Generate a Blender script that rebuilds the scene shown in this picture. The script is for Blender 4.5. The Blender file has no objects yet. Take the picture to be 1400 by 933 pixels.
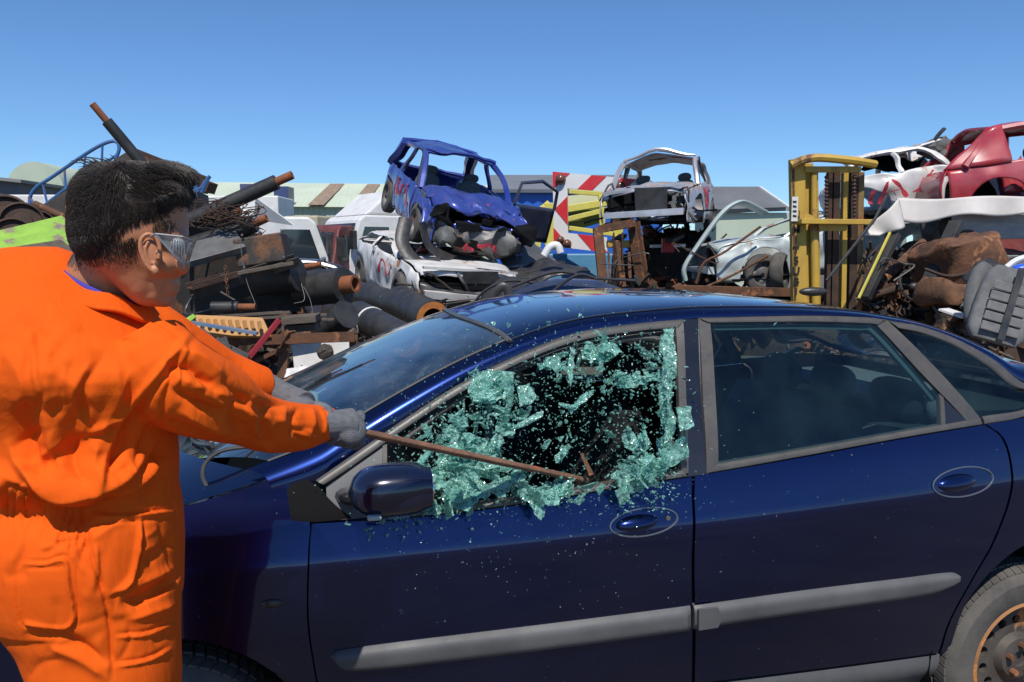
import bpy, bmesh, math, random
import numpy as np
from mathutils import Vector, Matrix, Euler, noise
R = math.radians
pi = math.pi
rnd = random.Random(11)
S = bpy.context.scene
COL = S.collection
V = Vector
# ---------------------------------------------------------------- camera model
F = 1130.0
PITCH = math.atan2(466.5 - 345.0, F)
CAM = V((0, 0, 1.65))
cp, sp = math.cos(PITCH), math.sin(PITCH)
def ray(px, py):
    a = (px - 700) / F; b = -(py - 466.5) / F
    return V((a, cp + b * sp, b * cp - sp))
def P(px, py, Y):
    d = ray(px, py)
    return CAM + d * (Y / d.y)
def M_(Y): return Y / F            # metres per photo pixel at depth Y
def proj_np(co):
    x = co[:, 0]; y = co[:, 1]; z = co[:, 2] - 1.65
    f = y * cp - z * sp; u = y * sp + z * cp
    return 700 + F * x / f, 466.5 - F * u / f

# ---------------------------------------------------------------- objects
MW = {}
def finish(o, parent):
    COL.objects.link(o)
    if parent is not None: o.parent = parent
def tag(o, label=None, cat=None, group=None, kind=None):
    if label: o['label'] = label
    if cat: o['category'] = cat
    if group: o['group'] = group
    if kind: o['kind'] = kind
    return o
def thing(name, label, cat, loc=(0, 0, 0), rot=None, group=None):
    o = bpy.data.objects.new(name, None); COL.objects.link(o)
    o.empty_display_size = .1
    m = Matrix.Translation(V(loc))
    if rot is not None: m = m @ rot.to_4x4()
    o.matrix_world = m
    o.location = V(loc)
    if rot is not None: o.rotation_euler = rot.to_euler()
    MW[o.name] = m
    return tag(o, label, cat, group)
def copy_tree(o, parent=None):
    c = o.copy(); COL.objects.link(c)
    if parent is not None: c.parent = parent
    for ch in list(o.children): copy_tree(ch, c)
    return c
def ypr(yaw=0, pitch=0, roll=0):
    return (Matrix.Rotation(R(yaw), 3, 'Z') @ Matrix.Rotation(R(pitch), 3, 'Y') @ Matrix.Rotation(R(roll), 3, 'X'))

def frame(d, up=V((0, 0, 1))):
    d = V(d).normalized()
    if abs(d.dot(up)) > .98: up = V((0, 1, 0))
    a = up.cross(d).normalized(); b = d.cross(a)
    return a, b, d
def catmull(pts, n):
    pts = [V(p) for p in pts]
    if len(pts) == 2: 
        return [pts[0].lerp(pts[1], i / (n - 1)) for i in range(n)]
    ex = [pts[0] * 2 - pts[1]] + pts + [pts[-1] * 2 - pts[-2]]
    dense = []
    for i in range(1, len(ex) - 2):
        p0, p1, p2, p3 = ex[i - 1:i + 3]
        for k in range(14):
            t = k / 14
            dense.append(.5 * ((2 * p1) + (p2 - p0) * t + (2 * p0 - 5 * p1 + 4 * p2 - p3) * t * t + (3 * p1 - p0 - 3 * p2 + p3) * t ** 3))
    dense.append(pts[-1])
    return resample(dense, n)
def resample(pts, n):
    L = [0]
    for a, b in zip(pts, pts[1:]): L.append(L[-1] + (b - a).length)
    out = []; j = 0
    for i in range(n):
        d = L[-1] * i / (n - 1)
        while j < len(L) - 2 and L[j + 1] < d: j += 1
        s = (d - L[j]) / max(1e-9, L[j + 1] - L[j])
        out.append(pts[j].lerp(pts[j + 1], min(1, max(0, s))))
    return out
def lut(tab):
    xs = [t[0] for t in tab]; ys = [t[1] for t in tab]
    n = len(xs)
    # monotone-ish hermite
    m = [0] * n
    for i in range(n):
        if i == 0: m[i] = (ys[1] - ys[0]) / (xs[1] - xs[0])
        elif i == n - 1: m[i] = (ys[-1] - ys[-2]) / (xs[-1] - xs[-2])
        else: m[i] = (ys[i + 1] - ys[i - 1]) / (xs[i + 1] - xs[i - 1])
    def f(x):
        if x <= xs[0]: return ys[0] + m[0] * (x - xs[0])
        if x >= xs[-1]: return ys[-1] + m[-1] * (x - xs[-1])
        i = 0
        while xs[i + 1] < x: i += 1
        h = xs[i + 1] - xs[i]; t = (x - xs[i]) / h
        return ((2 * t ** 3 - 3 * t * t + 1) * ys[i] + (t ** 3 - 2 * t * t + t) * h * m[i] + (-2 * t ** 3 + 3 * t * t) * ys[i + 1] + (t ** 3 - t * t) * h * m[i + 1])
    return f

class MB:
    def __init__(s): s.v = []; s.f = []; s.mi = []; s.cur = 0
    def add(s, vs, fs):
        o = len(s.v); s.v += [V(p) for p in vs]
        for f in fs: s.f.append([i + o for i in f]); s.mi.append(s.cur)
        return s
    def box(s, c, size, rot=None, taper=1):
        c = V(c); x, y, z = [k / 2 for k in size]
        vs = [V((sx * x * (taper if sz > 0 else 1), sy * y * (taper if sz > 0 else 1), sz * z)) for sz in (-1, 1) for sy in (-1, 1) for sx in (-1, 1)]
        if rot is not None: vs = [rot @ p for p in vs]
        return s.add([c + p for p in vs], [(0, 2, 3, 1), (4, 5, 7, 6), (0, 1, 5, 4), (2, 6, 7, 3), (0, 4, 6, 2), (1, 3, 7, 5)])
    def sect(s, p0, p1, poly, up=V((0, 0, 1)), roll=0):
        p0 = V(p0); p1 = V(p1); a, b, d = frame(p1 - p0, V(up))
        if roll:
            c_, s_ = math.cos(R(roll)), math.sin(R(roll)); a, b = a * c_ + b * s_, b * c_ - a * s_
        n = len(poly)
        vs = [p0 + a * x + b * y for x, y in poly] + [p1 + a * x + b * y for x, y in poly]
        fs = [(i, (i + 1) % n, n + (i + 1) % n, n + i) for i in range(n)] + [tuple(range(n))[::-1], tuple(range(n, 2 * n))]
        return s.add(vs, fs)
    def beam(s, p0, p1, w, h, kind='box', up=V((0, 0, 1)), roll=0, t=.012):
        w /= 2; h /= 2
        if kind == 'box': poly = [(-w, -h), (w, -h), (w, h), (-w, h)]
        elif kind == 'I': poly = [(-w, -h), (w, -h), (w, -h + t), (t / 2, -h + t), (t / 2, h - t), (w, h - t), (w, h), (-w, h), (-w, h - t), (-t / 2, h - t), (-t / 2, -h + t), (-w, -h + t)]
        elif kind == 'L': poly = [(-w, -h), (w, -h), (w, -h + t), (-w + t, -h + t), (-w + t, h), (-w, h)]
        elif kind == 'U': poly = [(-w, -h), (w, -h), (w, h), (w - t, h), (w - t, -h + t), (-w + t, -h + t), (-w + t, h), (-w, h)]
        return s.sect(p0, p1, poly, up, roll)
    def tube(s, pts, r, n=8, caps=True, sq=1.0, up=V((0, 0, 1))):
        pts = [V(p) for p in pts]; k = len(pts)
        rr = r if isinstance(r, (list, tuple)) else [r] * k
        vs = []; a = None
        for i in range(k):
            d = (pts[min(k - 1, i + 1)] - pts[max(0, i - 1)])
            if d.length < 1e-9: d = V((0, 0, 1))
            d.normalize()
            if a is None: a, b, _ = frame(d, up)
            else:
                a = (a - d * a.dot(d))
                if a.length < 1e-6: a, b, _ = frame(d, up)
                a.normalize(); b = d.cross(a)
            for j in range(n):
                t = 2 * pi * j / n
                vs.append(pts[i] + (a * math.cos(t) + b * math.sin(t) * sq) * rr[i])
        fs = [(i * n + j, i * n + (j + 1) % n, (i + 1) * n + (j + 1) % n, (i + 1) * n + j) for i in range(k - 1) for j in range(n)]
        if caps: fs += [tuple(range(n))[::-1], tuple((k - 1) * n + j for j in range(n))]
        return s.add(vs, fs)
    def lathe(s, o, d, prof, n=24, a0=0, a1=2 * pi, up=V((0, 0, 1))):
        o = V(o); a, b, d = frame(d, up); full = abs(a1 - a0 - 2 * pi) < 1e-6
        m = n if full else n + 1; vs = []
        for r, h in prof:
            for j in range(m):
                t = a0 + (a1 - a0) * j / n
                vs.append(o + d * h + (a * math.cos(t) + b * math.sin(t)) * r)
        fs = []
        for i in range(len(prof) - 1):
            for j in range(n):
                j2 = (j + 1) % m
                fs.append((i * m + j, i * m + j2, (i + 1) * m + j2, (i + 1) * m + j))
        return s.add(vs, fs)
    def cyl(s, p0, p1, r0, r1=None, n=16): return s.tube([p0, p1], [r0, r0 if r1 is None else r1], n)
    def pipe(s, p0, p1, ro, ri, n=24):
        p0 = V(p0); L = (V(p1) - p0).length
        return s.lathe(p0, V(p1) - p0, [(ri, 0), (ro, 0), (ro, L), (ri, L), (ri, 0)], n)
    def plate(s, pts, t, nrm=None):
        pts = [V(p) for p in pts]; n = len(pts)
        if nrm is None:
            nrm = V((0, 0, 0)); 
            for i in range(n): nrm += (pts[i] - pts[0]).cross(pts[(i + 1) % n] - pts[0])
            nrm.normalize()
        o = V(nrm) * (t / 2)
        return s.add([p + o for p in pts] + [p - o for p in pts], [tuple(range(n)), tuple(range(2 * n - 1, n - 1, -1))] + [(i, n + i, n + (i + 1) % n, (i + 1) % n) for i in range(n)])
    def grid(s, fn, nu, nv, flip=False):
        vs = [fn(i / nu, j / nv) for j in range(nv + 1) for i in range(nu + 1)]
        w = nu + 1
        fs = [(j * w + i, j * w + i + 1, (j + 1) * w + i + 1, (j + 1) * w + i) for j in range(nv) for i in range(nu)]
        if flip: fs = [f[::-1] for f in fs]
        return s.add(vs, fs)
    def ell(s, c, r, rot=None, nu=20, nv=12, e=1.0):
        c = V(c); r = (r, r, r) if not hasattr(r, '__len__') else r
        def pw(x): return math.copysign(abs(x) ** e, x)
        vs = []
        for j in range(nv + 1):
            th = pi * j / nv - pi / 2
            for i in range(nu):
                ph = 2 * pi * i / nu
                p = V((r[0] * pw(math.cos(th)) * pw(math.cos(ph)), r[1] * pw(math.cos(th)) * pw(math.sin(ph)), r[2] * pw(math.sin(th))))
                vs.append(c + (rot @ p if rot is not None else p))
        fs = [(j * nu + i, j * nu + (i + 1) % nu, (j + 1) * nu + (i + 1) % nu, (j + 1) * nu + i) for j in range(nv) for i in range(nu)]
        return s.add(vs, fs)
    def rings(s, rings):
        n = len(rings[0]); vs = [p for r in rings for p in r]; k = len(rings)
        fs = [(i * n + j, i * n + (j + 1) % n, (i + 1) * n + (j + 1) % n, (i + 1) * n + j) for i in range(k - 1) for j in range(n)]
        fs += [tuple(range(n))[::-1], tuple((k - 1) * n + j for j in range(n))]
        return s.add(vs, fs)
    def warp(s, fn): s.v = [V(fn(p)) for p in s.v]; return s
    def build(s, name, mats, parent=None, world=False, smooth=False, bevel=0, solid=0, sub=0, center=True):
        vs = s.v
        o = bpy.data.objects.new(name, bpy.data.meshes.new(name))
        if parent is None and center and vs:
            lo = [min(p[k] for p in vs) for k in range(3)]; hi = [max(p[k] for p in vs) for k in range(3)]
            c = V(((lo[0] + hi[0]) / 2, (lo[1] + hi[1]) / 2, lo[2])); o.location = c
            vs = [p - c for p in vs]
        elif parent is not None and world:
            inv = MW[parent.name].inverted(); vs = [inv @ p for p in vs]
        me = o.data
        me.from_pydata([tuple(p) for p in vs], [], s.f)
        if not isinstance(mats, (list, tuple)): mats = [mats]
        for m in mats: me.materials.append(m)
        if len(mats) > 1: me.polygons.foreach_set('material_index', s.mi)
        bm = bmesh.new(); bm.from_mesh(me)
        bmesh.ops.remove_doubles(bm, verts=bm.verts, dist=1e-5)
        bmesh.ops.recalc_face_normals(bm, faces=bm.faces)
        if smooth:
            for f in bm.faces: f.smooth = True
            ang = R(38 if smooth is True else smooth)
            for e in bm.edges:
                if len(e.link_faces) == 2 and e.calc_face_angle(0) > ang: e.smooth = False
        bm.to_mesh(me); bm.free()
        if solid:
            md = o.modifiers.new('solid', 'SOLIDIFY'); md.thickness = solid; md.offset = 0
        if bevel:
            md = o.modifiers.new('bevel', 'BEVEL'); md.width = bevel; md.segments = 2; md.limit_method = 'ANGLE'; md.angle_limit = R(35)
        if sub:
            md = o.modifiers.new('sub', 'SUBSURF'); md.levels = sub; md.render_levels = sub
        finish(o, parent)
        if parent is not None and parent.name in MW: MW[o.name] = MW[parent.name]
        return o
def crumple(mb, amp, sc, seed=0):
    o = V((seed * 7.3, seed * 3.1, seed * 1.7))
    return mb.warp(lambda p: p + noise.noise_vector(p * sc + o) * amp + noise.noise_vector(p * sc * 2.7 + o) * amp * .45)
def voxel(mb, size, smooth=3, fac=.5):
    me = bpy.data.meshes.new('tmp'); me.from_pydata([tuple(p) for p in mb.v], [], mb.f)
    bm = bmesh.new(); bm.from_mesh(me); bmesh.ops.recalc_face_normals(bm, faces=bm.faces); bm.to_mesh(me); bm.free()
    o = bpy.data.objects.new('tmp', me); COL.objects.link(o)
    md = o.modifiers.new('r', 'REMESH'); md.mode = 'VOXEL'; md.voxel_size = size
    if smooth:
        md = o.modifiers.new('s', 'SMOOTH'); md.factor = fac; md.iterations = smooth
    dg = bpy.context.evaluated_depsgraph_get(); dg.update()
    m2 = bpy.data.meshes.new_from_object(o.evaluated_get(dg))
    bpy.data.objects.remove(o); bpy.data.meshes.remove(me)
    return m2
def mesh_obj(name, me, mat, parent):
    o = bpy.data.objects.new(name, me); me.name = name
    me.materials.clear(); me.materials.append(mat)
    me.polygons.foreach_set('use_smooth', [True] * len(me.polygons))
    if parent is not None:
        co = np.empty(len(me.vertices) * 3); me.vertices.foreach_get('co', co); co = co.reshape(-1, 3)
        L = np.array(MW[parent.name].translation); me.vertices.foreach_set('co', (co - L).ravel())
    finish(o, parent); me.update()
    if parent is not None: MW[o.name] = MW[parent.name]
    return o
def text_mb(txt, size, depth, xf):
    cu = bpy.data.curves.new('t', 'FONT'); cu.body = txt; cu.size = size; cu.extrude = depth; cu.align_x = 'CENTER'; cu.align_y = 'CENTER'; cu.offset = size * .02
    o = bpy.data.objects.new('t', cu); COL.objects.link(o)
    dg = bpy.context.evaluated_depsgraph_get(); dg.update()
    me = bpy.data.meshes.new_from_object(o.evaluated_get(dg))
    mb = MB(); mb.add([xf @ v.co for v in me.vertices], [list(p.vertices) for p in me.polygons])
    bpy.data.objects.remove(o); bpy.data.curves.remove(cu); bpy.data.meshes.remove(me)
    return mb

# ---------------------------------------------------------------- materials
def pbr(name, c, c2=None, scale=4, rough=.6, r2=None, metal=0, bump=0, bscale=30, coat=0, rust=0, rustc=(.16, .055, .02), rscale=3, spec=.5, dust=0, stretch=None, dustc=(.25, .22, .18)):
    m = bpy.data.materials.new(name); m.use_nodes = True
    nt = m.node_tree; N = nt.nodes; L = nt.links
    b = N['Principled BSDF']
    b.inputs['Metallic'].default_value = metal; b.inputs['Roughness'].default_value = rough
    b.inputs['Specular IOR Level'].default_value = spec
    b.inputs['Coat Weight'].default_value = coat; b.inputs['Coat Roughness'].default_value = .04
    tc = N.new('ShaderNodeTexCoord'); src = tc.outputs['Object']
    if stretch:
        mp = N.new('ShaderNodeMapping'); mp.inputs['Scale'].default_value = stretch; L.new(src, mp.inputs[0]); src = mp.outputs[0]
    def nz(sc, det=5, rg=.6):
        n = N.new('ShaderNodeTexNoise'); n.inputs['Scale'].default_value = sc; n.inputs['Detail'].default_value = det; n.inputs['Roughness'].default_value = rg
        L.new(src, n.inputs['Vector']); return n
    def ramp(sock, lo, hi):
        r = N.new('ShaderNodeMapRange'); r.inputs['From Min'].default_value = lo; r.inputs['From Max'].default_value = hi; L.new(sock, r.inputs['Value']); return r.outputs[0]
    def mix(f, a, bb):
        x = N.new('ShaderNodeMix'); x.data_type = 'RGBA'
        if hasattr(f, 'links') or hasattr(f, 'is_linked'): L.new(f, x.inputs[0])
        else: x.inputs[0].default_value = f
        for k, q in ((6, a), (7, bb)):
            if isinstance(q, tuple): x.inputs[k].default_value = (*q, 1)
            else: L.new(q, x.inputs[k])
        return x.outputs[2]
    col = None
    n1 = nz(scale)
    if c2: col = mix(ramp(n1.outputs['Fac'], .36, .64), c, c2)
    rf = None
    if rust:
        n2 = nz(rscale, 8, .65); t = .72 - rust * .45
        f = ramp(n2.outputs['Fac'], t - .03, t + .04)
        n3 = nz(rscale * 5, 6, .7)
        rc = mix(ramp(n3.outputs['Fac'], .35, .65), rustc, tuple(min(1, k * 2.1) for k in rustc))
        col = mix(f, col or c, rc); rf = f
    if dust:
        n4 = nz(scale * .7, 7, .65); f = ramp(n4.outputs['Fac'], .35, .75)
        mm = N.new('ShaderNodeMath'); mm.operation = 'MULTIPLY'; mm.inputs[1].default_value = dust; L.new(f, mm.inputs[0])
        col = mix(mm.outputs[0], col or c, dustc)
    if col is not None: L.new(col, b.inputs['Base Color'])
    else: b.inputs['Base Color'].default_value = (*c, 1)
    if rust:
        mr = N.new('ShaderNodeMapRange'); mr.inputs['To Min'].default_value = rough; mr.inputs['To Max'].default_value = .85; L.new(rf, mr.inputs['Value']); L.new(mr.outputs[0], b.inputs['Roughness'])
        if metal:
            mr2 = N.new('ShaderNodeMapRange'); mr2.inputs['To Min'].default_value = metal; mr2.inputs['To Max'].default_value = 0; L.new(rf, mr2.inputs['Value']); L.new(mr2.outputs[0], b.inputs['Metallic'])
    elif r2 is not None:
        mr = N.new('ShaderNodeMapRange'); mr.inputs['From Min'].default_value = .35; mr.inputs['From Max'].default_value = .65; mr.inputs['To Min'].default_value = rough; mr.inputs['To Max'].default_value = r2
        L.new(nz(scale * 1.7, 6).outputs['Fac'], mr.inputs['Value']); L.new(mr.outputs[0], b.inputs['Roughness'])
    if bump:
        bp = N.new('ShaderNodeBump'); bp.inputs['Strength'].default_value = bump; bp.inputs['Distance'].default_value = .02
        L.new(nz(bscale, 6, .6).outputs['Fac'], bp.inputs['Height']); L.new(bp.outputs[0], b.inputs['Normal'])
    m['nodes'] = 1
    return m
def glass_mat(name, tint, rough=0.0, extra=0.0, fres=1.5, haze=None):
    m = bpy.data.materials.new(name); m.use_nodes = True; nt = m.node_tree; N = nt.nodes; L = nt.links
    out = N['Material Output']; N.remove(N['Principled BSDF'])
    t = N.new('ShaderNodeBsdfTransparent'); t.inputs[0].default_value = (*tint, 1)
    g = N.new('ShaderNodeBsdfGlossy'); g.inputs['Roughness'].default_value = rough
    fr = N.new('ShaderNodeFresnel'); ge = N.new('ShaderNodeNewGeometry'); mi_ = N.new('ShaderNodeMath'); mi_.operation = 'MULTIPLY_ADD'; mi_.inputs[1].default_value = 1 / fres - fres; mi_.inputs[2].default_value = fres; L.new(ge.outputs['Backfacing'], mi_.inputs[0]); L.new(mi_.outputs[0], fr.inputs[0])
    ad = N.new('ShaderNodeMath'); ad.operation = 'ADD'; ad.inputs[1].default_value = extra; ad.use_clamp = True; L.new(fr.outputs[0], ad.inputs[0])
    mx = N.new('ShaderNodeMixShader'); L.new(ad.outputs[0], mx.inputs[0]); L.new(t.outputs[0], mx.inputs[1]); L.new(g.outputs[0], mx.inputs[2])
    last = mx.outputs[0]
    if haze:      # dusty film on the glass
        df = N.new('ShaderNodeBsdfDiffuse'); df.inputs[0].default_value = (*haze[0], 1)
        tc = N.new('ShaderNodeTexCoord'); n = N.new('ShaderNodeTexNoise'); n.inputs['Scale'].default_value = 6; n.inputs['Detail'].default_value = 8; L.new(tc.outputs['Object'], n.inputs['Vector'])
        mr = N.new('ShaderNodeMapRange'); mr.inputs['From Min'].default_value = .35; mr.inputs['From Max'].default_value = .8; mr.inputs['To Max'].default_value = haze[1]; L.new(n.outputs['Fac'], mr.inputs['Value'])
        m2 = N.new('ShaderNodeMixShader'); L.new(mr.outputs[0], m2.inputs[0]); L.new(last, m2.inputs[1]); L.new(df.outputs[0], m2.inputs[2]); last = m2.outputs[0]
    L.new(last, out.inputs['Surface'])
    return m

paint = pbr('navy_metallic_paint', (.0044, .015, .095), (.0036, .0125, .078), scale=2, rough=.24, metal=.93, coat=1, dust=.05, dustc=(.10, .095, .11), rust=.045, rustc=(.10, .10, .11), rscale=60, spec=.5)
black_rubber = pbr('black_rubber', (.02, .02, .021), (.035, .034, .033), scale=9, rough=.6, dust=.2)
trim_grey = pbr('grey_window_trim', (.072, .066, .060), (.052, .049, .047), scale=14, rough=.42, dust=.15)
mould_grey = pbr('grey_plastic_moulding', (.105, .105, .105), (.075, .075, .077), scale=5, rough=.5, r2=.65, bump=.04, bscale=300)
gloss_black = pbr('gloss_black', (.008, .009, .014), rough=.18, coat=.6, dust=.08)
int_dark = pbr('interior_fabric', (.085, .092, .095), (.11, .118, .12), scale=30, rough=.9)
int_black = pbr('interior_black', (.007, .007, .008), rough=.85, spec=.12)
int_light = pbr('interior_pale_trim', (.42, .45, .42), rough=.7)
chrome = pbr('chrome', (.6, .6, .6), rough=.15, metal=1)
win_glass = glass_mat('tinted_window_glass', (.68, .84, .84), extra=.01, haze=((.07, .14, .165), .10))
screen_glass = glass_mat('windscreen_glass', (.50, .62, .60), extra=.22, haze=((.20, .30, .40), .25))
tyre_m = pbr('tyre_rubber', (.045, .042, .04), (.075, .068, .06), scale=10, rough=.85, dust=.35, bump=.1, bscale=90)
rim_rust = pbr('rusty_rim', (.34, .15, .05), (.20, .11, .06), scale=9, rough=.75, metal=.2, rust=.5, rustc=(.35, .13, .03), rscale=9)
steel_dark = pbr('dark_scrap_steel', (.05, .043, .038), (.09, .072, .058), scale=5, rough=.7, metal=.3, rust=.35, rustc=(.10, .045, .022), bump=.2, bscale=40)
rust = pbr('rusty_steel', (.14, .06, .028), (.07, .035, .02), scale=6, rough=.85, bump=.35, bscale=50, rust=.3, rustc=(.19, .075, .03), rscale=7)
rust_dark = pbr('dark_rust', (.07, .035, .022), (.035, .022, .016), scale=7, rough=.85, bump=.35, bscale=50)
rust_or = pbr('orange_rust', (.26, .085, .03), (.18, .058, .022), scale=12, rough=.8, bump=.2, bscale=90)
black_poly = pbr('black_pipe_jacket', (.018, .018, .019), (.032, .031, .03), scale=7, rough=.38, r2=.6, dust=.22, dustc=(.12, .11, .10))
foam = pbr('orange_foam', (.55, .19, .04), (.40, .13, .03), scale=18, rough=.9, bump=.3, bscale=80)
white_p = pbr('white_paint', (.72, .72, .70), (.62, .61, .58), scale=3, rough=.45, dust=.15)
black_p = pbr('black_plastic', (.016, .016, .018), (.03, .03, .032), scale=6, rough=.32, r2=.55, dust=.15)
wood_g = pbr('weathered_wood', (.13, .10, .075), (.08, .062, .048), scale=5, rough=.9, bump=.3, bscale=30, stretch=(1, 6, 6))
# ================================================================= the navy car
A_C = R(14.0)
EU = V((math.cos(A_C), math.sin(A_C), 0)); EW = V((-math.sin(A_C), math.cos(A_C), 0))
CO = V((0, 2.21, 0)); CW = .885
def cpt(u, w, z): return CO + EU * u + EW * w + V((0, 0, z))
Wz = lut([(.10, .13), (.25, .06), (.42, .025), (.55, .006), (.65, .0), (.76, .004), (.855, .010), (.885, .018), (.95, .038), (1.0, .056), (1.08, .090), (1.2, .148), (1.32, .212), (1.44, .282), (1.5, .32)])
def W(u, z):
    k = u - .55
    return Wz(z - .045 * max(-1.2, min(1.6, k)) * max(0, min(1, (z - .6) / .4))) + (.024 * k * k if k < 0 else .02 * k * k)
def on_side(px, py, off=0.0):
    d = ray(px, py)
    def g(t):
        p = CAM + d * t - CO; return p.dot(EW) - W(p.dot(EU), p.z) - off
    t0, t1 = 1.9, 2.6; g0, g1 = g(t0), g(t1)
    for _ in range(30):
        if abs(g1 - g0) < 1e-12: break
        t2 = t1 - g1 * (t1 - t0) / (g1 - g0); t0, g0 = t1, g1; t1 = t2; g1 = g(t1)
        if abs(g1) < 1e-7: break
    p = CAM + d * t1 - CO
    return V((p.dot(EU), p.z))
def UZ(pts): return [p if isinstance(p, Vector) else on_side(*p) for p in pts]
def uz(u, z): return V((u, z))
def side_patch(mb, top, bot, left=None, right=None, n=40, m=24, off=None, lip=.02, eps=.0, mir=False):
    """curved panel between four outlines traced on the flank of the car"""
    top = catmull(UZ(top), n + 1); bot = catmull(UZ(bot), n + 1)
    left = catmull(UZ(left), m + 1) if left else [top[0].lerp(bot[0], j / m) for j in range(m + 1)]
    right = catmull(UZ(right), m + 1) if right else [top[-1].lerp(bot[-1], j / m) for j in range(m + 1)]
    c00, c10, c01, c11 = (top[0] + left[0]) / 2, (top[-1] + right[0]) / 2, (bot[0] + left[-1]) / 2, (bot[-1] + right[-1]) / 2
    def pt(i, j, extra=0):
        s = i / n; t = j / m
        q = top[i] * (1 - t) + bot[i] * t + left[j] * (1 - s) + right[j] * s - (c00 * (1 - s) * (1 - t) + c10 * s * (1 - t) + c01 * (1 - s) * t + c11 * s * t)
        w = W(q.x, q.y) + (off(s, t) if off else 0) + extra
        if eps:
            cen = (c00 + c10 + c01 + c11) / 4; dd = q - cen
            q = cen + V((dd.x - math.copysign(min(eps, abs(dd.x)), dd.x) * (1 if i in (0, n) else 0), dd.y - math.copysign(min(eps, abs(dd.y)), dd.y) * (1 if j in (0, m) else 0)))
        return cpt(q.x, (2 * CW - w) if mir else w, q.y)
    base = len(mb.v); wd = n + 1
    vs = [pt(i, j) for j in range(m + 1) for i in range(n + 1)]
    fs = [(j * wd + i, j * wd + i + 1, (j + 1) * wd + i + 1, (j + 1) * wd + i) for j in range(m) for i in range(n)]
    mb.add(vs, fs)
    if lip:
        ring = [(i, 0) for i in range(n)] + [(n, j) for j in range(m)] + [(i, m) for i in range(n, 0, -1)] + [(0, j) for j in range(m, 0, -1)]
        k = len(ring); o2 = len(mb.v)
        mb.v += [pt(i, j, lip) for i, j in ring]
        for a in range(k):
            i, j = ring[a]; i2, j2 = ring[(a + 1) % k]; b = (a + 1) % k
            mb.f.append([base + j * wd + i, base + j2 * wd + i2, o2 + b, o2 + a]); mb.mi.append(mb.cur)
    return mb

car = thing('parked_car', 'dark navy blue saloon car whose front side window is being smashed', 'car', cpt(.4, CW, 0))
def part(mb, name, mat, parent=None, **k):
    k.setdefault('smooth', 30)
    return mb.build(name, mat, parent or car, world=True, **k)

belt_f = [(426, 716), (480, 713), (560, 708), (640, 700), (760, 683), (850, 667), (946, 652)]
belt_r = [(951, 651), (1100, 625), (1240, 599), (1340, 582)]
d_front_edge = [(426, 716), (423, 760), (422, 850), (434, 933), (446, 1003)]
d_mid = [(946, 652), (947, 700), (946, 800), (946, 933), (946, 937)]
d_rear = [(1346, 581), (1370, 600), (1382, 645), (1376, 692), (1356, 743), (1329, 791), (1299, 846), (1283, 893)]
off_d = lambda s, t: 0
mirr_list = []
def both(name, fn, mat, label=None, **k):
    mb = MB(); fn(mb, False); o = part(mb, name, mat, **k)
    mb = MB(); fn(mb, True); o2 = part(mb, name, mat, **k)
    return o, o2
fd, fd2 = both('front_door', lambda mb, mi: side_patch(mb, belt_f, [(446, 1003), (700, 968), (946, 937)], d_front_edge, d_mid, 60, 46, eps=.0008, mir=mi), paint)
rd, rd2 = both('rear_door', lambda mb, mi: side_patch(mb, [(949.5, 651)] + belt_r[1:] + [(1346, 581)], [(949.5, 935), (1283, 893)], [(949.5, 651), (950, 700), (949.5, 800), (949.5, 935)], d_rear, 50, 46, eps=.0008, mir=mi), paint)
# rear wheel and arch
wc = on_side(1386, 896); WR = .318
def arch(c, r, a0, a1, n=12): return [uz(c.x + r * math.cos(R(a0 + (a1 - a0) * i / n)), c.y + r * math.sin(R(a0 + (a1 - a0) * i / n))) for i in range(n + 1)]
fw = uz(wc.x - 2.75, wc.y + .03)
ar = .385
ql = [(1349, 580), (1373, 600), (1385, 645), (1379, 692), (1359, 743), (1331.5, 791), (1301.5, 846), (1286, 893)]
q_arch = [on_side(*a) for a in ((1286, 893), (1299, 884), (1311, 848), (1327, 815), (1359, 777), (1400, 746), (1450, 731))] + arch(wc + V((.02, 0)), ar, 66, 10, 10) + [uz(wc.x + .42, .40), uz(2.50, .42)]
both('quarter_panel', lambda mb, mi: side_patch(mb, [(1349, 580), (1400, 571), uz(1.95, 1.13), uz(2.3, 1.10), uz(2.5, 1.06)], q_arch, ql, [uz(2.5, 1.06), uz(2.52, .8), uz(2.50, .42)], 60, 34, mir=mi), paint)
fa = fw + V((0, 0))
f_right = [(407, 643), (418, 690), (424, 720), (421, 760), (420, 850), (432, 933), (443, 1003)]
f_arch = [uz(-2.0, .36), uz(fa.x - .44, .40)] + arch(fa - V((0, .03)), .40, 165, 20, 16) + [on_side(443, 1003)]
f_top = [uz(-2.0, .80), uz(-1.75, .865), (100, 742), (170, 718), (241, 696), (325, 671), (407, 643)]
fen, _ = both('front_fender', lambda mb, mi: side_patch(mb, f_top, f_arch, [uz(-2.0, .80), uz(-2.02, .6), uz(-2.0, .36)], f_right, 60, 40, mir=mi), paint)
# sill strip under the doors
both('sill', lambda mb, mi: side_patch(mb, [(450, 1006), (700, 971), (950, 940), (1286, 896)], [uz(on_side(450, 1006).x, .20), uz(on_side(1286, 896).x - .02, .20)], n=30, m=8, off=lambda s, t: .004 - .012 * math.sin(pi * min(1, t * 1.2)), mir=mi), mould_grey)
# dark inner shell behind the shut lines
for mi in (False, True):
    mb = MB(); side_patch(mb, [(415, 722), (640, 706), (944, 658), (1340, 588)], [uz(on_side(430, 1000).x, .24), uz(on_side(1270, 900).x, .24)], None, [(1340, 588), (1372, 640), (1350, 743), (1270, 900)], 30, 20, off=lambda s, t: .03, lip=0, mir=mi); part(mb, 'inner_panel', int_black)

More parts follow.
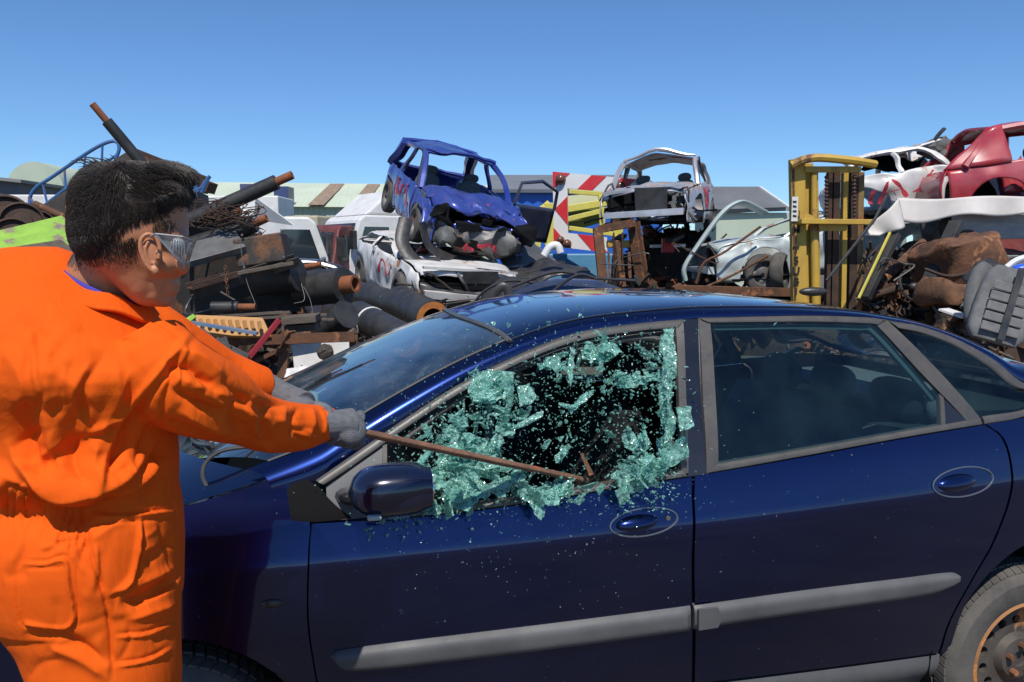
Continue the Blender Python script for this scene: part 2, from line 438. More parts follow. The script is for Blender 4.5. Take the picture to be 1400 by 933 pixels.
# ------------------------------------------------ mouldings on the doors
def mould(top, bot, left=None, right=None, n=60):
    mb = MB(); side_patch(mb, top, bot, left, right, n, 10, off=lambda s, t: -.020 * (1 - (2 * t - 1) ** 4) * min(1, min(s, 1 - s) * 40 + .3) - .002, lip=.02); return mb
part(mould([(454, 894), (470, 888), (600, 871), (943, 828)], [(460, 906), (486, 917), (620, 904), (943, 862)], [(454, 894), (453, 899), (460, 906)]), 'moulding', mould_grey, fd)
part(mould([(948, 828), (1100, 807), (1230, 791), (1296, 783), (1310, 786)], [(948, 860), (1100, 838), (1250, 817), (1295, 803), (1310, 791)], None, [(1310, 786), (1311, 788), (1310, 791)]), 'moulding', mould_grey, rd)
mb = MB(); side_patch(mb, [(950, 829), (976, 826)], [(950, 857), (976, 853)], None, [(976, 826), (981, 840), (976, 853)], 8, 8, off=lambda s, t: -.027, lip=.01); part(mb, 'moulding_joint', mould_grey, rd)
# body crease / shut line detail: handles
def handle(cx, cy, rx, ry, parent, rev=1):
    rot = math.atan2(-8, 90)
    def e(t, k, r1=rx, r2=ry, dx=0):
        x = math.cos(t) * r1 * k; y = math.sin(t) * r2 * k
        q = on_side(cx + dx + x, cy + y - .13 * (x + dx)); return q
    mb = MB()           # recessed bowl
    def f(s, t):
        q = e(2 * pi * s, t); d = .020 * (1 - t ** 4) ; return cpt(q.x, W(q.x, q.y) + d - .003, q.y)
    mb.grid(f, 36, 8); b = part(mb, 'handle_bowl', gloss_black, parent)
    mb = MB()
    n = 40; pts = [e(2 * pi * i / n, 1.0) for i in range(n + 1)]
    mb.tube([cpt(q.x, W(q.x, q.y) - .002, q.y) for q in pts], .0026, 6, False); part(mb, 'handle_rim', chrome_dark, parent)
    mb = MB()           # pull
    def g(s, t):
        q = e(2 * pi * s, t, rx * .66, ry * .62, -rx * .2); return cpt(q.x, W(q.x, q.y) + .004 - .024 * math.sqrt(max(0, 1 - t * t)), q.y)
    mb.grid(g, 32, 8); part(mb, 'handle', paint, parent)
chrome_dark = pbr('handle_edge', (.16, .18, .22), rough=.3, metal=.6)
handle(880, 714, 46, 19, fd); handle(1316, 659, 41, 20, rd)
mb = MB(); q = on_side(913, 708); mb.lathe(cpt(q.x, W(*q) - .001, q.y), -EW, [(.0005, .004), (.007, .004), (.009, .0)], 16); part(mb, 'lock', chrome, fd)

# ------------------------------------------------ window frames
tt = [(432, 657), (470, 631), (560, 569), (640, 519), (740, 472), (800, 453), (870, 443), (934, 437)]
ti = [(444, 663), (480, 640), (565, 580), (645, 530), (742, 484), (802, 465), (872, 454), (924, 449)]
def band(top, bot, left=None, right=None, n=40, m=6, o=-.006, lip=.02, mat=trim_grey, name='window_trim', parent=None, mir=False):
    mb = MB(); side_patch(mb, top, bot, left, right, n, m, off=lambda s, t: o * (1 - (2 * t - 1) ** 4), lip=lip, mir=mir); return part(mb, name, mat, parent)
for mi, d in ((False, fd), (True, fd2)):
    band(tt, ti, parent=d, mir=mi)
    band([(924, 449), (934, 437)], [(931, 649), (941, 647)], [(924, 449), (927, 540), (931, 649)], [(934, 437), (937, 540), (941, 647)], 6, 30, parent=d, mir=mi)
    band([(560, 697), (640, 690), (760, 673), (850, 657), (931, 643)], [(560, 707), (640, 699), (760, 682), (850, 666), (941, 652)], parent=d, mir=mi)
    # sail panel at the front corner of the door glass
    band([(446, 668), (480, 643), (524, 612)], [(448, 712), (490, 709), (521, 705)], None, [(524, 612), (522, 650), (521, 705)], 12, 8, o=-.001, mat=pbr('sail_panel_grey', (.085, .088, .095), rough=.5) if not mi else int_black, name='sail_panel', parent=d, mir=mi)
    band([(523, 610), (529, 607)], [(520, 704), (527, 703)], n=4, m=10, o=-.012, mat=black_rubber, name='glass_channel', parent=d, mir=mi)
# rubber seal just inside the front opening
seal = [(545, 612), (600, 570), (660, 532), (740, 495), (800, 477), (860, 466), (900, 464), (915, 475), (919, 510), (921, 580), (923, 640)]
mb = MB(); sp_ = catmull(UZ(seal), 60); mb.tube([cpt(q.x, W(q.x, q.y) + .035, q.y) for q in sp_], .011, 8); part(mb, 'door_seal', pbr('seal_grey', (.10, .095, .09), (.07, .068, .065), scale=20, rough=.7), fd)
mb = MB(); sp_ = catmull(UZ([(545, 590), (640, 535), (742, 488), (802, 469), (872, 458), (918, 454), (924, 462)]), 50); mb.tube([cpt(q.x, W(q.x, q.y) + .016, q.y) for q in sp_], .008, 6); part(mb, 'door_seal', black_rubber, fd)
# B pillar
for mi in (False, True):
    band([(933, 437), (956, 436)], [(941, 652), (968, 648)], [(933, 437), (937, 540), (941, 652)], [(956, 436), (962, 540), (968, 648)], 6, 30, o=.004, mat=gloss_black, name='door_pillar', mir=mi)
    rp = rd if not mi else rd2
    ro = [(955, 435), (1100, 432), (1180, 434), (1206, 437)]
    band(ro, [(971, 442), (1100, 441), (1180, 443), (1199, 445)], n=40, parent=rp, mir=mi)
    band([(955, 435), (971, 442)], [(966, 648), (982, 634)], [(955, 435), (960, 540), (966, 648)], [(971, 442), (977, 540), (982, 634)], 6, 30, parent=rp, mir=mi)
    band([(982, 634), (1100, 614), (1230, 591), (1338, 572)], [(966, 648), (1100, 624), (1240, 598), (1342, 581)], n=40, parent=rp, mir=mi)
    band([(1199, 445), (1214, 439)], [(1322, 576), (1342, 574)], [(1199, 445), (1256, 508), (1322, 576)], [(1214, 439), (1275, 500), (1342, 574)], 6, 30, parent=rp, mir=mi)
    band([(1284, 538), (1289, 540)], [(1286, 584), (1292, 583)], n=4, m=12, o=-.004, mat=trim_grey, name='window_divider', parent=rp, mir=mi)
    band([(1289, 541), (1295, 546)], [(1291, 582), (1326, 576)], [(1289, 541), (1290, 560), (1291, 582)], [(1292, 541), (1307, 558), (1325, 576)], 8, 12, o=-.001, mat=gloss_black, name='corner_panel', parent=rp, mir=mi)
    band([(972, 442), (1100, 441), (1180, 443), (1199, 446)], [(982, 634), (1100, 614), (1230, 591), (1287, 582)], [(972, 442), (977, 540), (982, 634)], [(1199, 446), (1240, 490), (1284, 538), (1287, 582)], 30, 30, o=0, lip=0, mat=win_glass, name='window_glass', parent=rp, mir=mi)
    band([(974, 446), (1100, 444), (1180, 446), (1195, 448), (1240, 496), (1281, 545)], [(979, 452), (1100, 450), (1178, 452), (1190, 454), (1235, 502), (1276, 550)], n=60, o=.012, mat=pbr('teal_seal', (.03, .06, .065), rough=.5), name='window_seal', parent=rp, mir=mi)
    # quarter window behind the rear door
    qo = [(1214, 439), (1260, 447), (1310, 465), (1360, 493), (1400, 524), uz(1.98, 1.20)]
    qi = [(1230, 450), (1262, 457), (1306, 474), (1352, 502), (1390, 531), uz(1.93, 1.185)]
    band(qo, qi, n=40, mir=mi)
    band([(1342, 570), (1400, 560), uz(1.93, 1.165)], [(1345, 581), (1400, 570), uz(1.98, 1.15)], mir=mi)
    band(qi, [(1230, 450), (1290, 516), (1343, 571), (1400, 560), uz(1.93, 1.18)], n=40, m=20, o=.006, lip=0, mat=glass_mat('dark_quarter_glass', (.13, .20, .21), haze=((.03, .06, .07), .3)) if not mi else win_glass, name='quarter_window', mir=mi)
    if mi: band(ti[2:], [(560, 697), (640, 690), (760, 673), (850, 657), (931, 643)], [(565, 580), (560, 697)], [(924, 449), (931, 643)], 30, 20, o=.008, lip=0, mat=win_glass, name='window_glass', parent=fd2, mir=True)

# ------------------------------------------------ roof, pillars, windscreen
edge = UZ(tt) + UZ([(955, 435), (1100, 431), (1180, 433), (1214, 438), (1260, 446), (1310, 464), (1360, 492), (1400, 523)]) + [uz(1.98, 1.205), uz(2.2, 1.13), uz(2.45, 1.08)]
edge = [uz(-.75, .985)] + edge
ez = lut([(q.x, q.y) for q in edge])
zc = lut([(-1.05, .955), (-.9, 1.02), (-.6, 1.165), (-.3, 1.30), (0, 1.41), (.2, 1.462), (.45, 1.492), (.75, 1.502), (1.1, 1.485), (1.45, 1.435), (1.8, 1.34), (2.2, 1.18), (2.45, 1.10)])
NE = 2.6
def canopy(u, th):
    c, s_ = math.cos(th), math.sin(th)
    x = math.copysign(abs(c) ** (2 / NE), c); y = abs(s_) ** (2 / NE)
    z_e = ez(u); we = W(u, z_e) + .004
    return x, cpt(u, CW - (CW - we) * x, z_e + (zc(u) - z_e) * y)
q0 = on_side(407, 641); q1 = on_side(690, 470)
def u_line(v, th):
    c = math.cos(th); x = math.copysign(abs(c) ** (2 / NE), c)
    ub = -.585 - .40 * (1 - x * x); uh = .075 + .0 * (1 - x * x) - .055 * (1 - x * x)
    ur = 1.74 + .14 * (1 - x * x); ue = 2.32 + .12 * (1 - x * x)
    if v <= 1: return ub + (uh - ub) * v
    if v <= 2: return uh + (ur - uh) * (v - 1)
    return ur + (ue - ur) * (v - 2)
TP = .46
def can(v0, v1, t0, t1, nu, nv): 
    mb = MB()
    def f(s, t):
        th = t0 + (t1 - t0) * t; return canopy(u_line(v0 + (v1 - v0) * s, th), th)[1]
    mb.grid(f, nu, nv); return mb
for a, b in ((0, TP), (pi - TP, pi)):
    part(can(-.08, 1, a, b, 40, 10), 'windscreen_pillar', paint, solid=0)
    part(can(2, 3, a, b, 30, 10), 'rear_pillar', paint)
part(can(1, 2, 0, pi, 60, 60), 'roof', paint, solid=.0)
part(can(0, .985, TP, pi - TP, 40, 50), 'windscreen', screen_glass)
part(can(2.02, 3, TP, pi - TP, 30, 40), 'rear_window', win_glass)
hdr = MB(); hdr.tube([canopy(u_line(.99, t), t)[1] + V((0, 0, .002)) for t in [TP * .75 + (pi - 1.5 * TP) * i / 50 for i in range(51)]], .011, 6, sq=.6); part(hdr, 'windscreen_seal', trim_grey)
for th0 in (TP, pi - TP):
    sl = MB(); sl.tube([canopy(u_line(i / 40, th0), th0)[1] for i in range(41)], .0045, 6); part(sl, 'windscreen_seal', black_rubber)
    sl = MB(); sl.tube([canopy(u_line(1 + i / 40, th0 * .9 + (pi - th0) * 0 if th0 < 1 else pi - TP * .9), TP * .9 if th0 < 1 else pi - TP * .9)[1] + V((0, 0, .0005)) for i in range(41)], .004, 6); part(sl, 'roof_seam', gloss_black)
# headliner
mb = MB(); mb.grid(lambda s, t: canopy(u_line(1.03 + .94 * s, .12 + (pi - .24) * t), .12 + (pi - .24) * t)[1] + V((0, 0, -.035)), 20, 20); part(mb, 'headliner', int_dark)
# bonnet with a gentle crown
ftop = catmull(UZ(f_top), 40)
fz = lut([(q.x, q.y) for q in ftop[::3]])
def hood(s, t):
    x = 1 - 2 * t
    u1 = -.62 - .40 * (1 - x * x); u0 = -1.98 - .06 * (1 - x * x); u = u0 + (u1 - u0) * s
    z_e = fz(u) + .004; we = W(u, z_e) + .004
    return cpt(u, CW - (CW - we) * x, z_e + .085 * (1 - abs(x) ** 2.6) * (.6 + .4 * s) - .02 * (1 - s) ** 3)
mb = MB(); mb.grid(hood, 40, 50); part(mb, 'bonnet', paint)
mb = MB()
def nose(s, t):
    x = 1 - 2 * s; u = -1.99 - .15 * (1 - x * x) - .06 * math.sin(pi * t); z_e = .80 - .5 * t
    return cpt(u, CW - (CW - W(-2, .6)) * x, z_e + .05 * (1 - t) * (1 - x ** 4))
mb.grid(nose, 30, 12); part(mb, 'front_bumper', paint, solid=.01)
mb = MB(); mb.grid(lambda s, t: cpt(2.5 + .12 * (1 - (1 - 2 * s) ** 2), CW - (CW - W(2.5, .7)) * (1 - 2 * s), 1.08 - .75 * t), 24, 10)
mb.grid(lambda s, t: cpt(2.15 + .42 * t, CW - (CW - W(2.4, 1.05)) * (1 - 2 * s), 1.12 - .05 * t), 20, 6); part(mb, 'boot_lid', paint)
# cowl, wipers
mb = MB()
def cowl(s, t):
    x = 1 - 2 * s; u = -.60 - .40 * (1 - x * x) - .03 + .1 * t; return cpt(u, CW - (CW - .12) * x, .965 + .03 * (1 - x * x) - .0 * t)
mb.grid(cowl, 30, 4); part(mb, 'cowl', black_p)
for k, (xa, xb) in enumerate(((.55, -.15), (-.1, -.75))):
    mb = MB(); pts = []
    for i in range(13):
        x = xa + (xb - xa) * i / 12; th = math.acos(max(-1, min(1, math.copysign(abs(x) ** (NE / 2), x))))
        pts.append(canopy(u_line(.05 + .02 * i / 12, th), th)[1] + V((0, -.004, .018)))
    mb.tube(pts, .009, 6); mb.tube([pts[0] + V((0, 0, -.04)), pts[2] + V((0, 0, .012)), pts[6] + V((0, 0, .012))], .008, 6); part(mb, 'wiper', black_p)
# ------------------------------------------------ door mirror
mirror_p = pbr('mirror_housing_navy', (.006, .010, .04), (.005, .008, .03), scale=6, rough=.2, metal=.3, coat=.8, dust=.08, dustc=(.1, .1, .11))
def mirror(parent, mir):
    base = on_side(532, 671, -.14)
    def pt(du, dw, dz):
        w = W(base.x, base.y) - .14 + dw
        return cpt(base.x + du, (2 * CW - w) if mir else w, base.y + dz)
    mb = MB(); rg = []
    for i in range(15):
        k = i / 14; du = -.105 + .21 * k
        r = (1 - (abs(2 * k - 1.12) / 1.12) ** 3) ** .5 if k < .98 else .80
        r = max(.12, r)
        rg.append([pt(du, math.copysign(abs(math.cos(a)) ** .8, math.cos(a)) * .085 * r, math.copysign(abs(math.sin(a)) ** .75, math.sin(a)) * .066 * r + .006 * k) for a in [2 * pi * j / 28 for j in range(28)]])
    mb.rings(rg); h = part(mb, 'door_mirror', mirror_p, parent, smooth=45)
    mb = MB(); mb.rings([[pt(.106 + e, math.cos(a) * .06, math.sin(a) * .046 + .006) for a in [2 * pi * j / 24 for j in range(24)]] for e in (0, .003)]); part(mb, 'mirror_glass', chrome, h)
    mb = MB(); mb.tube([pt(-.06, .02, -.03), pt(-.09, .09, -.04), pt(-.10, .15, -.045)], [.03, .034, .04], 12, sq=.6); part(mb, 'mirror_arm', gloss_black, h)
    mb = MB(); mb.box(pt(-.045, -.075, -.045), (.035, .02, .012), ypr(14)); part(mb, 'mirror_lamp', int_light, h, bevel=.004)
mirror(fd, False); mirror(fd2, True)
# black corner piece between fender, pillar and mirror
band([(392, 668), (412, 655), (434, 665)], [(398, 712), (430, 714), (482, 709)], None, [(434, 665), (458, 690), (482, 709)], 12, 8, o=-.004, mat=int_black, name='corner_trim')
# side repeater lamp
q = on_side(372, 825); mb = MB(); mb.ell(cpt(q.x, W(*q) - .002, q.y), (.026, .008, .011), ypr(14)); part(mb, 'side_lamp', pbr('dark_lamp', (.05, .04, .03), rough=.2), fen)
# ------------------------------------------------ wheels
def wheel(c, w0, parent, mirx=False):
    o = cpt(c.x, (w0 if not mirx else 2 * CW - w0), c.y); d = EW if not mirx else -EW
    r = WR; rr = .208
    mb = MB(); pr = [(rr - .004, .012), (rr + .004, -.004), (rr + .03, -.012), (r - .035, -.010), (r - .014, .004), (r - .004, .022), (r, .05), (r, .16), (r - .004, .185), (r - .03, .205), (rr, .2)]
    mb.lathe(o, d, pr, 72); ty = part(mb, 'tyre', tyre_m, parent)
    mb = MB()
    for i in range(64):          # tread blocks on the shoulder and crown
        a = 2 * pi * i / 64
        ax, bx, dx = frame(d)
        rad = ax * math.cos(a) + bx * math.sin(a); tan = bx * math.cos(a) - ax * math.sin(a)
        for (h0, h1, ro, sk) in ((.012, .052, r - .004, .35), (.060, .098, r + .001, -.2), (.106, .142, r + .001, .2), (.150, .19, r - .002, -.35)):
            w2 = .0118
            p = [o + d * h + rad * (ro + e - (.006 if h == .012 else 0)) + tan * (k * w2 + sk * (h - (h0 + h1) / 2)) for e in (-.006, .0065) for h in (h0, h1) for k in (-1, 1)]
            mb.add(p, [(0, 1, 3, 2), (4, 6, 7, 5), (0, 4, 5, 1), (2, 3, 7, 6), (0, 2, 6, 4), (1, 5, 7, 3)])
    part(mb, 'tread', tyre_m, ty, smooth=False)
    mb = MB(); mb.lathe(o, d, [(rr + .005, -.004), (rr - .004, -.010), (rr - .012, .0), (rr - .016, .03), (rr - .03, .05), (rr - .05, .052)], 64); part(mb, 'rim', rim_rust, ty)
    # steel disc with vent holes
    mb = MB(); no = 14; rin, rout = .085, .162; rh = .0165; rc = .130
    ax, bx, dx = frame(d)
    def at(a, rad, h): return o + d * h + (ax * math.cos(a) + bx * math.sin(a)) * rad
    for k in range(no):
        a0 = 2 * pi * k / no; da = 2 * pi / no; cen = a0 + da / 2
        hole = [at(cen + rh * math.cos(t) / rc, rc + rh * math.sin(t), .045) for t in [2 * pi * j / 16 for j in range(16)]]
        outer = []
        for j in range(16):
            t = 2 * pi * j / 16; cx, cy = math.cos(t), math.sin(t); m_ = max(abs(cx), abs(cy))
            aa = cen + da / 2 * cx / m_; q_ = cy / m_
            outer.append(at(aa, (rin + rout) / 2 + (rout - rin) / 2 * q_, .045))
        hole2 = [p + d * .02 for p in hole]
        mb.add(outer + hole + hole2, [(j, (j + 1) % 16, 16 + (j + 1) % 16, 16 + j) for j in range(16)] + [(16 + j, 16 + (j + 1) % 16, 32 + (j + 1) % 16, 32 + j) for j in range(16)])
    mb.lathe(o, d, [(rout, .045), (.180, .05)], 64); mb.lathe(o, d, [(rin, .045), (.07, .022), (.03, .018), (.028, .03), (.0, .03)], 40)
    part(mb, 'wheel_disc', pbr('dusty_steel_disc', (.10, .085, .07), (.06, .05, .042), scale=12, rough=.7, metal=.3, rust=.35, rustc=(.22, .09, .03), rscale=8), ty)
    for k in range(5):
        a = 2 * pi * k / 5 + .3; mb = MB(); p = at(a, .05, .02); mb.cyl(p, p - d * .02, .011, .010, 6); part(mb, 'wheel_nut', rust, ty, smooth=False)
wheel(wc, .045, car); wheel(fw - V((0, .02)), .05, car); wheel(wc, .045, car, True); wheel(fw, .05, car, True)
for c in (wc, fw):
    for mi in (0, 1):
        mb = MB(); o = cpt(c.x + .02, .055 if not mi else 2 * CW - .055, c.y); mb.lathe(o, EW if not mi else -EW, [(.395, 0.0), (.41, .25), (.1, .26)], 32, R(-20), R(200), up=V((0, 0, 1)))
        part(mb, 'wheel_arch', int_black)
# ------------------------------------------------ interior
mb = MB(); mb.box(cpt(.5, CW, .30), (2.9, 1.5, .06), ypr(14)); part(mb, 'floor_pan', int_black)
mb = MB()
mb.grid(lambda s, t: cpt(-.85 + .75 * t + .05 * math.sin(pi * s), .2 + 1.37 * s, .945 + .03 * math.sin(pi * t) - .25 * max(0, t - .75) / .25), 10, 14); part(mb, 'dashboard', int_black)
front_seat_m = pbr('dark_seat_cloth', (.010, .011, .012), (.016, .017, .018), scale=30, rough=.9, spec=.15)
def seat(u, w, parent=car, rear=False):
    int_dark = front_seat_m
    wd = .25
    q = lambda du, dw, z: cpt(u + du, w + dw, z)
    mb = MB()
    rg = []
    for k in range(9):
        t = k / 8; z = .52 + .60 * t; du = .10 + .24 * t; tw = wd * (1 - .28 * t ** 3) * (1 if t < .96 else .85); th = .075 * (1 - .4 * t)
        rg.append([q(du + th * math.copysign(abs(math.cos(a)) ** .6, math.cos(a)), tw * math.copysign(abs(math.sin(a)) ** .6, math.sin(a)), z) for a in [2 * pi * j / 20 for j in range(20)]])
    mb.rings(rg)
    b = part(mb, 'seat_backrest', int_dark, parent, smooth=50)
    mb = MB(); mb.ell(q(-.17, 0, .50), (.30, wd, .09), ypr(14), e=.6); part(mb, 'seat_cushion', int_dark, parent)
    mb = MB(); mb.ell(q(.36, 0, 1.245), (.05, .135, .085), ypr(14), e=.7); mb.tube([q(.34, -.05, 1.1), q(.355, -.05, 1.2)], .008, 6); mb.tube([q(.34, .05, 1.1), q(.355, .05, 1.2)], .008, 6); part(mb, 'headrest', int_dark, b)
seat(.16, .50); seat(.16, 1.27)
mb = MB(); rg = []
for k in range(7):
    t = k / 6; rg.append([cpt(1.32 + .26 * t + .09 * math.copysign(abs(math.cos(a)) ** .5, math.cos(a)), CW + .66 * math.copysign(abs(math.sin(a)) ** .4, math.sin(a)), .55 + .47 * t) for a in [2 * pi * j / 24 for j in range(24)]])
mb.rings(rg); rb = part(mb, 'rear_seat', int_dark, smooth=50)
mb = MB(); mb.ell(cpt(1.1, CW, .5), (.3, .66, .1), ypr(14), e=.5); part(mb, 'rear_seat_cushion', int_dark)
for w in (.50, .885, 1.27):
    mb = MB(); mb.ell(cpt(1.62, w, 1.10), (.05, .13, .08), ypr(14), e=.7); part(mb, 'headrest', int_dark, rb)
mb = MB(); mb.box(cpt(1.95, CW, 1.06), (.55, 1.3, .02), ypr(14)); part(mb, 'parcel_shelf', int_dark)
for dw in (.23,):
    mb = MB(); mb.tube([cpt(.66, dw + .04, 1.30), cpt(.665, dw - .02, 1.15), cpt(.67, dw - .08, .95), cpt(.66, dw - .10, .6)], [.02, .045, .04, .03], 10, sq=.5); part(mb, 'pillar_trim', int_light)
mb = MB(); mb.ell(cpt(1.70, .36, 1.10), (.06, .03, .07), ypr(14)); part(mb, 'speaker_cover', int_light)
mb = MB(); pts = [cpt(-.02 + .06 * math.cos(a), .5 + .18 * math.sin(a), .98 + .18 * math.cos(a)) for a in [2 * pi * i / 32 for i in range(33)]]; mb.tube(pts, .014, 8, False); mb.box(cpt(-.04, .5, .97), (.05, .32, .06), ypr(14)); part(mb, 'steering_wheel', black_p)
# loose hoop of rubber trim lying on the bonnet
mb = MB(); pts = [P(*a) for a in ((372, 612, 2.33), (330, 612, 2.31), (300, 618, 2.29), (282, 632, 2.26), (277, 650, 2.23), (285, 668, 2.20), (300, 677, 2.18), (330, 680, 2.17))]
mb.tube(catmull(pts, 40), .006, 8)
hp = mb.build('rubber_strip', black_rubber, smooth=True); tag(hp, 'thin grey loop of rubber trim lying on the navy bonnet', 'rubber trim')
# ================================================================= the person in orange
skin = pbr('skin', (.46, .195, .095), (.40, .16, .075), scale=14, rough=.5, bump=.03, bscale=200)
orange = pbr('orange_cotton', (.80, .112, .006), (.74, .095, .005), scale=3, rough=.85, bump=.10, bscale=700, spec=.15)
_nt = orange.node_tree; _b = _nt.nodes['Principled BSDF']; _old = _b.inputs['Normal'].links[0].from_socket
_tc = _nt.nodes.new('ShaderNodeTexCoord'); _mp = _nt.nodes.new('ShaderNodeMapping'); _mp.inputs['Scale'].default_value = (1, 1, .35); _mp.inputs['Rotation'].default_value = (0, .5, 0); _nt.links.new(_tc.outputs['Object'], _mp.inputs[0])
_n = _nt.nodes.new('ShaderNodeTexNoise'); _n.inputs['Scale'].default_value = 26; _n.inputs['Detail'].default_value = 3; _n.inputs['Distortion'].default_value = .6; _nt.links.new(_mp.outputs[0], _n.inputs['Vector'])
_r = _nt.nodes.new('ShaderNodeMath'); _r.operation = 'PINGPONG'; _r.inputs[1].default_value = .5; _nt.links.new(_n.outputs['Fac'], _r.inputs[0])
_bp = _nt.nodes.new('ShaderNodeBump'); _bp.inputs['Strength'].default_value = .18; _bp.inputs['Distance'].default_value = .02; _nt.links.new(_r.outputs[0], _bp.inputs['Height']); _nt.links.new(_old, _bp.inputs['Normal']); _nt.links.new(_bp.outputs[0], _b.inputs['Normal'])
hair_m = pbr('black_hair', (.022, .017, .014), (.042, .032, .026), scale=90, rough=.5, spec=.35)
glove_m = pbr('grey_knit_glove', (.17, .175, .19), (.12, .125, .135), scale=60, rough=.9, bump=.5, bscale=420)
palm_m = pbr('dark_glove_palm', (.02, .021, .025), rough=.55)
blue_cloth = pbr('blue_collar', (.05, .04, .35), rough=.8)
PC = P(150, 640, 1.40); person = thing('person', 'person in orange overalls, grey gloves and clear goggles smashing the car window', 'person', (PC.x, PC.y, 0))
def ring_px(y, xl, xr, Yc, b, skew=0, n=40, e=.85, tilt=0):
    """horizontal body section whose outline spans xl..xr in the photo at depth Yc"""
    c = P((xl + xr) / 2, y, Yc); a = (xr - xl) / 2 * M_(Yc)
    out = []
    for j in range(n):
        t = 2 * pi * j / n; ct, st = math.cos(t), math.sin(t)
        out.append(c + V((a * math.copysign(abs(ct) ** e, ct), b * math.copysign(abs(st) ** e, st), tilt * st - skew * M_(Yc) * max(0, (ct + 1) / 2) ** 1.3)))
    return out
def smooth_rings(tab, k=3):
    out = []
    cols = list(zip(*tab)); ys = cols[0]
    fs = [lut(list(zip(ys, c))) for c in cols[1:]]
    for i in range(len(ys) - 1):
        for j in range(k):
            y = ys[i] + (ys[i + 1] - ys[i]) * j / k; out.append((y, *[f(y) for f in fs]))
    out.append(tab[-1]); return out
torso = [(337, 22, 74, 1.42, .025, 0), (341, 0, 100, 1.42, .06, 8), (352, -35, 138, 1.41, .105, 26), (372, -55, 176, 1.41, .135, 42), (398, -62, 204, 1.40, .15, 46), (440, -66, 230, 1.39, .165, 34), (500, -64, 246, 1.385, .176, 8), (555, -52, 240, 1.40, .162, 0), (598, -35, 234, 1.405, .155, 0), (626, -14, 233, 1.395, .166, 0), (648, 0, 234, 1.40, .158, 0), (670, 1, 237, 1.405, .138, 0), (700, -8, 241, 1.40, .154, 0), (745, -11, 243, 1.40, .167, 0), (800, -5, 244, 1.40, .16, 0), (825, 3, 244, 1.40, .15, 0)]
leg_r = [(800, 0, 244, 1.385, .13), (840, 10, 244, 1.38, .125), (870, 30, 244, 1.375, .115), (900, 42, 245, 1.37, .11), (933, 55, 246, 1.37, .105), (1000, 70, 243, 1.37, .10), (1150, 88, 228, 1.38, .085), (1300, 95, 220, 1.40, .08), (1450, 102, 218, 1.42, .07), (1590, 100, 222, 1.44, .075)]
mb = MB()
mb.rings([ring_px(*r) for r in smooth_rings(torso)])
mb.rings([ring_px(*r) for r in smooth_rings(leg_r)])
leg_l = [(y - 60, xl + 30, xr - 8, Y + .2, b) for y, xl, xr, Y, b in leg_r]
mb.rings([ring_px(*r) for r in smooth_rings(leg_l)])
def limb(mb, tab, n=22, k=28, sq=1.0):
    pts = [P(a, b, Y) for a, b, Y, r in tab]; pp = catmull(pts, k)
    L = [0]
    for a, b in zip(pts, pts[1:]): L.append(L[-1] + (b - a).length)
    f = lut([(L[i], tab[i][3]) for i in range(len(tab))])
    mb.tube(pp, [f(L[-1] * i / (k - 1)) for i in range(k)], n, sq=sq)
arm_r = [(196, 470, 1.36, .070), (222, 508, 1.35, .078), (258, 532, 1.385, .078), (296, 549, 1.45, .072), (335, 569, 1.54, .058), (372, 582, 1.63, .0555), (410, 584, 1.72, .051), (437, 580, 1.785, .043), (451, 579, 1.815, .036)]
limb(mb, arm_r, 24, 40)
arm_l = [(110, 430, 1.60, .075), (190, 455, 1.64, .075), (250, 487, 1.70, .068), (300, 512, 1.76, .058), (338, 525, 1.80, .052), (360, 529, 1.83, .045)]
limb(mb, arm_l, 22, 30)
me = voxel(mb, .0031, 9, .55)
# ---- cloth folds pressed into the surface
co = np.empty(len(me.vertices) * 3); me.vertices.foreach_get('co', co); co = co.reshape(-1, 3)
no = np.empty(len(me.vertices) * 3); me.vertices.foreach_get('normal', no); no = no.reshape(-1, 3)
def folds(co, no, specs, gain=1.0, minface=.0, ymax=9):
    px, py = proj_np(co)
    view = np.array(CAM) - co; view /= np.linalg.norm(view, axis=1)[:, None]
    facing = np.clip(((no * view).sum(1) - minface) * 4, 0, 1) * (co[:, 1] < ymax)
    disp = np.zeros(len(co))
    for pts, w, amp, kind in specs:
        pp = np.array([(p.x, p.y) for p in catmull([V((a, b, 0)) for a, b in pts], 40)])
        best = np.full(len(co), 1e9); sgn = np.zeros(len(co)); tt_ = np.zeros(len(co))
        lo = pp.min(0) - 4 * w; hi = pp.max(0) + 4 * w
        ix = np.where((px > lo[0]) & (px < hi[0]) & (py > lo[1]) & (py < hi[1]))[0]
        if not len(ix): continue
        qx, qy = px[ix], py[ix]; bb = np.full(len(ix), 1e9); ss = np.zeros(len(ix)); tk = np.zeros(len(ix))
        for k in range(39):
            a, b = pp[k], pp[k + 1]; d = b - a; l2 = d @ d + 1e-9
            t = np.clip(((qx - a[0]) * d[0] + (qy - a[1]) * d[1]) / l2, 0, 1)
            ex = qx - a[0] - t * d[0]; ey = qy - a[1] - t * d[1]; dd = np.hypot(ex, ey)
            m = dd < bb; bb[m] = dd[m]; ss[m] = np.sign(d[0] * ey - d[1] * ex)[m]; tk[m] = ((k + t) / 39)[m]
        tap = np.clip(np.minimum(tk, 1 - tk) * 5, 0.0, 1) if kind != 'seam' else 1.0
        g = np.exp(-(bb / w) ** 2)
        if kind in ('ridge', 'seam'): v = amp * (.5 * g + .5 * np.exp(-bb / w * 1.3))
        elif kind == 'groove': v = -amp * (.45 * g + .55 * np.exp(-bb / w * 1.5))
        elif kind == 'step': v = amp * 1.7 * (ss * bb / w + .15) * g       # overlap: one side stands proud
        disp[ix] += v * tap * gain
    return co + no * (disp * facing)[:, None]
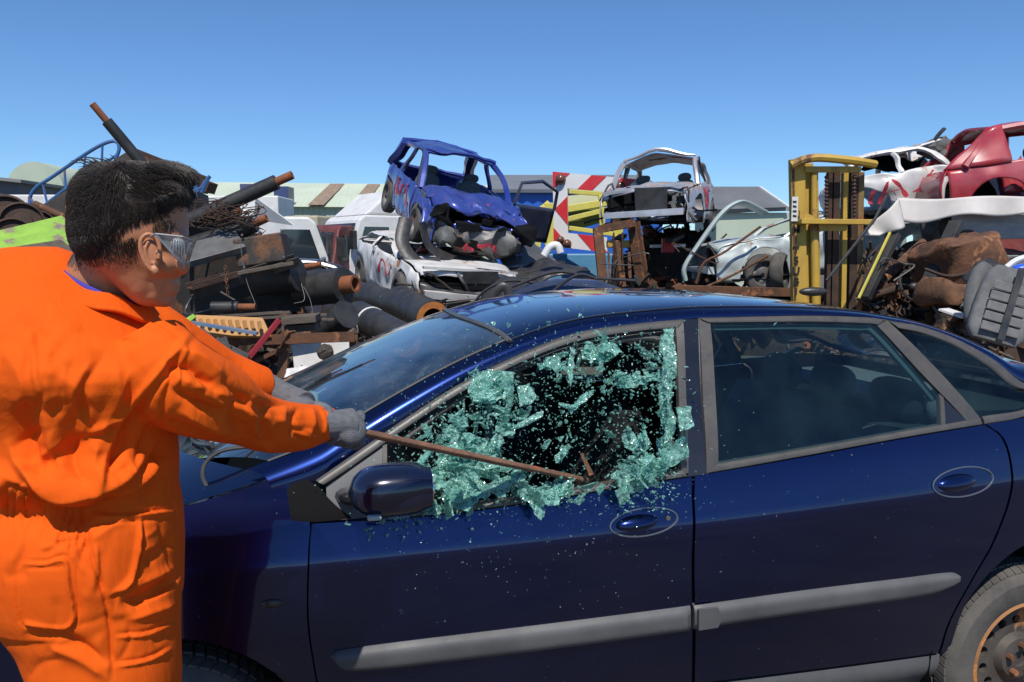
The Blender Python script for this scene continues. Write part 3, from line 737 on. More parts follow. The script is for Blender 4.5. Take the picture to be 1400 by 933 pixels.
FS = [
    # back yoke and sleeve seams
    ([(268, 452), (215, 520), (172, 575), (150, 630), (128, 690)], 7, .006, 'step'),
    ([(120, 378), (160, 420), (205, 440), (245, 462)], 5, .003, 'step'),
    ([(245, 500), (225, 545), (222, 590)], 5, .005, 'groove'), ([(258, 470), (250, 500), (242, 535)], 5, .003, 'step'),
    # blouson folding over the waist
    ([(8, 600), (40, 655), (75, 678), (110, 676), (160, 660), (215, 622)], 10, .012, 'ridge'),
    ([(15, 640), (60, 690), (95, 706), (130, 700), (185, 676), (235, 640)], 8, .012, 'groove'),
    ([(35, 540), (38, 590), (60, 650)], 10, .008, 'groove'), ([(60, 560), (75, 610), (90, 655)], 12, .007, 'ridge'),
    ([(110, 590), (100, 630), (120, 665)], 9, .007, 'groove'), ([(135, 600), (130, 640), (150, 665)], 10, .006, 'ridge'),
    ([(235, 595), (200, 640), (150, 680), (120, 690)], 7, .009, 'groove'), ([(228, 625), (195, 660), (150, 690)], 7, .008, 'ridge'),
    ([(225, 600), (215, 650), (190, 690)], 6, .006, 'groove'), ([(180, 560), (165, 605), (140, 640)], 12, .007, 'groove'),
    # broad soft folds on the back
    ([(20, 430), (70, 470), (90, 540)], 16, .005, 'groove'), ([(150, 470), (120, 530), (110, 580)], 18, .005, 'groove'), ([(95, 450), (140, 455), (190, 470)], 14, .004, 'groove'), ([(40, 500), (90, 520), (140, 560)], 14, .004, 'ridge'),
    ([(0, 470), (30, 520), (28, 570)], 14, .005, 'ridge'),
    # sleeve folds
    ([(225, 500), (262, 505), (300, 540)], 8, .010, 'groove'), ([(235, 478), (275, 490), (310, 520)], 9, .007, 'ridge'),
    ([(232, 530), (270, 552), (312, 566)], 8, .009, 'groove'), ([(240, 515), (285, 535), (330, 548)], 8, .007, 'ridge'),
    ([(245, 560), (290, 585), (330, 590)], 8, .008, 'ridge'), ([(222, 575), (260, 590), (300, 600)], 7, .008, 'groove'),
    ([(330, 535), (318, 565), (326, 600)], 8, .008, 'groove'), ([(350, 540), (342, 570), (355, 605)], 7, .006, 'ridge'), ([(372, 545), (362, 575), (372, 612)], 6, .006, 'groove'),
    ([(392, 552), (386, 580), (398, 612)], 7, .005, 'ridge'), ([(408, 555), (402, 580), (410, 605)], 5, .005, 'groove'), ([(425, 556), (428, 580), (420, 600)], 6, .005, 'ridge'),
    ([(440, 556), (447, 578), (442, 602)], 3, .004, 'step'), ([(300, 520), (350, 550), (400, 555)], 6, .005, 'groove'),
    # seat: waistband, yoke line, pockets
    ([(112, 703), (170, 704), (240, 697)], 3, .004, 'step'), ([(112, 716), (170, 714), (240, 708)], 2.2, .002, 'groove'),
    ([(24, 768), (60, 770), (90, 764), (95, 800), (103, 846), (85, 862), (45, 856), (30, 848), (22, 800), (24, 768)], 3, .0045, 'step'), ([(26, 778), (92, 775)], 2, .002, 'groove'),
    ([(196, 706), (190, 760), (178, 798), (148, 818)], 4, .006, 'step'), ([(136, 742), (140, 790), (148, 818)], 2.2, .003, 'groove'),
    ([(118, 720), (128, 770), (148, 840), (154, 933)], 3, .0045, 'groove'), ([(215, 705), (228, 750), (236, 800)], 3, .003, 'groove'),
    ([(156, 870), (200, 866), (240, 850)], 3, .004, 'step'), ([(156, 910), (200, 902), (236, 884)], 3, .004, 'step'),
    ([(30, 868), (90, 872), (150, 908)], 7, .007, 'groove'), ([(60, 880), (110, 900), (150, 930)], 9, .006, 'ridge'),
    ([(240, 790), (200, 815), (165, 826)], 7, .008, 'groove'), ([(240, 775), (205, 792), (180, 805)], 7, .006, 'ridge'), ([(242, 826), (205, 838), (170, 850)], 7, .006, 'ridge'), ([(240, 740), (215, 755), (200, 775)], 7, .006, 'groove'),
    ([(120, 730), (105, 790), (112, 860)], 10, .004, 'groove'),
]
# gathers of the elastic waist
for k in range(30):
    x = 4 + k * 3.9 + rnd.uniform(-1, 1); y = 655 + 48 * min(1, x / 105) ** .8 if x < 105 else 700
    FS.append(([(x, y - 6), (x + rnd.uniform(-2, 2), y + 14), (x + rnd.uniform(-3, 3), y + 32 + rnd.uniform(0, 34))], rnd.uniform(1.8, 3.0), .0055 * rnd.uniform(.5, 1.2), 'groove'))
FS.append(([(2, 660), (50, 690), (108, 706)], 5, .005, 'groove'))
def crease(x, y, a, l, w, amp):
    bend = rnd.uniform(-.18, .18) * l
    FS.append(([(x - l / 2 * math.cos(a), y - l / 2 * math.sin(a)), (x - bend * math.sin(a), y + bend * math.cos(a)), (x + l / 2 * math.cos(a), y + l / 2 * math.sin(a))], w, amp, rnd.choice(('ridge', 'groove', 'groove', 'step'))))
for k in range(20): crease(rnd.uniform(0, 200), rnd.uniform(500, 610), rnd.uniform(1.3, 2.0), rnd.uniform(60, 140), rnd.uniform(6, 13), rnd.uniform(.0012, .0036))
for k in range(16): crease(rnd.uniform(20, 225), rnd.uniform(585, 670), rnd.uniform(1.9, 2.7), rnd.uniform(30, 80), rnd.uniform(4, 9), rnd.uniform(.002, .005))
for k in range(22): crease(rnd.uniform(10, 230), rnd.uniform(720, 930), rnd.choice((rnd.uniform(1.2, 1.9), rnd.uniform(2.4, 3.1))), rnd.uniform(30, 90), rnd.uniform(4, 10), rnd.uniform(.0012, .0035))
for k in range(26):
    t = rnd.random(); x = 225 + 210 * t; y = rnd.uniform(-32, 32) * (1 - .4 * t) + 525 + 58 * min(1, t * 1.3)
    crease(x, y, rnd.choice((rnd.uniform(.2, .8), rnd.uniform(1.0, 1.9))), rnd.uniform(24, 64), rnd.uniform(3.5, 8), rnd.uniform(.0015, .0048))
co2 = folds(co, no, FS, 1.45)
# low wide wrinkling everywhere
nz = np.array([(.55 - abs(noise.noise(V((p[0] * 15 + p[2] * 4, p[1] * 13, p[2] * 5))))) * .7 + noise.noise(V((p[0] * 34 + p[2] * 14, p[1] * 30, p[2] * 12))) * .28 for p in co2]) * .0020 - .001
co2 = co2 + no * nz[:, None]
me.vertices.foreach_set('co', co2.astype(np.float32).ravel())
cov = mesh_obj('overalls', me, orange, person)
md = cov.modifiers.new('relax', 'SMOOTH'); md.factor = .5; md.iterations = 1
# stitched hems standing on the cloth: cuffs and collar
def rim_tube(pts, r, mat, name, parent=person, n=8, closed=False):
    mb = MB(); mb.tube(pts, r, n); return mb.build(name, mat, parent, world=True, smooth=True)
mb = MB()
def collar(s, t):
    a = R(-215) + R(250) * s
    c = P(143, 400, 1.385); top = (1 - t)
    rx, ry = .064 + .012 * t, .060 + .012 * t
    return c + V((math.cos(a) * rx + .006 * t, math.sin(a) * ry, .012 * top - .016 * t + .030 * (-math.cos(a)) + .004 * math.sin(5 * a)))
mb.grid(collar, 40, 8); 
mb.build('collar', orange, person, world=True, smooth=60, solid=.006)
mb = MB()
def tee(s, t):
    a = R(-200) + R(230) * s; c = P(143, 400, 1.385)
    return c + V((math.cos(a) * (.061), math.sin(a) * (.057), .0155 - .02 * t + .030 * (-math.cos(a))))
mb.grid(tee, 30, 3); mb.build('shirt_collar', blue_cloth, person, world=True, smooth=60, solid=.003)

# ---- body: one continuous figure; head, neck and the limbs under the cloth
HY = 1.36
mb = MB()
head = [(232, 140, 215, HY, .035), (240, 122, 232, HY, .055), (258, 106, 246, HY, .072), (280, 99, 251, HY, .078), (305, 98, 253, HY, .079), (325, 102, 253, HY, .077), (342, 112, 251, HY + .003, .072), (358, 128, 248, HY + .006, .066), (374, 146, 244, HY + .010, .060), (390, 163, 241, HY + .012, .054), (404, 178, 238, HY + .015, .046), (414, 190, 234, HY + .017, .036), (419, 200, 226, HY + .018, .020)]
def ring_tilt(y, xl, xr, Y, b):
    # sections of a bowed head: the face side is lower than the nape side
    r = ring_px(y, xl, xr, Y, b, 0, 36, .95); return r
mb.rings([ring_tilt(*r) for r in smooth_rings(head, 3)])
limb(mb, [(170, 340, 1.38, .052), (146, 368, 1.385, .054), (136, 395, 1.39, .058), (124, 440, 1.40, .068), (110, 500, 1.41, .10)], 24, 20)
# nose, brow, lips, chin, cheek
mb.rings([[P(x + dx * math.cos(a), y, 1.355 + dy * math.sin(a)) for a in [2 * pi * j / 12 for j in range(12)]] for x, y, dx, dy in ((249, 330, 4, .008), (250, 345, 7, .012), (251, 358, 9, .015), (251, 367, 10, .017), (248, 374, 9, .015), (243, 378, 5, .008))])
mb.ell(P(246, 322, 1.345), (.012, .03, .008)); mb.ell(P(240, 389, 1.365), (.007, .02, .005)); mb.ell(P(239, 397, 1.367), (.007, .018, .006)); mb.ell(P(226, 411, 1.372), (.016, .022, .012))
mb.ell(P(222, 362, 1.335), (.022, .03, .02))
# trunk, arms and legs under the overalls
mb.rings([ring_px(y, xl + 32, xr - 34, Y, b * .72) for y, xl, xr, Y, b, k_ in torso[5:]])
mb.rings([ring_px(y, xl + 26, xr - 26, Y, b * .7) for y, xl, xr, Y, b in leg_r]); mb.rings([ring_px(y, xl + 26, xr - 26, Y, b * .7) for y, xl, xr, Y, b in leg_l])
limb(mb, [(a, b, Y, r * .66) for a, b, Y, r in arm_r], 16, 30); limb(mb, [(a, b, Y, r * .66) for a, b, Y, r in arm_l], 16, 30)
me = voxel(mb, .0042, 10, .55)
co = np.empty(len(me.vertices) * 3); me.vertices.foreach_get('co', co); co = co.reshape(-1, 3)
no = np.empty(len(me.vertices) * 3); me.vertices.foreach_get('normal', no); no = no.reshape(-1, 3)
co = folds(co, no, [([(205, 380), (203, 395), (206, 408)], 9, .002, 'groove'), ([(236, 368), (241, 374), (246, 377)], 2.5, .003, 'groove'), ([(246, 392), (238, 393), (231, 394)], 2, .003, 'groove'), ([(236, 384), (228, 392), (224, 402)], 5, .002, 'groove'), ([(205, 400), (215, 412), (230, 416)], 5, .002, 'ridge'), ([(168, 352), (172, 375), (184, 402)], 12, .002, 'groove')])
me.vertices.foreach_set('co', co.astype(np.float32).ravel())
body_co, body_no = co.copy(), no.copy()
body = mesh_obj('body', me, skin, person)
# ear
ec = P(208, 347, 1.283); erot = Matrix.Rotation(R(-8), 3, 'Y') @ Matrix.Rotation(R(22), 3, 'Z')
E = lambda x, y, z: ec + erot @ V((x, y, z))
mb = MB(); mb.ell(E(-.002, .008, 0), (.013, .007, .025), erot, 24, 14)
hel = catmull([E(.007, -.001, -.010), E(.012, -.002, .006), E(.010, -.002, .022), E(.0, -.003, .030), E(-.011, -.003, .024), E(-.015, -.002, .008), E(-.012, -.001, -.012), E(-.006, 0, -.024), E(.002, .0, -.029)], 40)
mb.tube(hel, [.0036] * 40, 8); mb.ell(E(-.001, .001, -.026), (.0065, .0045, .0075)); mb.ell(E(.010, .002, -.004), (.004, .006, .008))
mb.tube(catmull([E(-.002, .001, .020), E(-.009, .0, .006), E(-.006, .001, -.012), E(.002, .002, -.016)], 16), .0028, 8)
mb.ell(E(.0, .018, .0), (.012, .014, .022), erot)
em = voxel(mb, .0014, 4, .5); eo = mesh_obj('ear', em, skin, body)
# eye behind the goggles
mb = MB(); mb.ell(P(243, 334, 1.318), .0105); e_ = mb.build('eye', pbr('eye_white', (.7, .68, .64), rough=.2), body, world=True, smooth=True)
# ---- hair: a cap and thousands of short tapered locks
def cap_ring(y, xl, xr, Y, b): return ring_px(y + 4, xl + 8, xr - (12 if y < 315 else 5), Y, b - .004, 0, 40, .95)
cap = [(221, 158, 205, HY, .022), (226, 128, 232, HY, .050), (238, 110, 252, HY, .070), (256, 99, 262, HY, .082), (278, 95, 262, HY - .003, .087), (300, 94, 256, HY - .003, .088), (312, 95, 238, HY - .004, .0870), (323, 97, 222, HY - .003, .0835), (333, 99, 210, HY - .001, .0785), (342, 106, 198, HY + .001, .073), (350, 120, 186, HY + .003, .066)]
mb = MB(); crings = [cap_ring(*r) for r in smooth_rings(cap, 3)]; mb.rings(crings)
# locks over a swept quiff
mb.ell(P(236, 265, HY - .02), (.024, .055, .019), e=.9); mb.ell(P(225, 243, HY), (.045, .06, .022))
capme = voxel(mb, .005, 3, .5)
cc = np.empty(len(capme.vertices) * 3); capme.vertices.foreach_get('co', cc); cc = cc.reshape(-1, 3)
cn = np.empty(len(capme.vertices) * 3); capme.vertices.foreach_get('normal', cn); cn = cn.reshape(-1, 3)
bump_ = np.array([noise.noise(V((p[0] * 60, p[1] * 60, p[2] * 25))) for p in cc]) * .003
capme.vertices.foreach_set('co', (cc + cn * (bump_ - .002)[:, None]).astype(np.float32).ravel())
hair = mesh_obj('hair', capme, hair_m, person)
hb = MB(); idx = list(range(len(cc))); hr = random.Random(5)
hx, hy = proj_np(cc)
for _ in range(24000):
    i = hr.choice(idx); p = V(cc[i]); nn = V(cn[i]); x, y = hx[i], hy[i]
    if nn.y > .75: continue
    # crown whorl near (165,228): locks flow away from it, forward on top, down at the sides
    fl = V((x - 160, 0, -(y - 215))); fl.normalize()
    if y < 270 and x > 170: fl = V((1, -.1, -.12))
    if y > 320: fl = V((.15, -.1, -1))
    fl = (fl + V((hr.gauss(0, .2), hr.gauss(0, .2), hr.gauss(0, .2)))); fl = fl - nn * fl.dot(nn)
    if fl.length < 1e-3: continue
    fl.normalize()
    top = max(0, min(1, (300 - y) / 60))
    ln = hr.uniform(.008, .015) + hr.uniform(.002, .014) * top; lift = hr.uniform(.04, .22) + (.16 * hr.random() if top > .8 else 0)
    ln *= max(.4, min(1, 1 - (y - 318) / 36 * .6)); lift *= max(.4, min(1, 1 - (y - 318) / 36))
    sd = fl.cross(nn) * hr.uniform(.0003, .00062)
    p0 = p - nn * .003; p1 = p + fl * ln * .5 + nn * ln * lift * .7; p2 = p + fl * ln + nn * ln * lift * .55 + V((0, 0, -.001))
    hb.add([p0 - sd, p0 + sd, p1 + sd * .8, p1 - sd * .8, p2 + nn * .0002, p0 + nn * sd.length, p1 + nn * sd.length], [(0, 1, 2, 3), (3, 2, 4), (0, 5, 6, 3), (5, 1, 2, 6), (3, 6, 4), (6, 2, 4)])
co, no = body_co, body_no
bx, by = proj_np(co)
hl = []
for i in range(len(co)):
    x, y = bx[i], by[i]
    if no[i][1] > .6 or co[i][1] > 1.45: continue
    low = 372 - max(0, x - 130) * .10
    if 94 < x < 200 and 326 < y < low: hl.append((i, min(1, max(0, (low - y) / 26)) * (1 if x < 180 else max(.25, (204 - x) / 24))))
    elif 210 < x < 238 and 300 < y < 350: hl.append((i, min(1, max(0, (350 - y) / 34)) * (1 if x < 228 else .6)))
for _ in range(9000):      # short hair thinning out over nape, temple and sideburn
    i, dens = hr.choice(hl)
    if hr.random() > dens ** 1.3: continue
    p = V(co[i]); nn = V(no[i]); p += (lambda q: q - nn * q.dot(nn))(V((hr.uniform(-.003, .003), hr.uniform(-.003, .003), hr.uniform(-.003, .003)))); fl = V((.2 + hr.gauss(0, .2), -.1, -1 + hr.gauss(0, .2))); fl = (fl - nn * fl.dot(nn)).normalized()
    ln = hr.uniform(.004, .009) * (.45 + .55 * dens); sd = fl.cross(nn) * hr.uniform(.00018, .00036)
    p1 = p + fl * ln * .5 + nn * ln * .2; p2 = p + fl * ln + nn * ln * .16
    hb.add([p - sd, p + sd, p1 + sd * .8, p1 - sd * .8, p2, p + nn * sd.length, p1 + nn * sd.length], [(0, 1, 2, 3), (3, 2, 4), (0, 5, 6, 3), (5, 1, 2, 6), (3, 6, 4), (6, 2, 4)])
for k in range(26):   # cowlick standing off the crown
    p = P(hr.uniform(128, 165), hr.uniform(226, 234), HY - .03 + hr.uniform(-.03, .03)); d = V((-.03 + hr.gauss(0, .008), 0, .012 + hr.gauss(0, .006)))
    hb.tube([p, p + d * .6 + V((0, 0, .004)), p + d], [.0012, .0009, .0003], 4)
o = hb.build('hair_strands', hair_m, hair, world=True)
# ---- goggles
gl = glass_mat('clear_goggle_plastic', (.90, .92, .93), rough=.04, extra=.05, haze=((.7, .72, .75), .28))
fr_m = pbr('goggle_frame', (.22, .23, .25), rough=.45, spec=.3)
gy = 1.262
mb = MB()
side = [P(214, 321, gy + .004), P(250, 325, gy + .012), P(262, 330, gy + .028), P(257, 345, gy + .030), P(251, 362, gy + .028), P(236, 348, gy + .012)]
mb.plate(side, .002)
front = [P(262, 330, gy + .028), P(267, 332, gy + .06), P(266, 334, gy + .14), P(258, 356, gy + .14), P(258, 358, gy + .06), P(251, 362, gy + .028)]
mb.add(front, [(0, 1, 4, 5), (1, 2, 3, 4)]); gg = mb.build('goggles', gl, person, world=True, solid=.0015)
mb = MB()
mb.tube([P(213, 320, gy + .002), P(250, 324, gy + .010), P(262, 329, gy + .027), P(267, 331, gy + .06), P(266, 333, gy + .14)], .0016, 6)
mb.tube([P(213, 321, gy + .002), P(236, 348, gy + .011), P(251, 363, gy + .027), P(258, 358, gy + .06), P(258, 357, gy + .14)], .0016, 6)
for k in range(6):
    x = 236 + k * 3.2; mb.tube([P(x, 328 + k * .6, gy + .008 + .001 * k), P(x - 2 + k * .4, 340 + k * 2.2, gy + .011 + .001 * k)], .0008, 5)
mb.tube([P(213, 320, gy + .002), P(206, 324, 1.27)], .0018, 6)
mb.build('goggle_frame', fr_m, gg, world=True, smooth=True)
# ---- iron bar and gloved hands
bar0 = P(452, 582, 1.80); q = on_side(800, 657, .03); barE = cpt(q.x, W(*q) + .03, q.y)
bd = (barE - bar0).normalized(); b0 = bar0 - bd * .42
bar_m = pbr('rusty_bar_red_paint', (.20, .10, .055), (.13, .065, .04), scale=25, rough=.75, bump=.3, bscale=120)
red_chip = bar_m
nt_ = bar_m.node_tree
mb = MB(); pts = [b0 + (barE - b0) * (i / 30) for i in range(31)]
mb.tube(pts, [.0125 + .0006 * math.sin(i * 2.1) for i in range(31)], 12, sq=.75); mb.ell(barE, (.011, .011, .009))
bar = mb.build('iron_bar', pbr('rusty_bar', (.23, .115, .065), (.14, .07, .042), scale=22, rough=.72, bump=.35, bscale=140, rust=.27, rustc=(.30, .045, .022), rscale=14), smooth=True)
tag(bar, 'long rusty iron bar with flaking red paint pushed through the broken window', 'iron bar')
def fist(center, axis, back, name_, mir=1, elbow=None, s=1.0):
    """gloved fist closed round the bar: palm block, four curled fingers and a thumb"""
    ax = axis.normalized(); bk = (back - ax * back.dot(ax)).normalized(); up = ax.cross(bk) * mir
    def q(a, r, ang): return center + ax * a * s + (bk * math.cos(ang) + up * math.sin(ang)) * r * s
    mb = MB()
    mb.ell(center + bk * .030 * s - ax * .004 + up * .012 * s, (.040 * s, .042 * s, .040 * s), Matrix((ax, bk * .62, up * 1.0)).transposed(), 24, 14)
    for k, (w_, r0, ln) in enumerate(((.031, .0088, 1), (.0105, .0092, 1.06), (-.0105, .0088, 1.0), (-.0300, .0078, .88))):
        pts = [q(w_ * .8, .034, R(15)), q(w_, .040, R(62)), q(w_, .034, R(115)), q(w_ * .98, .026, R(175)), q(w_ * .96, .022, R(235) * ln)]
        mb.tube(catmull(pts, 14), [r0 * s * (1.08 if i < 9 else .95) for i in range(14)], 10)
        mb.ell(pts[1], r0 * s * 1.15)
    pts = [q(.020, .036, R(-25)), q(.036, .036, R(-70)), q(.042, .028, R(-120)), q(.034, .026, R(-165))]
    mb.tube(catmull(pts, 12), [.0125 * s] * 8 + [.0105 * s] * 4, 10)
    if elbow is not None:
        w0 = center + bk * .034 * s; d = (elbow - w0).normalized()
        mb.tube([w0, w0 + d * .04, w0 + d * .08, w0 + d * .13], [.034 * s, .031 * s, .030 * s, .032 * s], 18)
    me = voxel(mb, .0019, 3, .5)
    o = mesh_obj(name_, me, glove_m, person); me.materials.append(palm_m); L_ = MW[person.name].translation
    for f in me.polygons:
        p = f.center + L_ - center; rd_ = p - ax * p.dot(ax)
        if rd_.length < .031 * s and abs(p.dot(ax)) < .06: f.material_index = 1
    return o
hr_c = P(472, 584, 1.80 + .02); t_ = (hr_c - b0).dot(bd); hr_c = b0 + bd * t_
fist(hr_c, bd, V((-.35, -.75, .45)), 'glove', 1, P(425, 582, 1.75))
hl_c = hr_c - bd * .07 + V((0, 0, 0)); hl_c = b0 + bd * (t_ - .10)
fist(hl_c + V((0, 0, 0)), bd, V((-.5, .2, .75)), 'glove', -1, P(372, 533, 1.84))
# boots on the ground
for lr, yo in ((leg_r, 0), (leg_l, 0)):
    y, xl, xr, Y, b = lr[-1]; c = P((xl + xr) / 2, y, Y)
    mb = MB(); f = V((.85, .5, 0)).normalized(); sdv = V((-f.y, f.x, 0))
    for k in range(9):
        t = k / 8
    rg = []
    for k in range(9):
        t = k / 8; cx = V((c.x, c.y, 0)) + f * (-.09 + .29 * t); h = .11 - .06 * t ** 1.5 if t > .35 else .12; wd = .045 + .012 * math.sin(pi * t)
        wd *= (1 if 0 < k < 8 else .6)
        rg.append([cx + sdv * (wd * math.copysign(abs(math.cos(a)) ** .6, math.cos(a))) + V((0, 0, max(0, h / 2 + h / 2 * math.copysign(abs(math.sin(a)) ** .6, math.sin(a))))) for a in [2 * pi * j / 16 for j in range(16)]])
    mb.rings(rg); mb.tube([V((c.x, c.y, .06)), V((c.x, c.y, max(.2, c.z + .05)))], .058, 16)
    mb.build('boot', pbr('black_boot', (.02, .018, .016), rough=.5), person, world=True, smooth=50)
# ================================================================= generators for the yard
blue_p = pbr('scrap_blue_paint', (.035, .07, .36), (.025, .05, .28), scale=3, rough=.3, metal=.3, coat=.6, dust=.25, rust=.10, rscale=5)
silver_p = pbr('scrap_silver_paint', (.50, .50, .52), (.38, .37, .38), scale=5, rough=.35, metal=.4, rust=.30, rustc=(.22, .11, .06), rscale=3, dust=.15)
white_sp = pbr('scrap_white_paint', (.70, .69, .67), (.55, .53, .50), scale=4, rough=.4, rust=.22, rustc=(.2, .1, .05), rscale=3.5, dust=.15)
pale_p = pbr('scrap_pale_paint', (.50, .55, .53), (.38, .42, .41), scale=4, rough=.4, metal=.2, rust=.2, rscale=4)
red_p = pbr('scrap_red_paint', (.42, .018, .03), (.30, .012, .022), scale=3, rough=.35, coat=.5, dust=.22, dustc=(.5, .4, .4))
dkblue_p = pbr('scrap_dark_blue', (.015, .025, .07), (.02, .025, .045), scale=4, rough=.3, coat=.5, dust=.2)
spray = pbr('red_spray_paint', (.50, .03, .05), (.42, .05, .07), scale=9, rough=.7)
yellow_p = pbr('worn_yellow_paint', (.52, .33, .045), (.42, .26, .045), scale=6, rough=.55, rust=.28, rustc=(.12, .06, .03), rscale=4, stretch=(1, 1, .4))
lime = pbr('lime_paint', (.27, .47, .06), (.20, .37, .05), scale=7, rough=.75, rust=.36, rustc=(.14, .11, .08), rscale=6)
concrete = pbr('grey_weathered_beam', (.36, .35, .33), (.25, .24, .23), scale=6, rough=.9, bump=.2, stretch=(.5, 1, 2))
sgrey = pbr('dull_grey_steel', (.16, .16, .155), (.11, .105, .10), scale=6, rough=.55, metal=.4, rust=.25, rscale=5)
glass_dk = pbr('dark_vehicle_glass', (.02, .03, .035), rough=.06, spec=.8)
seat_g = pbr('grey_seat_cloth', (.30, .30, .29), (.22, .22, .215), scale=12, rough=.9)
blue_steel = pbr('blue_painted_steel', (.04, .14, .36), (.05, .12, .26), scale=8, rough=.5, rust=.2, rscale=9)
headlamp = pbr('headlamp_chrome', (.5, .5, .5), rough=.2, metal=.9)
def tyre_on(parent, c, d, r, w, tread=True, rim=sgrey):
    mb = MB(); rr = r * .62
    mb.lathe(c, d, [(rr, -w * .38), (rr + .01, -w / 2), (r - .04, -w / 2), (r - .01, -w * .4), (r, -w * .25), (r, w * .25), (r - .01, w * .4), (r - .04, w / 2), (rr + .01, w / 2), (rr, w * .38), (rr, -w * .38)], 32)
    m = MB(); m.lathe(c, d, [(rr, -w * .42), (rr - .015, -w * .3), (rr - .03, -w * .1), (rr * .55, -w * .14), (rr * .45, -w * .26), (rr * .15, -w * .3), (0.0, -w * .3)], 28)
    for k in range(5):
        a, b, dd = frame(d); an = 2 * pi * k / 5; p = V(c) + (a * math.cos(an) + b * math.sin(an)) * rr * .72 - dd * w * .10
        m.ell(p, (.05, .05, .02), n_rot(dd), 10, 6)
    wl = m.build('wheel', rim, parent, smooth=True)
    MW.setdefault(wl.name, MW.get(parent.name, Matrix())); t = mb.build('tyre', tyre_m, wl, smooth=True)
    return wl
def n_rot(d):
    a, b, d = frame(d); return Matrix((a, b, d)).transposed()
def wreck(name, label, center, rot, paint, L=3.8, Wd=1.62, H=1.42, amp=.025, seed=1, defo=None, hood=True, roof=True, front=True, doors=(1, 1), wheels=(1, 1, 1, 1), group='wrecked cars piled up in the yard', glass=False, zmid=.7, lamps=True, cpil=.05, bumper=None, engine=False, seats=True, cat='wrecked car'):
    root = thing(name, label, cat, V(center) - rot @ V((0, 0, zmid)), rot, group)
    hw = Wd / 2; x1 = L / 2; x0 = -L / 2
    axf = L * .31; axr = -L * .33; wr = .30
    zbelt = lut([(x0, H * .60), (-L * .2, H * .62), (L * .2, H * .58), (x1 - .1, H * .50), (x1, H * .42)])
    def hwx(x): return hw * (1 - .13 * abs(2 * x / L) ** 4)
    sd_ = V((seed * 7.3, seed * 3.1, seed * 1.7))
    def df(p):
        p = V(p); q = p + noise.noise_vector(p * 1.6 + sd_) * amp + noise.noise_vector(p * 4.5 + sd_) * amp * .55
        return V(defo(q)) if defo else q
    def bld(mb, nm, mt, par=root, **k):
        k.setdefault('smooth', 40)
        mb.warp(df); o = mb.build(nm, mt, par, **k); MW.setdefault(o.name, MW[root.name]); return o
    def bot(x):
        z = .22
        for ax in (axf, axr):
            d = abs(x - ax)
            if d < .37: z = max(z, wr + math.sqrt(max(0, .37 ** 2 - d * d)))
        return z
    def yside(x, z, s):
        t = (z - .2) / (zbelt(x) - .2)
        return s * hwx(x) * (1 - .05 * (1 - min(1, max(0, t * 1.6))) - .05 * max(0, t - .75) * 4)
    mb = MB()
    for s in (1, -1):
        def f(u, v, s=s):
            x = x0 + (x1 - x0) * u; a, b = bot(x), zbelt(x); z = a + (b - a) * v; return V((x, yside(x, z, s), z))
        mb.grid(f, 90, 10, s < 0)
    mb.grid(lambda u, v: V((x0 - .10 * math.sin(pi * v), yside(x0, .4, 1) * (1 - 2 * u), .25 + (H * .60 - .25) * v)), 14, 6)
    bld(mb, 'body', paint, solid=.012)
    mb = MB(); mb.grid(lambda u, v: V((x0 + .1 + (L - .35) * u, (hw - .06) * (1 - 2 * v), .24 + .02 * math.sin(9 * u))), 20, 8)
    mb.box((x0 + L * .88, 0, .45), (.4, hw * 1.5, .35)) if not engine else None
    bld(mb, 'floor_pan', int_black, solid=.03)
    xc = L * .23; xw = L * .03; xrr = -L * .34; xe = -L * .44
    if hood:
        mb = MB()
        def f(u, v):
            x = xc + (x1 - .04 - xc) * u; s_ = 1 - 2 * v; return V((x + .06 * (1 - s_ * s_) * u, s_ * (hwx(x) - .06), zbelt(x) + .03 + .06 * (1 - s_ ** 4) - .03 * u * u))
        mb.grid(f, 24, 24); bld(mb, 'bonnet', paint, solid=.015)
    if front:
        mb = MB()
        def ff(u, v):
            s_ = 1 - 2 * u; x = x1 - .14 * abs(s_) ** 3 + .02; return V((x, s_ * hwx(x) * .98, .50 + (zbelt(x1) - .50) * v))
        mb.grid(ff, 24, 4); bld(mb, 'front_panel', paint if lamps else int_black, solid=.015)
        mb = MB()
        def fb(u, v):
            s_ = 1 - 2 * u; x = x1 + .07 * math.sin(pi * v) - .20 * abs(s_) ** 4 + .03; return V((x, s_ * hwx(x) * 1.01, .22 + .33 * v))
        mb.grid(fb, 28, 8); b = bld(mb, 'front_bumper', bumper or sgrey, solid=.02)
        mb = MB(); mb.box((x1 + .115, 0, .36), (.03, hw * 1.0, .10)); bld(mb, 'bumper_slot', int_black, b)
        mb = MB(); mb.box((x1 + .03, 0, .58), (.06, hw * .8, .07)); bld(mb, 'grille', int_black)
        if lamps == 2:
            for s in (1, -1):
                mb = MB(); mb.ell((x1 - .05, s * hw * .74, .635), (.085, .16, .095), e=.45); h = bld(mb, 'headlamp_socket', int_black)
        elif lamps:
            for s in (1, -1):
                mb = MB(); mb.ell((x1 - .03, s * hw * .74, .64), (.09, .17, .10), e=.7); h = bld(mb, 'headlamp', int_black)
                mb = MB(); mb.ell((x1 + .04, s * hw * .70, .64), (.06, .10, .07), e=.8); bld(mb, 'headlamp_reflector', headlamp, h)
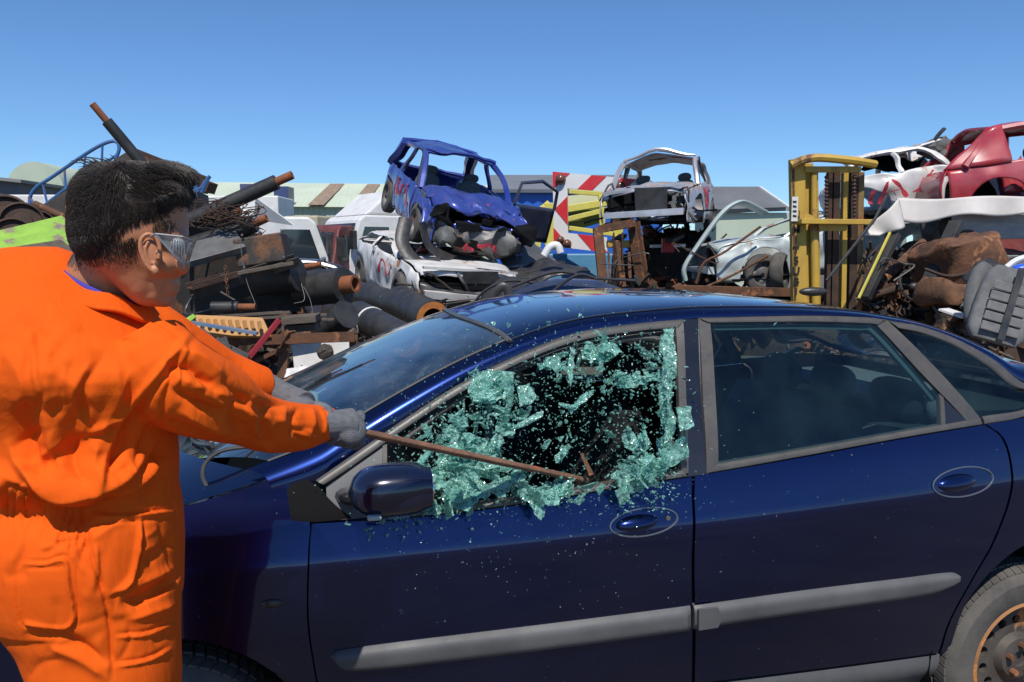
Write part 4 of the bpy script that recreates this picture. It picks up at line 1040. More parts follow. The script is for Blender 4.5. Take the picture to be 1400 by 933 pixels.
    if engine:
        mb = MB()
        for k in range(26):
            mb.cur = k % 3
            p = V((x1 - rnd.uniform(.05, .55), rnd.uniform(-.6, .6), rnd.uniform(.35, .75))); mb.box(p, (rnd.uniform(.06, .25), rnd.uniform(.08, .35), rnd.uniform(.06, .25)), ypr(rnd.uniform(0, 90), rnd.uniform(-20, 20)))
        for k in range(14):
            mb.cur = k % 3
            p = V((x1 - rnd.uniform(0, .4), rnd.uniform(-.65, .65), rnd.uniform(.35, .8))); mb.tube(catmull([p, p + V((.1, rnd.uniform(-.3, .3), rnd.uniform(-.15, .15))), p + V((.05, rnd.uniform(-.5, .5), rnd.uniform(-.3, .1)))], 8), .018, 6)
        bld(mb, 'engine_bay', [int_black, steel_dark, sgrey])
        mb = MB(); mb.box((x1 + .02, .12, .60), (.06, .5, .34)); bld(mb, 'radiator', black_p)
        mb = MB(); mb.beam((x1 + .05, -hw * .8, .42), (x1 + .05, hw * .8, .40), .08, .10); mb.beam((x1, -hw * .8, .78), (x1, hw * .8, .80), .06, .05); bld(mb, 'crossmember', paint)
    zr = H - .02; rw = hw * .74
    if roof:
        mb = MB()
        def fr(u, v):
            s_ = 1 - 2 * v; return V((xw + (xrr - xw) * u, s_ * rw, zr - .09 * abs(s_) ** 2.5 - .04 * (2 * u - 1) ** 2))
        mb.grid(fr, 18, 16); bld(mb, 'roof', paint, solid=.02)
    mb = MB()
    for s in (1, -1):
        def rail(pts, r=.048): mb.tube(catmull(pts, 12), r, 6)
        rail([(xc - .05, s * (hw - .07), zbelt(xc)), ((xc + xw) / 2, s * (hw - .14), (zbelt(xc) + zr) / 2 + .05), (xw, s * rw, zr - .11), (-L * .15, s * (rw + .01), zr - .08), (xrr, s * rw, zr - .12)])
        rail([(-L * .12, s * (hw - .05), zbelt(-.3)), (-L * .13, s * rw, zr - .05)], .04)
        rail([(xe, s * (hw - .08), zbelt(xe)), (xrr, s * rw, zr - .11)], cpil)
    rail([(xw, rw, zr - .05), (xw + .05, 0, zr), (xw, -rw, zr - .05)], .028); rail([(xrr, rw, zr - .07), (xrr - .04, 0, zr - .02), (xrr, -rw, zr - .07)], .03)
    rail([(xc, hw - .1, zbelt(xc)), (xc + .1, 0, zbelt(xc) + .04), (xc, -hw + .1, zbelt(xc))], .03); rail([(xe, hw - .1, zbelt(xe)), (xe - .06, 0, zbelt(xe)), (xe, -hw + .1, zbelt(xe))], .04)
    bld(mb, 'roof_frame', paint)
    for k, s in enumerate((1, -1)):
        if not doors[k]: continue
        mb = MB(); xa, xb = L * .20, -L * .115
        def fd_(u, v):
            x = xa + (xb - xa) * u; b = zbelt(x); z = .26 + (b - .26) * v; return V((x, yside(x, z, s) + s * .012, z))
        mb.grid(fd_, 20, 10); d_ = bld(mb, 'door', paint, solid=.012)
        mb = MB(); mb.tube([V((xa - .02, s * (hw - .04), zbelt(xa))), V((xw + .1, s * (rw + .05), zr - .16)), V((xw - .05, s * (rw + .04), zr - .09)), V((xb + .02, s * (rw + .04), zr - .09)), V((xb, s * (hw - .04), zbelt(xb)))], .018, 6); bld(mb, 'window_frame', black_p, d_)
        mb = MB(); mb.box((xb + .12, s * (hw + .01), zbelt(xb) - .12), (.14, .03, .03)); bld(mb, 'door_handle', black_p, d_)
    if glass:
        mb = MB(); mb.add([V((xc, hw - .1, zbelt(xc))), V((xc, -hw + .1, zbelt(xc))), V((xw, -rw, zr - .05)), V((xw, rw, zr - .05))], [(0, 1, 2, 3)]); bld(mb, 'windscreen', glass_dk, solid=.01)
        for s in (1, -1):
            mb = MB(); mb.add([V((xc - .1, s * (hw - .07), zbelt(xc))), V((xw, s * rw, zr - .08)), V((xrr, s * rw, zr - .1)), V((xe, s * (hw - .08), zbelt(xe)))], [(0, 1, 2, 3)]); bld(mb, 'side_window', glass_dk, solid=.01)
    if seats:
        for s in (1, -1):
            mb = MB(); mb.ell((-L * .06, s * .36, .62), (.10, .22, .34), ypr(0, -14), e=.7); b = bld(mb, 'seat', int_dark); mb = MB(); mb.ell((-L * .082, s * .36, 1.0), (.045, .12, .075), e=.8); bld(mb, 'headrest', int_dark, b)
    for k, (x, s) in enumerate(((axf, 1), (axf, -1), (axr, 1), (axr, -1))):
        if wheels[k]: tyre_on(root, df(V((x, s * (hw - .09), wr))), V((0, -s, 0)), wr, .18)
    root['seed'] = seed
    return root, df
def ribbon(strokes, fn, w, name, mat, parent):
    """sprayed strokes lying on a panel"""
    mb = MB()
    for st in strokes:
        pp = catmull([V((a, b, 0)) for a, b in st], 18)
        L_ = []; 
        for i, p in enumerate(pp):
            d = (pp[min(17, i + 1)] - pp[max(0, i - 1)]); d.normalize(); n = V((-d.y, d.x, 0)) * (w * (.8 + .3 * math.sin(i * 1.3)))
            L_.append((fn(p.x + n.x, p.y + n.y), fn(p.x - n.x, p.y - n.y)))
        vs = [q for a in L_ for q in a]; mb.add(vs, [(2 * i, 2 * i + 1, 2 * i + 3, 2 * i + 2) for i in range(17)])
    o = mb.build(name, mat, parent, solid=.004); return o
def insulated_pipe(label, a, b, r, core=.5, ext=(0, .0), hollow=False, band=None, group='insulated pipes on the scrap heap', name='insulated_pipe', mj=None, mc=None):
    """black jacketed pipe: jacket, orange foam ring, rusty steel core"""
    a = V(a); b = V(b); d = (b - a).normalized()
    t = thing(name, label, 'pipe', (a + b) / 2, None, group)
    n = 9; prof = [(r * .99, 0)] + [(r * (1 + rnd.uniform(-.012, .012)), (b - a).length * i / n) for i in range(n + 1)] + [(r * .97, (b - a).length + .001)]
    mb = MB(); mb.lathe(a, d, prof, 26); mb.build('jacket', mj or black_poly, t, world=True, smooth=True)
    for e, p, dd in ((ext[0], a, -d), (ext[1], b, d)):
        mb = MB(); mb.lathe(p - dd * .01, dd, [(r * .985, 0.0), (r * .97, .012), (r * core, .012), (r * core * .98, -.10)] if hollow else [(r * .985, 0.0), (r * .97, .012), (0.0, .012)], 26); mb.build('foam_end', foam if hollow else black_poly, t, world=True, smooth=True)
        if e:
            mb = MB(); mb.pipe(p - dd * .05, p + dd * e, r * core, r * core * .7, 20); mb.build('steel_core', mc or rust_or, t, world=True, smooth=True)
        elif hollow:
            mb = MB(); mb.lathe(p - dd * .3, dd, [(0.0, 0), (r * core, 0), (r * core, .29), (r * core * .9, .29), (r * core * .9, 0.0)], 20); mb.build('bore', int_black, t, world=True, smooth=True)
    if band: 
        mb = MB(); q = a.lerp(b, band); mb.lathe(q, d, [(r, -.0), (r + .006, .004), (r + .006, .03), (r, .034)], 26); mb.build('strap', white_p, t, world=True, smooth=True)
    return t
def heap(name, label, spots, count, mats, kind='stuff', size=(.1, .5), seed=3):
    """dense mixed scrap: bent plates, rods, tubes and brackets over a mound"""
    r = random.Random(seed); mb = MB()
    for px, py, Y, rx, ry in spots:      # rough mound body
        mb.cur = 0
        c = P(px, py, Y); hgt = max(.2, c.z)
        m2 = MB(); m2.ell((c.x, c.y + .3, 0), (rx, ry, hgt), None, 22, 12); m2.warp(lambda p: p + noise.noise_vector(p * 2.2) * .16 + noise.noise_vector(p * 6) * .07); mb.add(m2.v, m2.f)
    tot = len(spots)
    for k in range(count):
        px, py, Y, rx, ry = spots[r.randrange(tot)]; c = P(px, py, Y)
        a = r.uniform(0, 2 * pi); el = r.uniform(.05, 1.45); hgt = max(.2, c.z)
        p = V((c.x + rx * math.cos(a) * math.cos(el), c.y + .3 + ry * math.sin(a) * math.cos(el), hgt * math.sin(el)))
        mb.cur = r.randrange(len(mats)); s = r.uniform(*size); q = r.random()
        rot = Euler((r.uniform(-1.2, 1.2), r.uniform(-1.2, 1.2), r.uniform(0, 6.28))).to_matrix()
        if q < .38:
            m2 = MB(); bend = r.uniform(-1.5, 1.5); asp = r.uniform(.25, .9)
            m2.grid(lambda u, v: V(((u - .5) * s, (v - .5) * s * asp, bend * s * (u - .5) ** 2 + .06 * s * math.sin(7 * v + k))), 6, 4)
            m2.v = [p + rot @ x for x in m2.v]; o = len(m2.v); n_ = rot @ V((0, 0, .008)); vs = m2.v + [x + n_ for x in m2.v]
            mb.add(vs, m2.f + [[i + o for i in f[::-1]] for f in m2.f])
        elif q < .62:
            d = rot @ V((s * .9, 0, 0)); mb.tube(catmull([p - d, p + V((0, 0, r.uniform(-.1, .15) * s)), p + d], 7), r.uniform(.006, .022), 6)
        elif q < .78:
            d = rot @ V((s * .8, 0, 0)); mb.beam(p - d, p + d, r.uniform(.03, .09), r.uniform(.02, .08), r.choice(('L', 'U', 'box')), roll=r.uniform(0, 90), t=.008)
        elif q < .9:
            mb.box(p, (s * .5, s * .4, s * .3), rot)
        else:
            d = rot @ V((0, 0, 1)); mb.lathe(p, d, [(s * .10, 0), (s * .2, 0), (s * .22, .05 * s), (s * .2, .14 * s), (s * .1, .14 * s), (s * .1, 0)], 14)
    o = mb.build(name, mats, None, center=False); return tag(o, label, 'scrap', kind=kind)
# ================================================================= left side of the yard
# ---- far sheds
def corr_wall(mb, a, b, z0, z1, pitch=.3, dep=.05, tilt=0):
    a = V(a); b = V(b); n = int((b - a).length / pitch * 4); d = (b - a).normalized(); nn = V((d.y, -d.x, 0))
    mb.grid(lambda u, v: V((a.x + (b.x - a.x) * u, a.y + (b.y - a.y) * u, z0 + (z1 - z0) * v)) + nn * (dep * math.sin(u * n * pi / 2) - tilt * v), n, 1)
pale_green = pbr('pale_green_sheeting', (.46, .52, .40), (.40, .47, .36), scale=.6, rough=.6, rust=.08, rscale=.5)
rust_sheet = pbr('rusted_sheeting', (.22, .16, .11), (.30, .22, .15), scale=1.5, rough=.85, stretch=(4, 1, .4))
Yb = 46.0
shed = thing('corrugated_shed', 'long pale green corrugated shed with rusty brown sheets behind the trucks', 'shed', (P(400, 345, Yb).x, Yb, 0))
xl, xr_ = P(150, 300, Yb).x, P(700, 300, Yb).x; zt = P(400, 249, Yb + 6).z; zm = P(400, 279, Yb).z
mb = MB(); corr_wall(mb, (xl, Yb, 0), (xr_, Yb + 3, 0), 0, zm); mb.build('wall', pale_green, shed, world=True, solid=.02)
mb = MB(); corr_wall(mb, (xl, Yb - .3, 0), (xr_, Yb + 2.7, 0), zm - .1, zt, tilt=6); rf_ = mb.build('roof', pbr('pale_green_roof', (.52, .58, .44), (.46, .52, .40), scale=.5, rough=.6), shed, world=True, solid=.02)
for px0, px1 in ((415, 437), (472, 492)):
    mb = MB(); ya = Yb - .42 + 3 * (px0 - 150) / 550; corr_wall(mb, (P(px0, 300, Yb).x, ya, 0), (P(px1, 300, Yb).x, ya, 0), zm, zt - .03, tilt=6); mb.build('rusty_sheet', rust_sheet, rf_, world=True, solid=.02)
mb = MB(); mb.box((P(383, 266, Yb).x, Yb + .8, P(383, 266, Yb).z), (.8, 1.2, .9)); mb.build('window', pbr('blue_window', (.05, .07, .16), rough=.3), shed, world=True)
mb = MB(); mb.box((P(312, 252, Yb).x, Yb + 4, P(312, 249, Yb).z), (1, 1, .35)); mb.build('vent', pbr('dark_vent', (.06, .07, .14), rough=.5), shed, world=True)
mb = MB()
c = P(48, 262, 60); mb.lathe(V((c.x, 60, P(48, 262, 60).z)), V((0, 1, 0)), [(0, 0), (2.1, 0), (2.1, 14)], 40, 0, 2 * pi); mb.box((c.x, 64, c.z / 2), (4, 8, c.z)); 
o = mb.build('barrel_roof_shed', pale_green, smooth=True); tag(o, 'pale green shed with rounded barrel roof at the far left', 'shed')
gs = thing('grey_shed', 'dark grey shed with low roof at the far left edge', 'shed', (P(-20, 345, 40).x, 40, 0))
mb = MB(); x1 = P(26, 240, 40).x; z1 = P(20, 246, 40).z; mb.box((x1 - 4, 43, z1 / 2), (8, 6, z1)); mb.build('wall', pbr('grey_shed_wall', (.12, .125, .14), rough=.8), gs, world=True)
mb = MB(); mb.plate([V((x1 + .3, 39.6, z1 - .1)), V((x1 - 9, 39.6, z1 + .9)), V((x1 - 9, 46.5, z1 + .9)), V((x1 + .3, 46.5, z1 - .1))], .15); mb.build('roof', pbr('grey_shed_roof', (.20, .2, .2), rough=.7), gs, world=True)
# ---- lorries
def lorry(name, label, base, yaw, col, s=1.0, box=True, glassm=glass_dk, deflector=True, boxcol=None, boxlen=6.0):
    rot = ypr(yaw); root = thing(name, label, 'lorry', base, rot, 'lorries parked behind the scrap')
    hw = 1.2 * s
    mb = MB(); prof = [(-.9, .9), (.95, .9), (1.0, 1.6), (.62, 2.75), (.45, 2.9), (-.9, 2.9)]
    pr = [(x * s, z * s) for x, z in prof]
    mb.add([V((x, y, z)) for y in (-hw, hw) for x, z in pr], [tuple(range(6)), tuple(range(11, 5, -1))] + [(i, 6 + i, 6 + (i + 1) % 6, (i + 1) % 6) for i in range(6)])
    mb.build('cab', col, root, bevel=.06 * s)
    mb = MB(); mb.plate([V((.985 * s, -hw * .9, 1.7 * s)), V((.985 * s, hw * .9, 1.7 * s)), V((.67 * s, hw * .86, 2.66 * s)), V((.67 * s, -hw * .86, 2.66 * s))], .05); mb.build('windscreen', glassm, root, bevel=.02)
    for sd in (1, -1):
        mb = MB(); mb.plate([V((.72 * s, sd * hw, 1.72 * s)), V((-.35 * s, sd * hw, 1.72 * s)), V((-.35 * s, sd * hw, 2.55 * s)), V((.45 * s, sd * hw, 2.55 * s))], .05); mb.build('side_window', glassm, root)
        mb = MB(); mb.box((.95 * s, sd * (hw + .22), 2.15 * s), (.12, .24, .5)); mb.tube([V((.8 * s, sd * hw, 2.5 * s)), V((.95 * s, sd * (hw + .2), 2.4 * s))], .03, 6); mb.build('mirror', black_p, root, bevel=.03)
        mb = MB(); mb.plate([V((.78 * s, sd * (hw + .012), .95 * s)), V((-.42 * s, sd * (hw + .012), .95 * s)), V((-.42 * s, sd * (hw + .012), 1.66 * s)), V((.78 * s, sd * (hw + .012), 1.66 * s))], .02); d = mb.build('door', col, root); MW[d.name] = MW[root.name]
        mb = MB(); mb.box((-.25 * s, sd * (hw + .04), 1.5 * s), (.2, .04, .05)); mb.build('door_handle', black_p, d)
    mb = MB(); mb.box((.9 * s, 0, .65 * s), (.45, 2.4 * s, .5 * s)); mb.build('front_bumper', sgrey, root, bevel=.05)
    if deflector:
        mb = MB(); mb.add([V((x * s, y * hw, z * s)) for y in (-.92, .92) for x, z in ((.40, 2.91), (-.9, 2.91), (-.9, 3.7), (-.5, 3.65))], [(0, 1, 2, 3), (7, 6, 5, 4), (0, 4, 5, 1), (1, 5, 6, 2), (2, 6, 7, 3), (3, 7, 4, 0)]); mb.build('roof_deflector', col, root, bevel=.06)
    if box:
        mb = MB(); mb.box((-1.2 * s - boxlen / 2, 0, 2.3 * s), (boxlen, 2.5 * s, 2.7 * s)); mb.build('cargo_box', boxcol or white_p, root, bevel=.04)
    for x in (.2 * s, -1.2 * s - boxlen * .7):
        for sd in (1, -1): tyre_on(root, V((x, sd * (hw - .15), .5 * s)), V((0, -sd, 0)), .5 * s, .28)
    return root
cream = pbr('cream_rusty_paint', (.52, .46, .32), (.42, .36, .24), scale=3, rough=.6, rust=.25, rscale=2)
maroon = pbr('maroon_paint', (.16, .025, .025), (.11, .02, .02), scale=3, rough=.4, dust=.2)
def at(px, Y): p = P(px, 400, Y); return V((p.x, Y, 0))
lorry('white_lorry', 'white lorry with high roof deflector standing behind the stacked blue car', at(494, 24), 217, white_p, .92, boxlen=2.4)
lorry('white_lorry', 'white lorry cab with big dark mirror behind the black pipes', at(398, 21), 20, white_p, .86, deflector=False, box=False)
lorry('cream_lorry', 'faded cream lorry cab with rust streaks in front of the green shed', at(432, 30), 160, cream, 1.0, deflector=False, box=False)
lorry('maroon_lorry', 'small maroon lorry cab between two paler lorries', at(437, 23), 250, maroon, .82, deflector=False, box=False)
lorry('white_lorry', 'white box lorry half hidden behind the steel staircase', at(120, 34), 178, white_p, .9, deflector=False, boxlen=7)
mb = MB(); a_, b_ = P(8, 345, 30), P(104, 345, 30); mb.box(((a_.x + b_.x) / 2, 31.2, 2.45), (b_.x - a_.x, 2.4, 2.5)); mb.box(((a_.x + b_.x) / 2, 31.2, .9), (b_.x - a_.x, 1.2, .3)); o = mb.build('white_container', white_p, bevel=.05); tag(o, 'plain white box container behind the rusty drums on the left', 'container')
mb = MB()
for k in range(2): mb.box((P(285, 345, 34).x + k * 5, 34 + k, 2.3), (4.6, 2.4, 2.9 + .2 * k))
mb = MB(); mb.box((P(305, 345, 33).x, 34, 2.35), (4.6, 2.4, 3.0)); o = mb.build('white_trailer', white_p, bevel=.05); tag(o, 'white box trailer behind the black pipes, nearest the warning triangle', 'trailer')
# warning triangle board
t = thing('warning_triangle', 'white triangular board with thin red line lying on its edge', 'sign', P(370, 300, 17))
tri = [P(350, 270, 17), P(347, 300, 17.2), P(402, 308, 17.3)]
mb = MB(); mb.plate(tri, .05); mb.build('panel', white_p, t, world=True)
cen = (tri[0] + tri[1] + tri[2]) / 3 + V((0, -.035, 0)); inn = [cen + (p - cen) * .80 for p in tri]; inn2 = [cen + (p - cen) * .66 for p in tri]
mb = MB()
mb.add([inn[0], inn[2], inn2[2], inn2[0]], [(0, 1, 2, 3)]); mb.build('red_border', spray, t, world=True, solid=.01)
# dark estate car behind the pipes
wreck('dark_estate_car', 'dark blue estate car with roof bars parked behind the rust ended pipes', (*at(432, 17.0)[:2], .72), ypr(8), dkblue_p, L=4.5, Wd=1.75, H=1.55, amp=.004, seed=9, glass=True, zmid=.72, group='cars left parked in the yard', cat='car')
# ---- steel staircase with blue handrail
Y = 10.0
st = thing('steel_staircase', 'dark steel staircase with blue tubular handrail lying tilted on the heap', 'staircase', P(110, 290, Y))
mb = MB(); mb.tube(catmull([P(42, 285, Y), P(41, 270, Y), P(50, 256, Y), P(70, 243, Y), P(128, 204, Y), P(156, 193, Y), P(163, 203, Y), P(158, 218, Y)], 40), .022, 8)
mb.tube([P(46, 292, Y), P(85, 262, Y), P(160, 212, Y)], .018, 8)
for a, b in (((58, 250), (64, 276)), ((88, 231), (90, 258)), ((117, 211), (113, 244)), ((140, 199), (139, 226)), ((41, 270), (55, 296))): mb.tube([P(*a, Y), P(*b, Y)], .015, 6)
mb.build('handrail', blue_steel, st, world=True, smooth=True)
for dy in (0, .75):
    mb = MB(); mb.beam(P(55, 300, Y + dy), P(190, 214, Y + dy), .06, .22, 'U', t=.02); mb.build('stringer', steel_dark, st, world=True)
for k in range(9):
    a = P(70 + k * 13, 288 - k * 8.3, Y); mb = MB(); mb.box(a + V((0, .38, 0)), (.26, .74, .03), ypr(0, 5)); mb.build('tread', steel_dark, st, world=True)
o = MB().tube([P(47, 279, 9.4), P(98, 302, 9.3)], .04, 10).build('rusty_tube', rust, smooth=True); tag(o, 'rusty brown tube lying under the blue handrail', 'tube')
# ---- conveyor ladder frame
cf = thing('conveyor_frame', 'brown slatted conveyor frame sloping down behind the head of the person', 'conveyor', P(235, 240, 10.5))
for dz, dy in ((0, 0), (14, .0), (2, .9)):
    mb = MB(); mb.beam(P(185, 208 + dz, 10.5 + dy), P(283, 247 + dz, 10.0 + dy), .05, .08); mb.build('side_rail', rust_dark, cf, world=True)
for k in range(13):
    t_ = k / 12; mb = MB(); a = P(188 + 92 * t_, 211 + 37 * t_, 10.5 - .5 * t_); mb.box(a + V((0, .1, -.06)), (.10, .3, .13), ypr(0, 22)); mb.build('slat', rust, cf, world=True)
fr = thing('blue_scaffold', 'small blue steel scaffold at the lower end of the conveyor', 'frame', P(272, 262, 9.8))
mb = MB()
for a, b in (((262, 275), (287, 241)), ((266, 250), (274, 282)), ((285, 243), (272, 272)), ((264, 262), (280, 256))): mb.tube([P(*a, 9.8), P(*b, 9.8)], .022, 6)
mb.build('bars', blue_steel, fr, world=True)
# ---- rusty discs at far left
for px, py, Y, r, lab in ((8, 300, 9, .26, 'rusty brake drum at the far left edge of the heap'), (30, 306, 8.8, .22, 'rusty drum with ridged face, second from the left edge'), (18, 326, 8.4, .20, 'rusty drum lowest at the left edge above the lime boards'), (52, 312, 9.2, .19, 'small rusty drum below the blue handrail foot')):
    c = P(px, py, Y); mb = MB(); d = V((.45, -.8, .25)).normalized(); mb.lathe(c, d, [(0, -.1), (r, -.1), (r, .06), (r * .9, .07), (r * .86, .03), (r * .5, .03), (r * .45, .08), (r * .2, .09), (0, .09)], 30); o = mb.build('rusty_drum', rust_dark, smooth=True); tag(o, lab, 'drum', 'rusty drums on the left heap')
# dark barrels of tyres beyond
for px, py, lab in ((74, 334, 'black tyre leaning behind the lime boards, nearest the drums'), (92, 340, 'black tyre close behind the head of the person')):
    t = thing('old_tyre', lab, 'tyre', P(px, py, 8.6), None, 'loose tyres'); w_ = MB(); w_.lathe(P(px, py, 8.6), V((.5, -.8, .3)), [(.13, -.07), (.2, -.09), (.24, -.05), (.25, .0), (.24, .05), (.2, .09), (.13, .07), (.13, -.07)], 28); w_.build('tread', tyre_m, t, world=True, smooth=True)
# ---- lime boards
for k, (a, b, lab) in enumerate((((-20, 338), (100, 308), 'lime painted board, upper one, behind the shoulder'), ((-20, 352), (102, 326), 'lime painted board with worn patches, middle of three'), ((-20, 362), (100, 342), 'grey green worn board lying lowest of the lime boards'))):
    mb = MB(); mb.beam(P(*a, 6.6 - k * .2), P(*b, 7.2 - k * .2), .32, .03, roll=28); o = mb.build('painted_board', lime if k < 2 else wood_g, bevel=.004); tag(o, lab, 'board', 'painted boards left of the person')
# ---- pipes
insulated_pipe('thin black pipe with rusty end pointing steeply up against the sky', P(212, 245, 8.2), P(146, 166, 8.0), .052, .62, (0, .19))
insulated_pipe('black pipe with rusty tip rising to the right above the heap', P(232, 314, 7.6), P(378, 249, 7.6), .068, .58, (0, .16))
insulated_pipe('short thick black pipe with rusty tip just under the long rising pipe', P(250, 352, 7.3), P(348, 306, 7.3), .075, .5, (0, .12))
insulated_pipe('black pipe lying parallel below the long rising pipe, nearest the wire tangle', P(226, 326, 7.9), P(322, 290, 7.9), .085, .5, (0, .05))
insulated_pipe('thick black pipe crossing under the wire tangle behind the goggles', P(232, 346, 7.7), P(330, 322, 7.6), .11, .5)
insulated_pipe('fat black pipe stub lying on the dark beams, left of the pair', P(352, 382, 7.4), P(408, 376, 7.3), .150, .5, (0, 0))
insulated_pipe('fat black pipe stub with broad orange rust end, right of the pair', P(412, 396, 7.6), P(470, 390, 7.4), .160, .5, (0, .13))
insulated_pipe('slim pipe with red rusty tip on top of the fat stubs', P(396, 370, 7.7), P(416, 366, 7.7), .04, .7, (0, .16))
insulated_pipe('short black pipe with brown rusty end above the wooden pallet', P(290, 420, 6.6), P(326, 420, 6.6), .045, .62, (0, .14))
insulated_pipe('black pipe with orange foam face and pale strap just behind the windscreen', P(490, 432, 9.4), P(556, 467, 8.3), .172, .52, hollow=True, band=.28)
insulated_pipe('black pipe with broken orange foam mouth under the white wreck', P(548, 412, 11.2), P(592, 436, 10.0), .215, .6, hollow=True)
insulated_pipe('plain black pipe lying farther back under the white wreck', P(470, 395, 12.5), P(560, 420, 10.8), .17, .5, hollow=True)
insulated_pipe('thick black pipe stub standing behind the white rubble', P(440, 452, 7.4), P(474, 430, 7.2), .13, .5, (0, 0))
# ---- beams and plates of the left heap
rust_black = pbr('blackened_steel', (.016, .014, .013), (.03, .024, .02), scale=6, rough=.6, rust=.25, rustc=(.07, .03, .016), rscale=5, bump=.2, spec=.3)
def beam_thing(lab, a, b, w, h, kind='box', mat=steel_dark, name='steel_beam', roll=0, cat='beam', group='steel beams in the left heap', t=.014):
    mb = MB(); mb.beam(a, b, w, h, kind, roll=roll, t=t); crumple(mb, .006, 3, int(w * 999)); o = mb.build(name, mat, bevel=.003); return tag(o, lab, cat, group)
beam_thing('wide grey beam slanting right above the dark tank plates', P(255, 350, 6.9), P(330, 330, 7.1), .28, .06, roll=30, mat=sgrey)
beam_thing('rusty grey channel running under the riveted box', P(262, 402, 6.6), P(405, 356, 7.2), .09, .085, 'U', roll=20)
beam_thing('dark channel below the chain, resting on the black plates', P(258, 392, 6.5), P(320, 375, 6.8), .12, .05, 'U', mat=rust_dark)
beam_thing('flat grey brown strip pointing left of the pipe stubs', P(300, 378, 6.8), P(400, 360, 7.0), .10, .03, mat=wood_g)
for px, py, Y_, w_, h_, lab in ((276, 344, 7.9, .62, .34, 'black steel trough behind the head of the person under the beams'), (300, 372, 7.9, .7, .3, 'second black steel trough lower down behind the hanging chain'), (246, 312, 8.2, .5, .3, 'black steel bin beside the wire tangle')):
    t = thing('steel_trough', lab, 'trough', P(px, py, Y_), ypr(12, -8)); H_ = h_
    mb = MB(); mb.box((0, 0, 0), (w_, .5, .02)); mb.build('floor', rust_black, t)
    for sy in (-1, 1):
        mb = MB(); mb.plate([V((-w_ / 2, sy * .25, 0)), V((w_ / 2, sy * .25, 0)), V((w_ / 2, sy * .30, H_)), V((-w_ / 2, sy * .30, H_ * .9))], .02); crumple(mb, .012, 5, px); mb.build('side', rust_black, t)
        mb = MB(); mb.beam(V((-w_ / 2, sy * .30, H_ * .92)), V((w_ / 2, sy * .30, H_)), .05, .03, 'L', t=.01); mb.build('lip', steel_dark, t)
    mb = MB(); mb.plate([V((w_ / 2, -.25, 0)), V((w_ / 2, .25, 0)), V((w_ / 2 + .02, .30, H_)), V((w_ / 2 + .02, -.30, H_))], .02); mb.build('end', rust_black, t)
bx = thing('riveted_box', 'dark riveted steel box on top of the beams beside the pipes', 'box', P(358, 345, 7.2))
mb = MB(); mb.box(P(360, 342, 7.25), (.40, .45, .24), ypr(8, -9)); mb.build('shell', steel_dark, bx, world=True, bevel=.012)
for a in ((331, 322), (386, 316), (334, 366), (388, 352)):
    mb = MB(); mb.ell(P(*a, 6.99), .012, None, 10, 6); mb.build('rivet', sgrey, bx, world=True)
for pts, lab in ((((240, 330), (352, 318), (350, 395), (244, 410)), 'large black steel plate in shade behind the chain'), (((236, 392), (410, 372), (412, 425), (240, 440)), 'large black steel plate lowest behind the pallet')):
    mb = MB(); mb.plate([P(x, y, 7.6) for x, y in pts], .03); m2 = crumple(mb, .03, 2, 4); o = mb.build('steel_plate', rust_black); tag(o, lab, 'plate', 'black plates in the left heap')
ch = thing('hanging_chain', 'short rusty chain hanging in front of the black plates', 'chain', P(308, 385, 6.5))
for k in range(9):
    mb = MB(); c = P(308 + .4 * k, 366 + k * 4.4, 6.45); a_ = k % 2; mb.tube([c + V((.010 * math.cos(t) * (1 - a_), .010 * math.cos(t) * a_, .017 * math.sin(t))) for t in [2 * pi * i / 12 for i in range(13)]], .0035, 6, False); mb.build('link', rust, ch, world=True, smooth=True)
tw = MB(); r_ = random.Random(4)
for k in range(22):
    c = P(300 + r_.uniform(-30, 32), 292 + r_.uniform(-10, 16), 7.1); tw.tube(catmull([c + V((r_.uniform(-.22, .22), r_.uniform(-.1, .1), r_.uniform(-.1, .1))) for _ in range(5)], 24), .0045, 5)
o = tw.build('wire_tangle', rust_dark, smooth=True); tag(o, 'tangle of rusty wire on the black pipes', 'wire')
for k, (a, b, c_, lab) in enumerate((((328, 330), (336, 380), (350, 418), 'loose pale wire hanging down from the pipes, left one'), ((412, 388), (416, 410), (402, 415), 'loose pale wire loop on the fat pipe stub'), ((415, 392), (424, 410), (428, 430), 'loose pale wire hanging off the right pipe stub'))):
    mb = MB(); mb.tube(catmull([P(*a, 6.9), P(*b, 6.85), P(*c_, 6.8)], 16), .003, 5); o = mb.build('loose_wire', sgrey); tag(o, lab, 'wire', 'loose wires')
# ---- pallet boards, crates, frame
for k in range(9):
    y0 = 428 + (k % 5) * 3.2; x0 = 286 + (k * 37) % 60; mb = MB(); mb.beam(P(x0, y0 + 6, 6.3 + .05 * k), P(x0 + 100 + (k * 13) % 30, y0 - 1, 6.5 + .05 * k), .11, .022, roll=-4)
    o = mb.build('loose_plank', wood_g, bevel=.002); tag(o, 'grey weathered plank stacked above the rusty frame', 'plank', 'grey planks stacked above the rusty frame')
pb = thing('wood_block', 'weathered timber block at the end of the plank stack', 'timber', P(415, 443, 6.4))
for k, dx in enumerate((0, .0)):
    mb = MB(); mb.box(P(412, 436 + k * 11, 6.4 + .1 * k), (.26, .3, .055), ypr(6, -4)); mb.build('timber', wood_g, pb, world=True, bevel=.004)
cr = thing('orange_crate', 'orange yellow plastic crate with ribbed side squashed on the heap', 'crate', P(318, 450, 6.1))
oy = pbr('orange_yellow_plastic', (.55, .27, .07), (.48, .23, .06), scale=8, rough=.6, dust=.2)
mb = MB(); mb.plate([P(268, 432, 6.1), P(360, 436, 6.15), P(372, 462, 6.1), P(272, 460, 6.05)], .06); mb.build('side', oy, cr, world=True, bevel=.006)
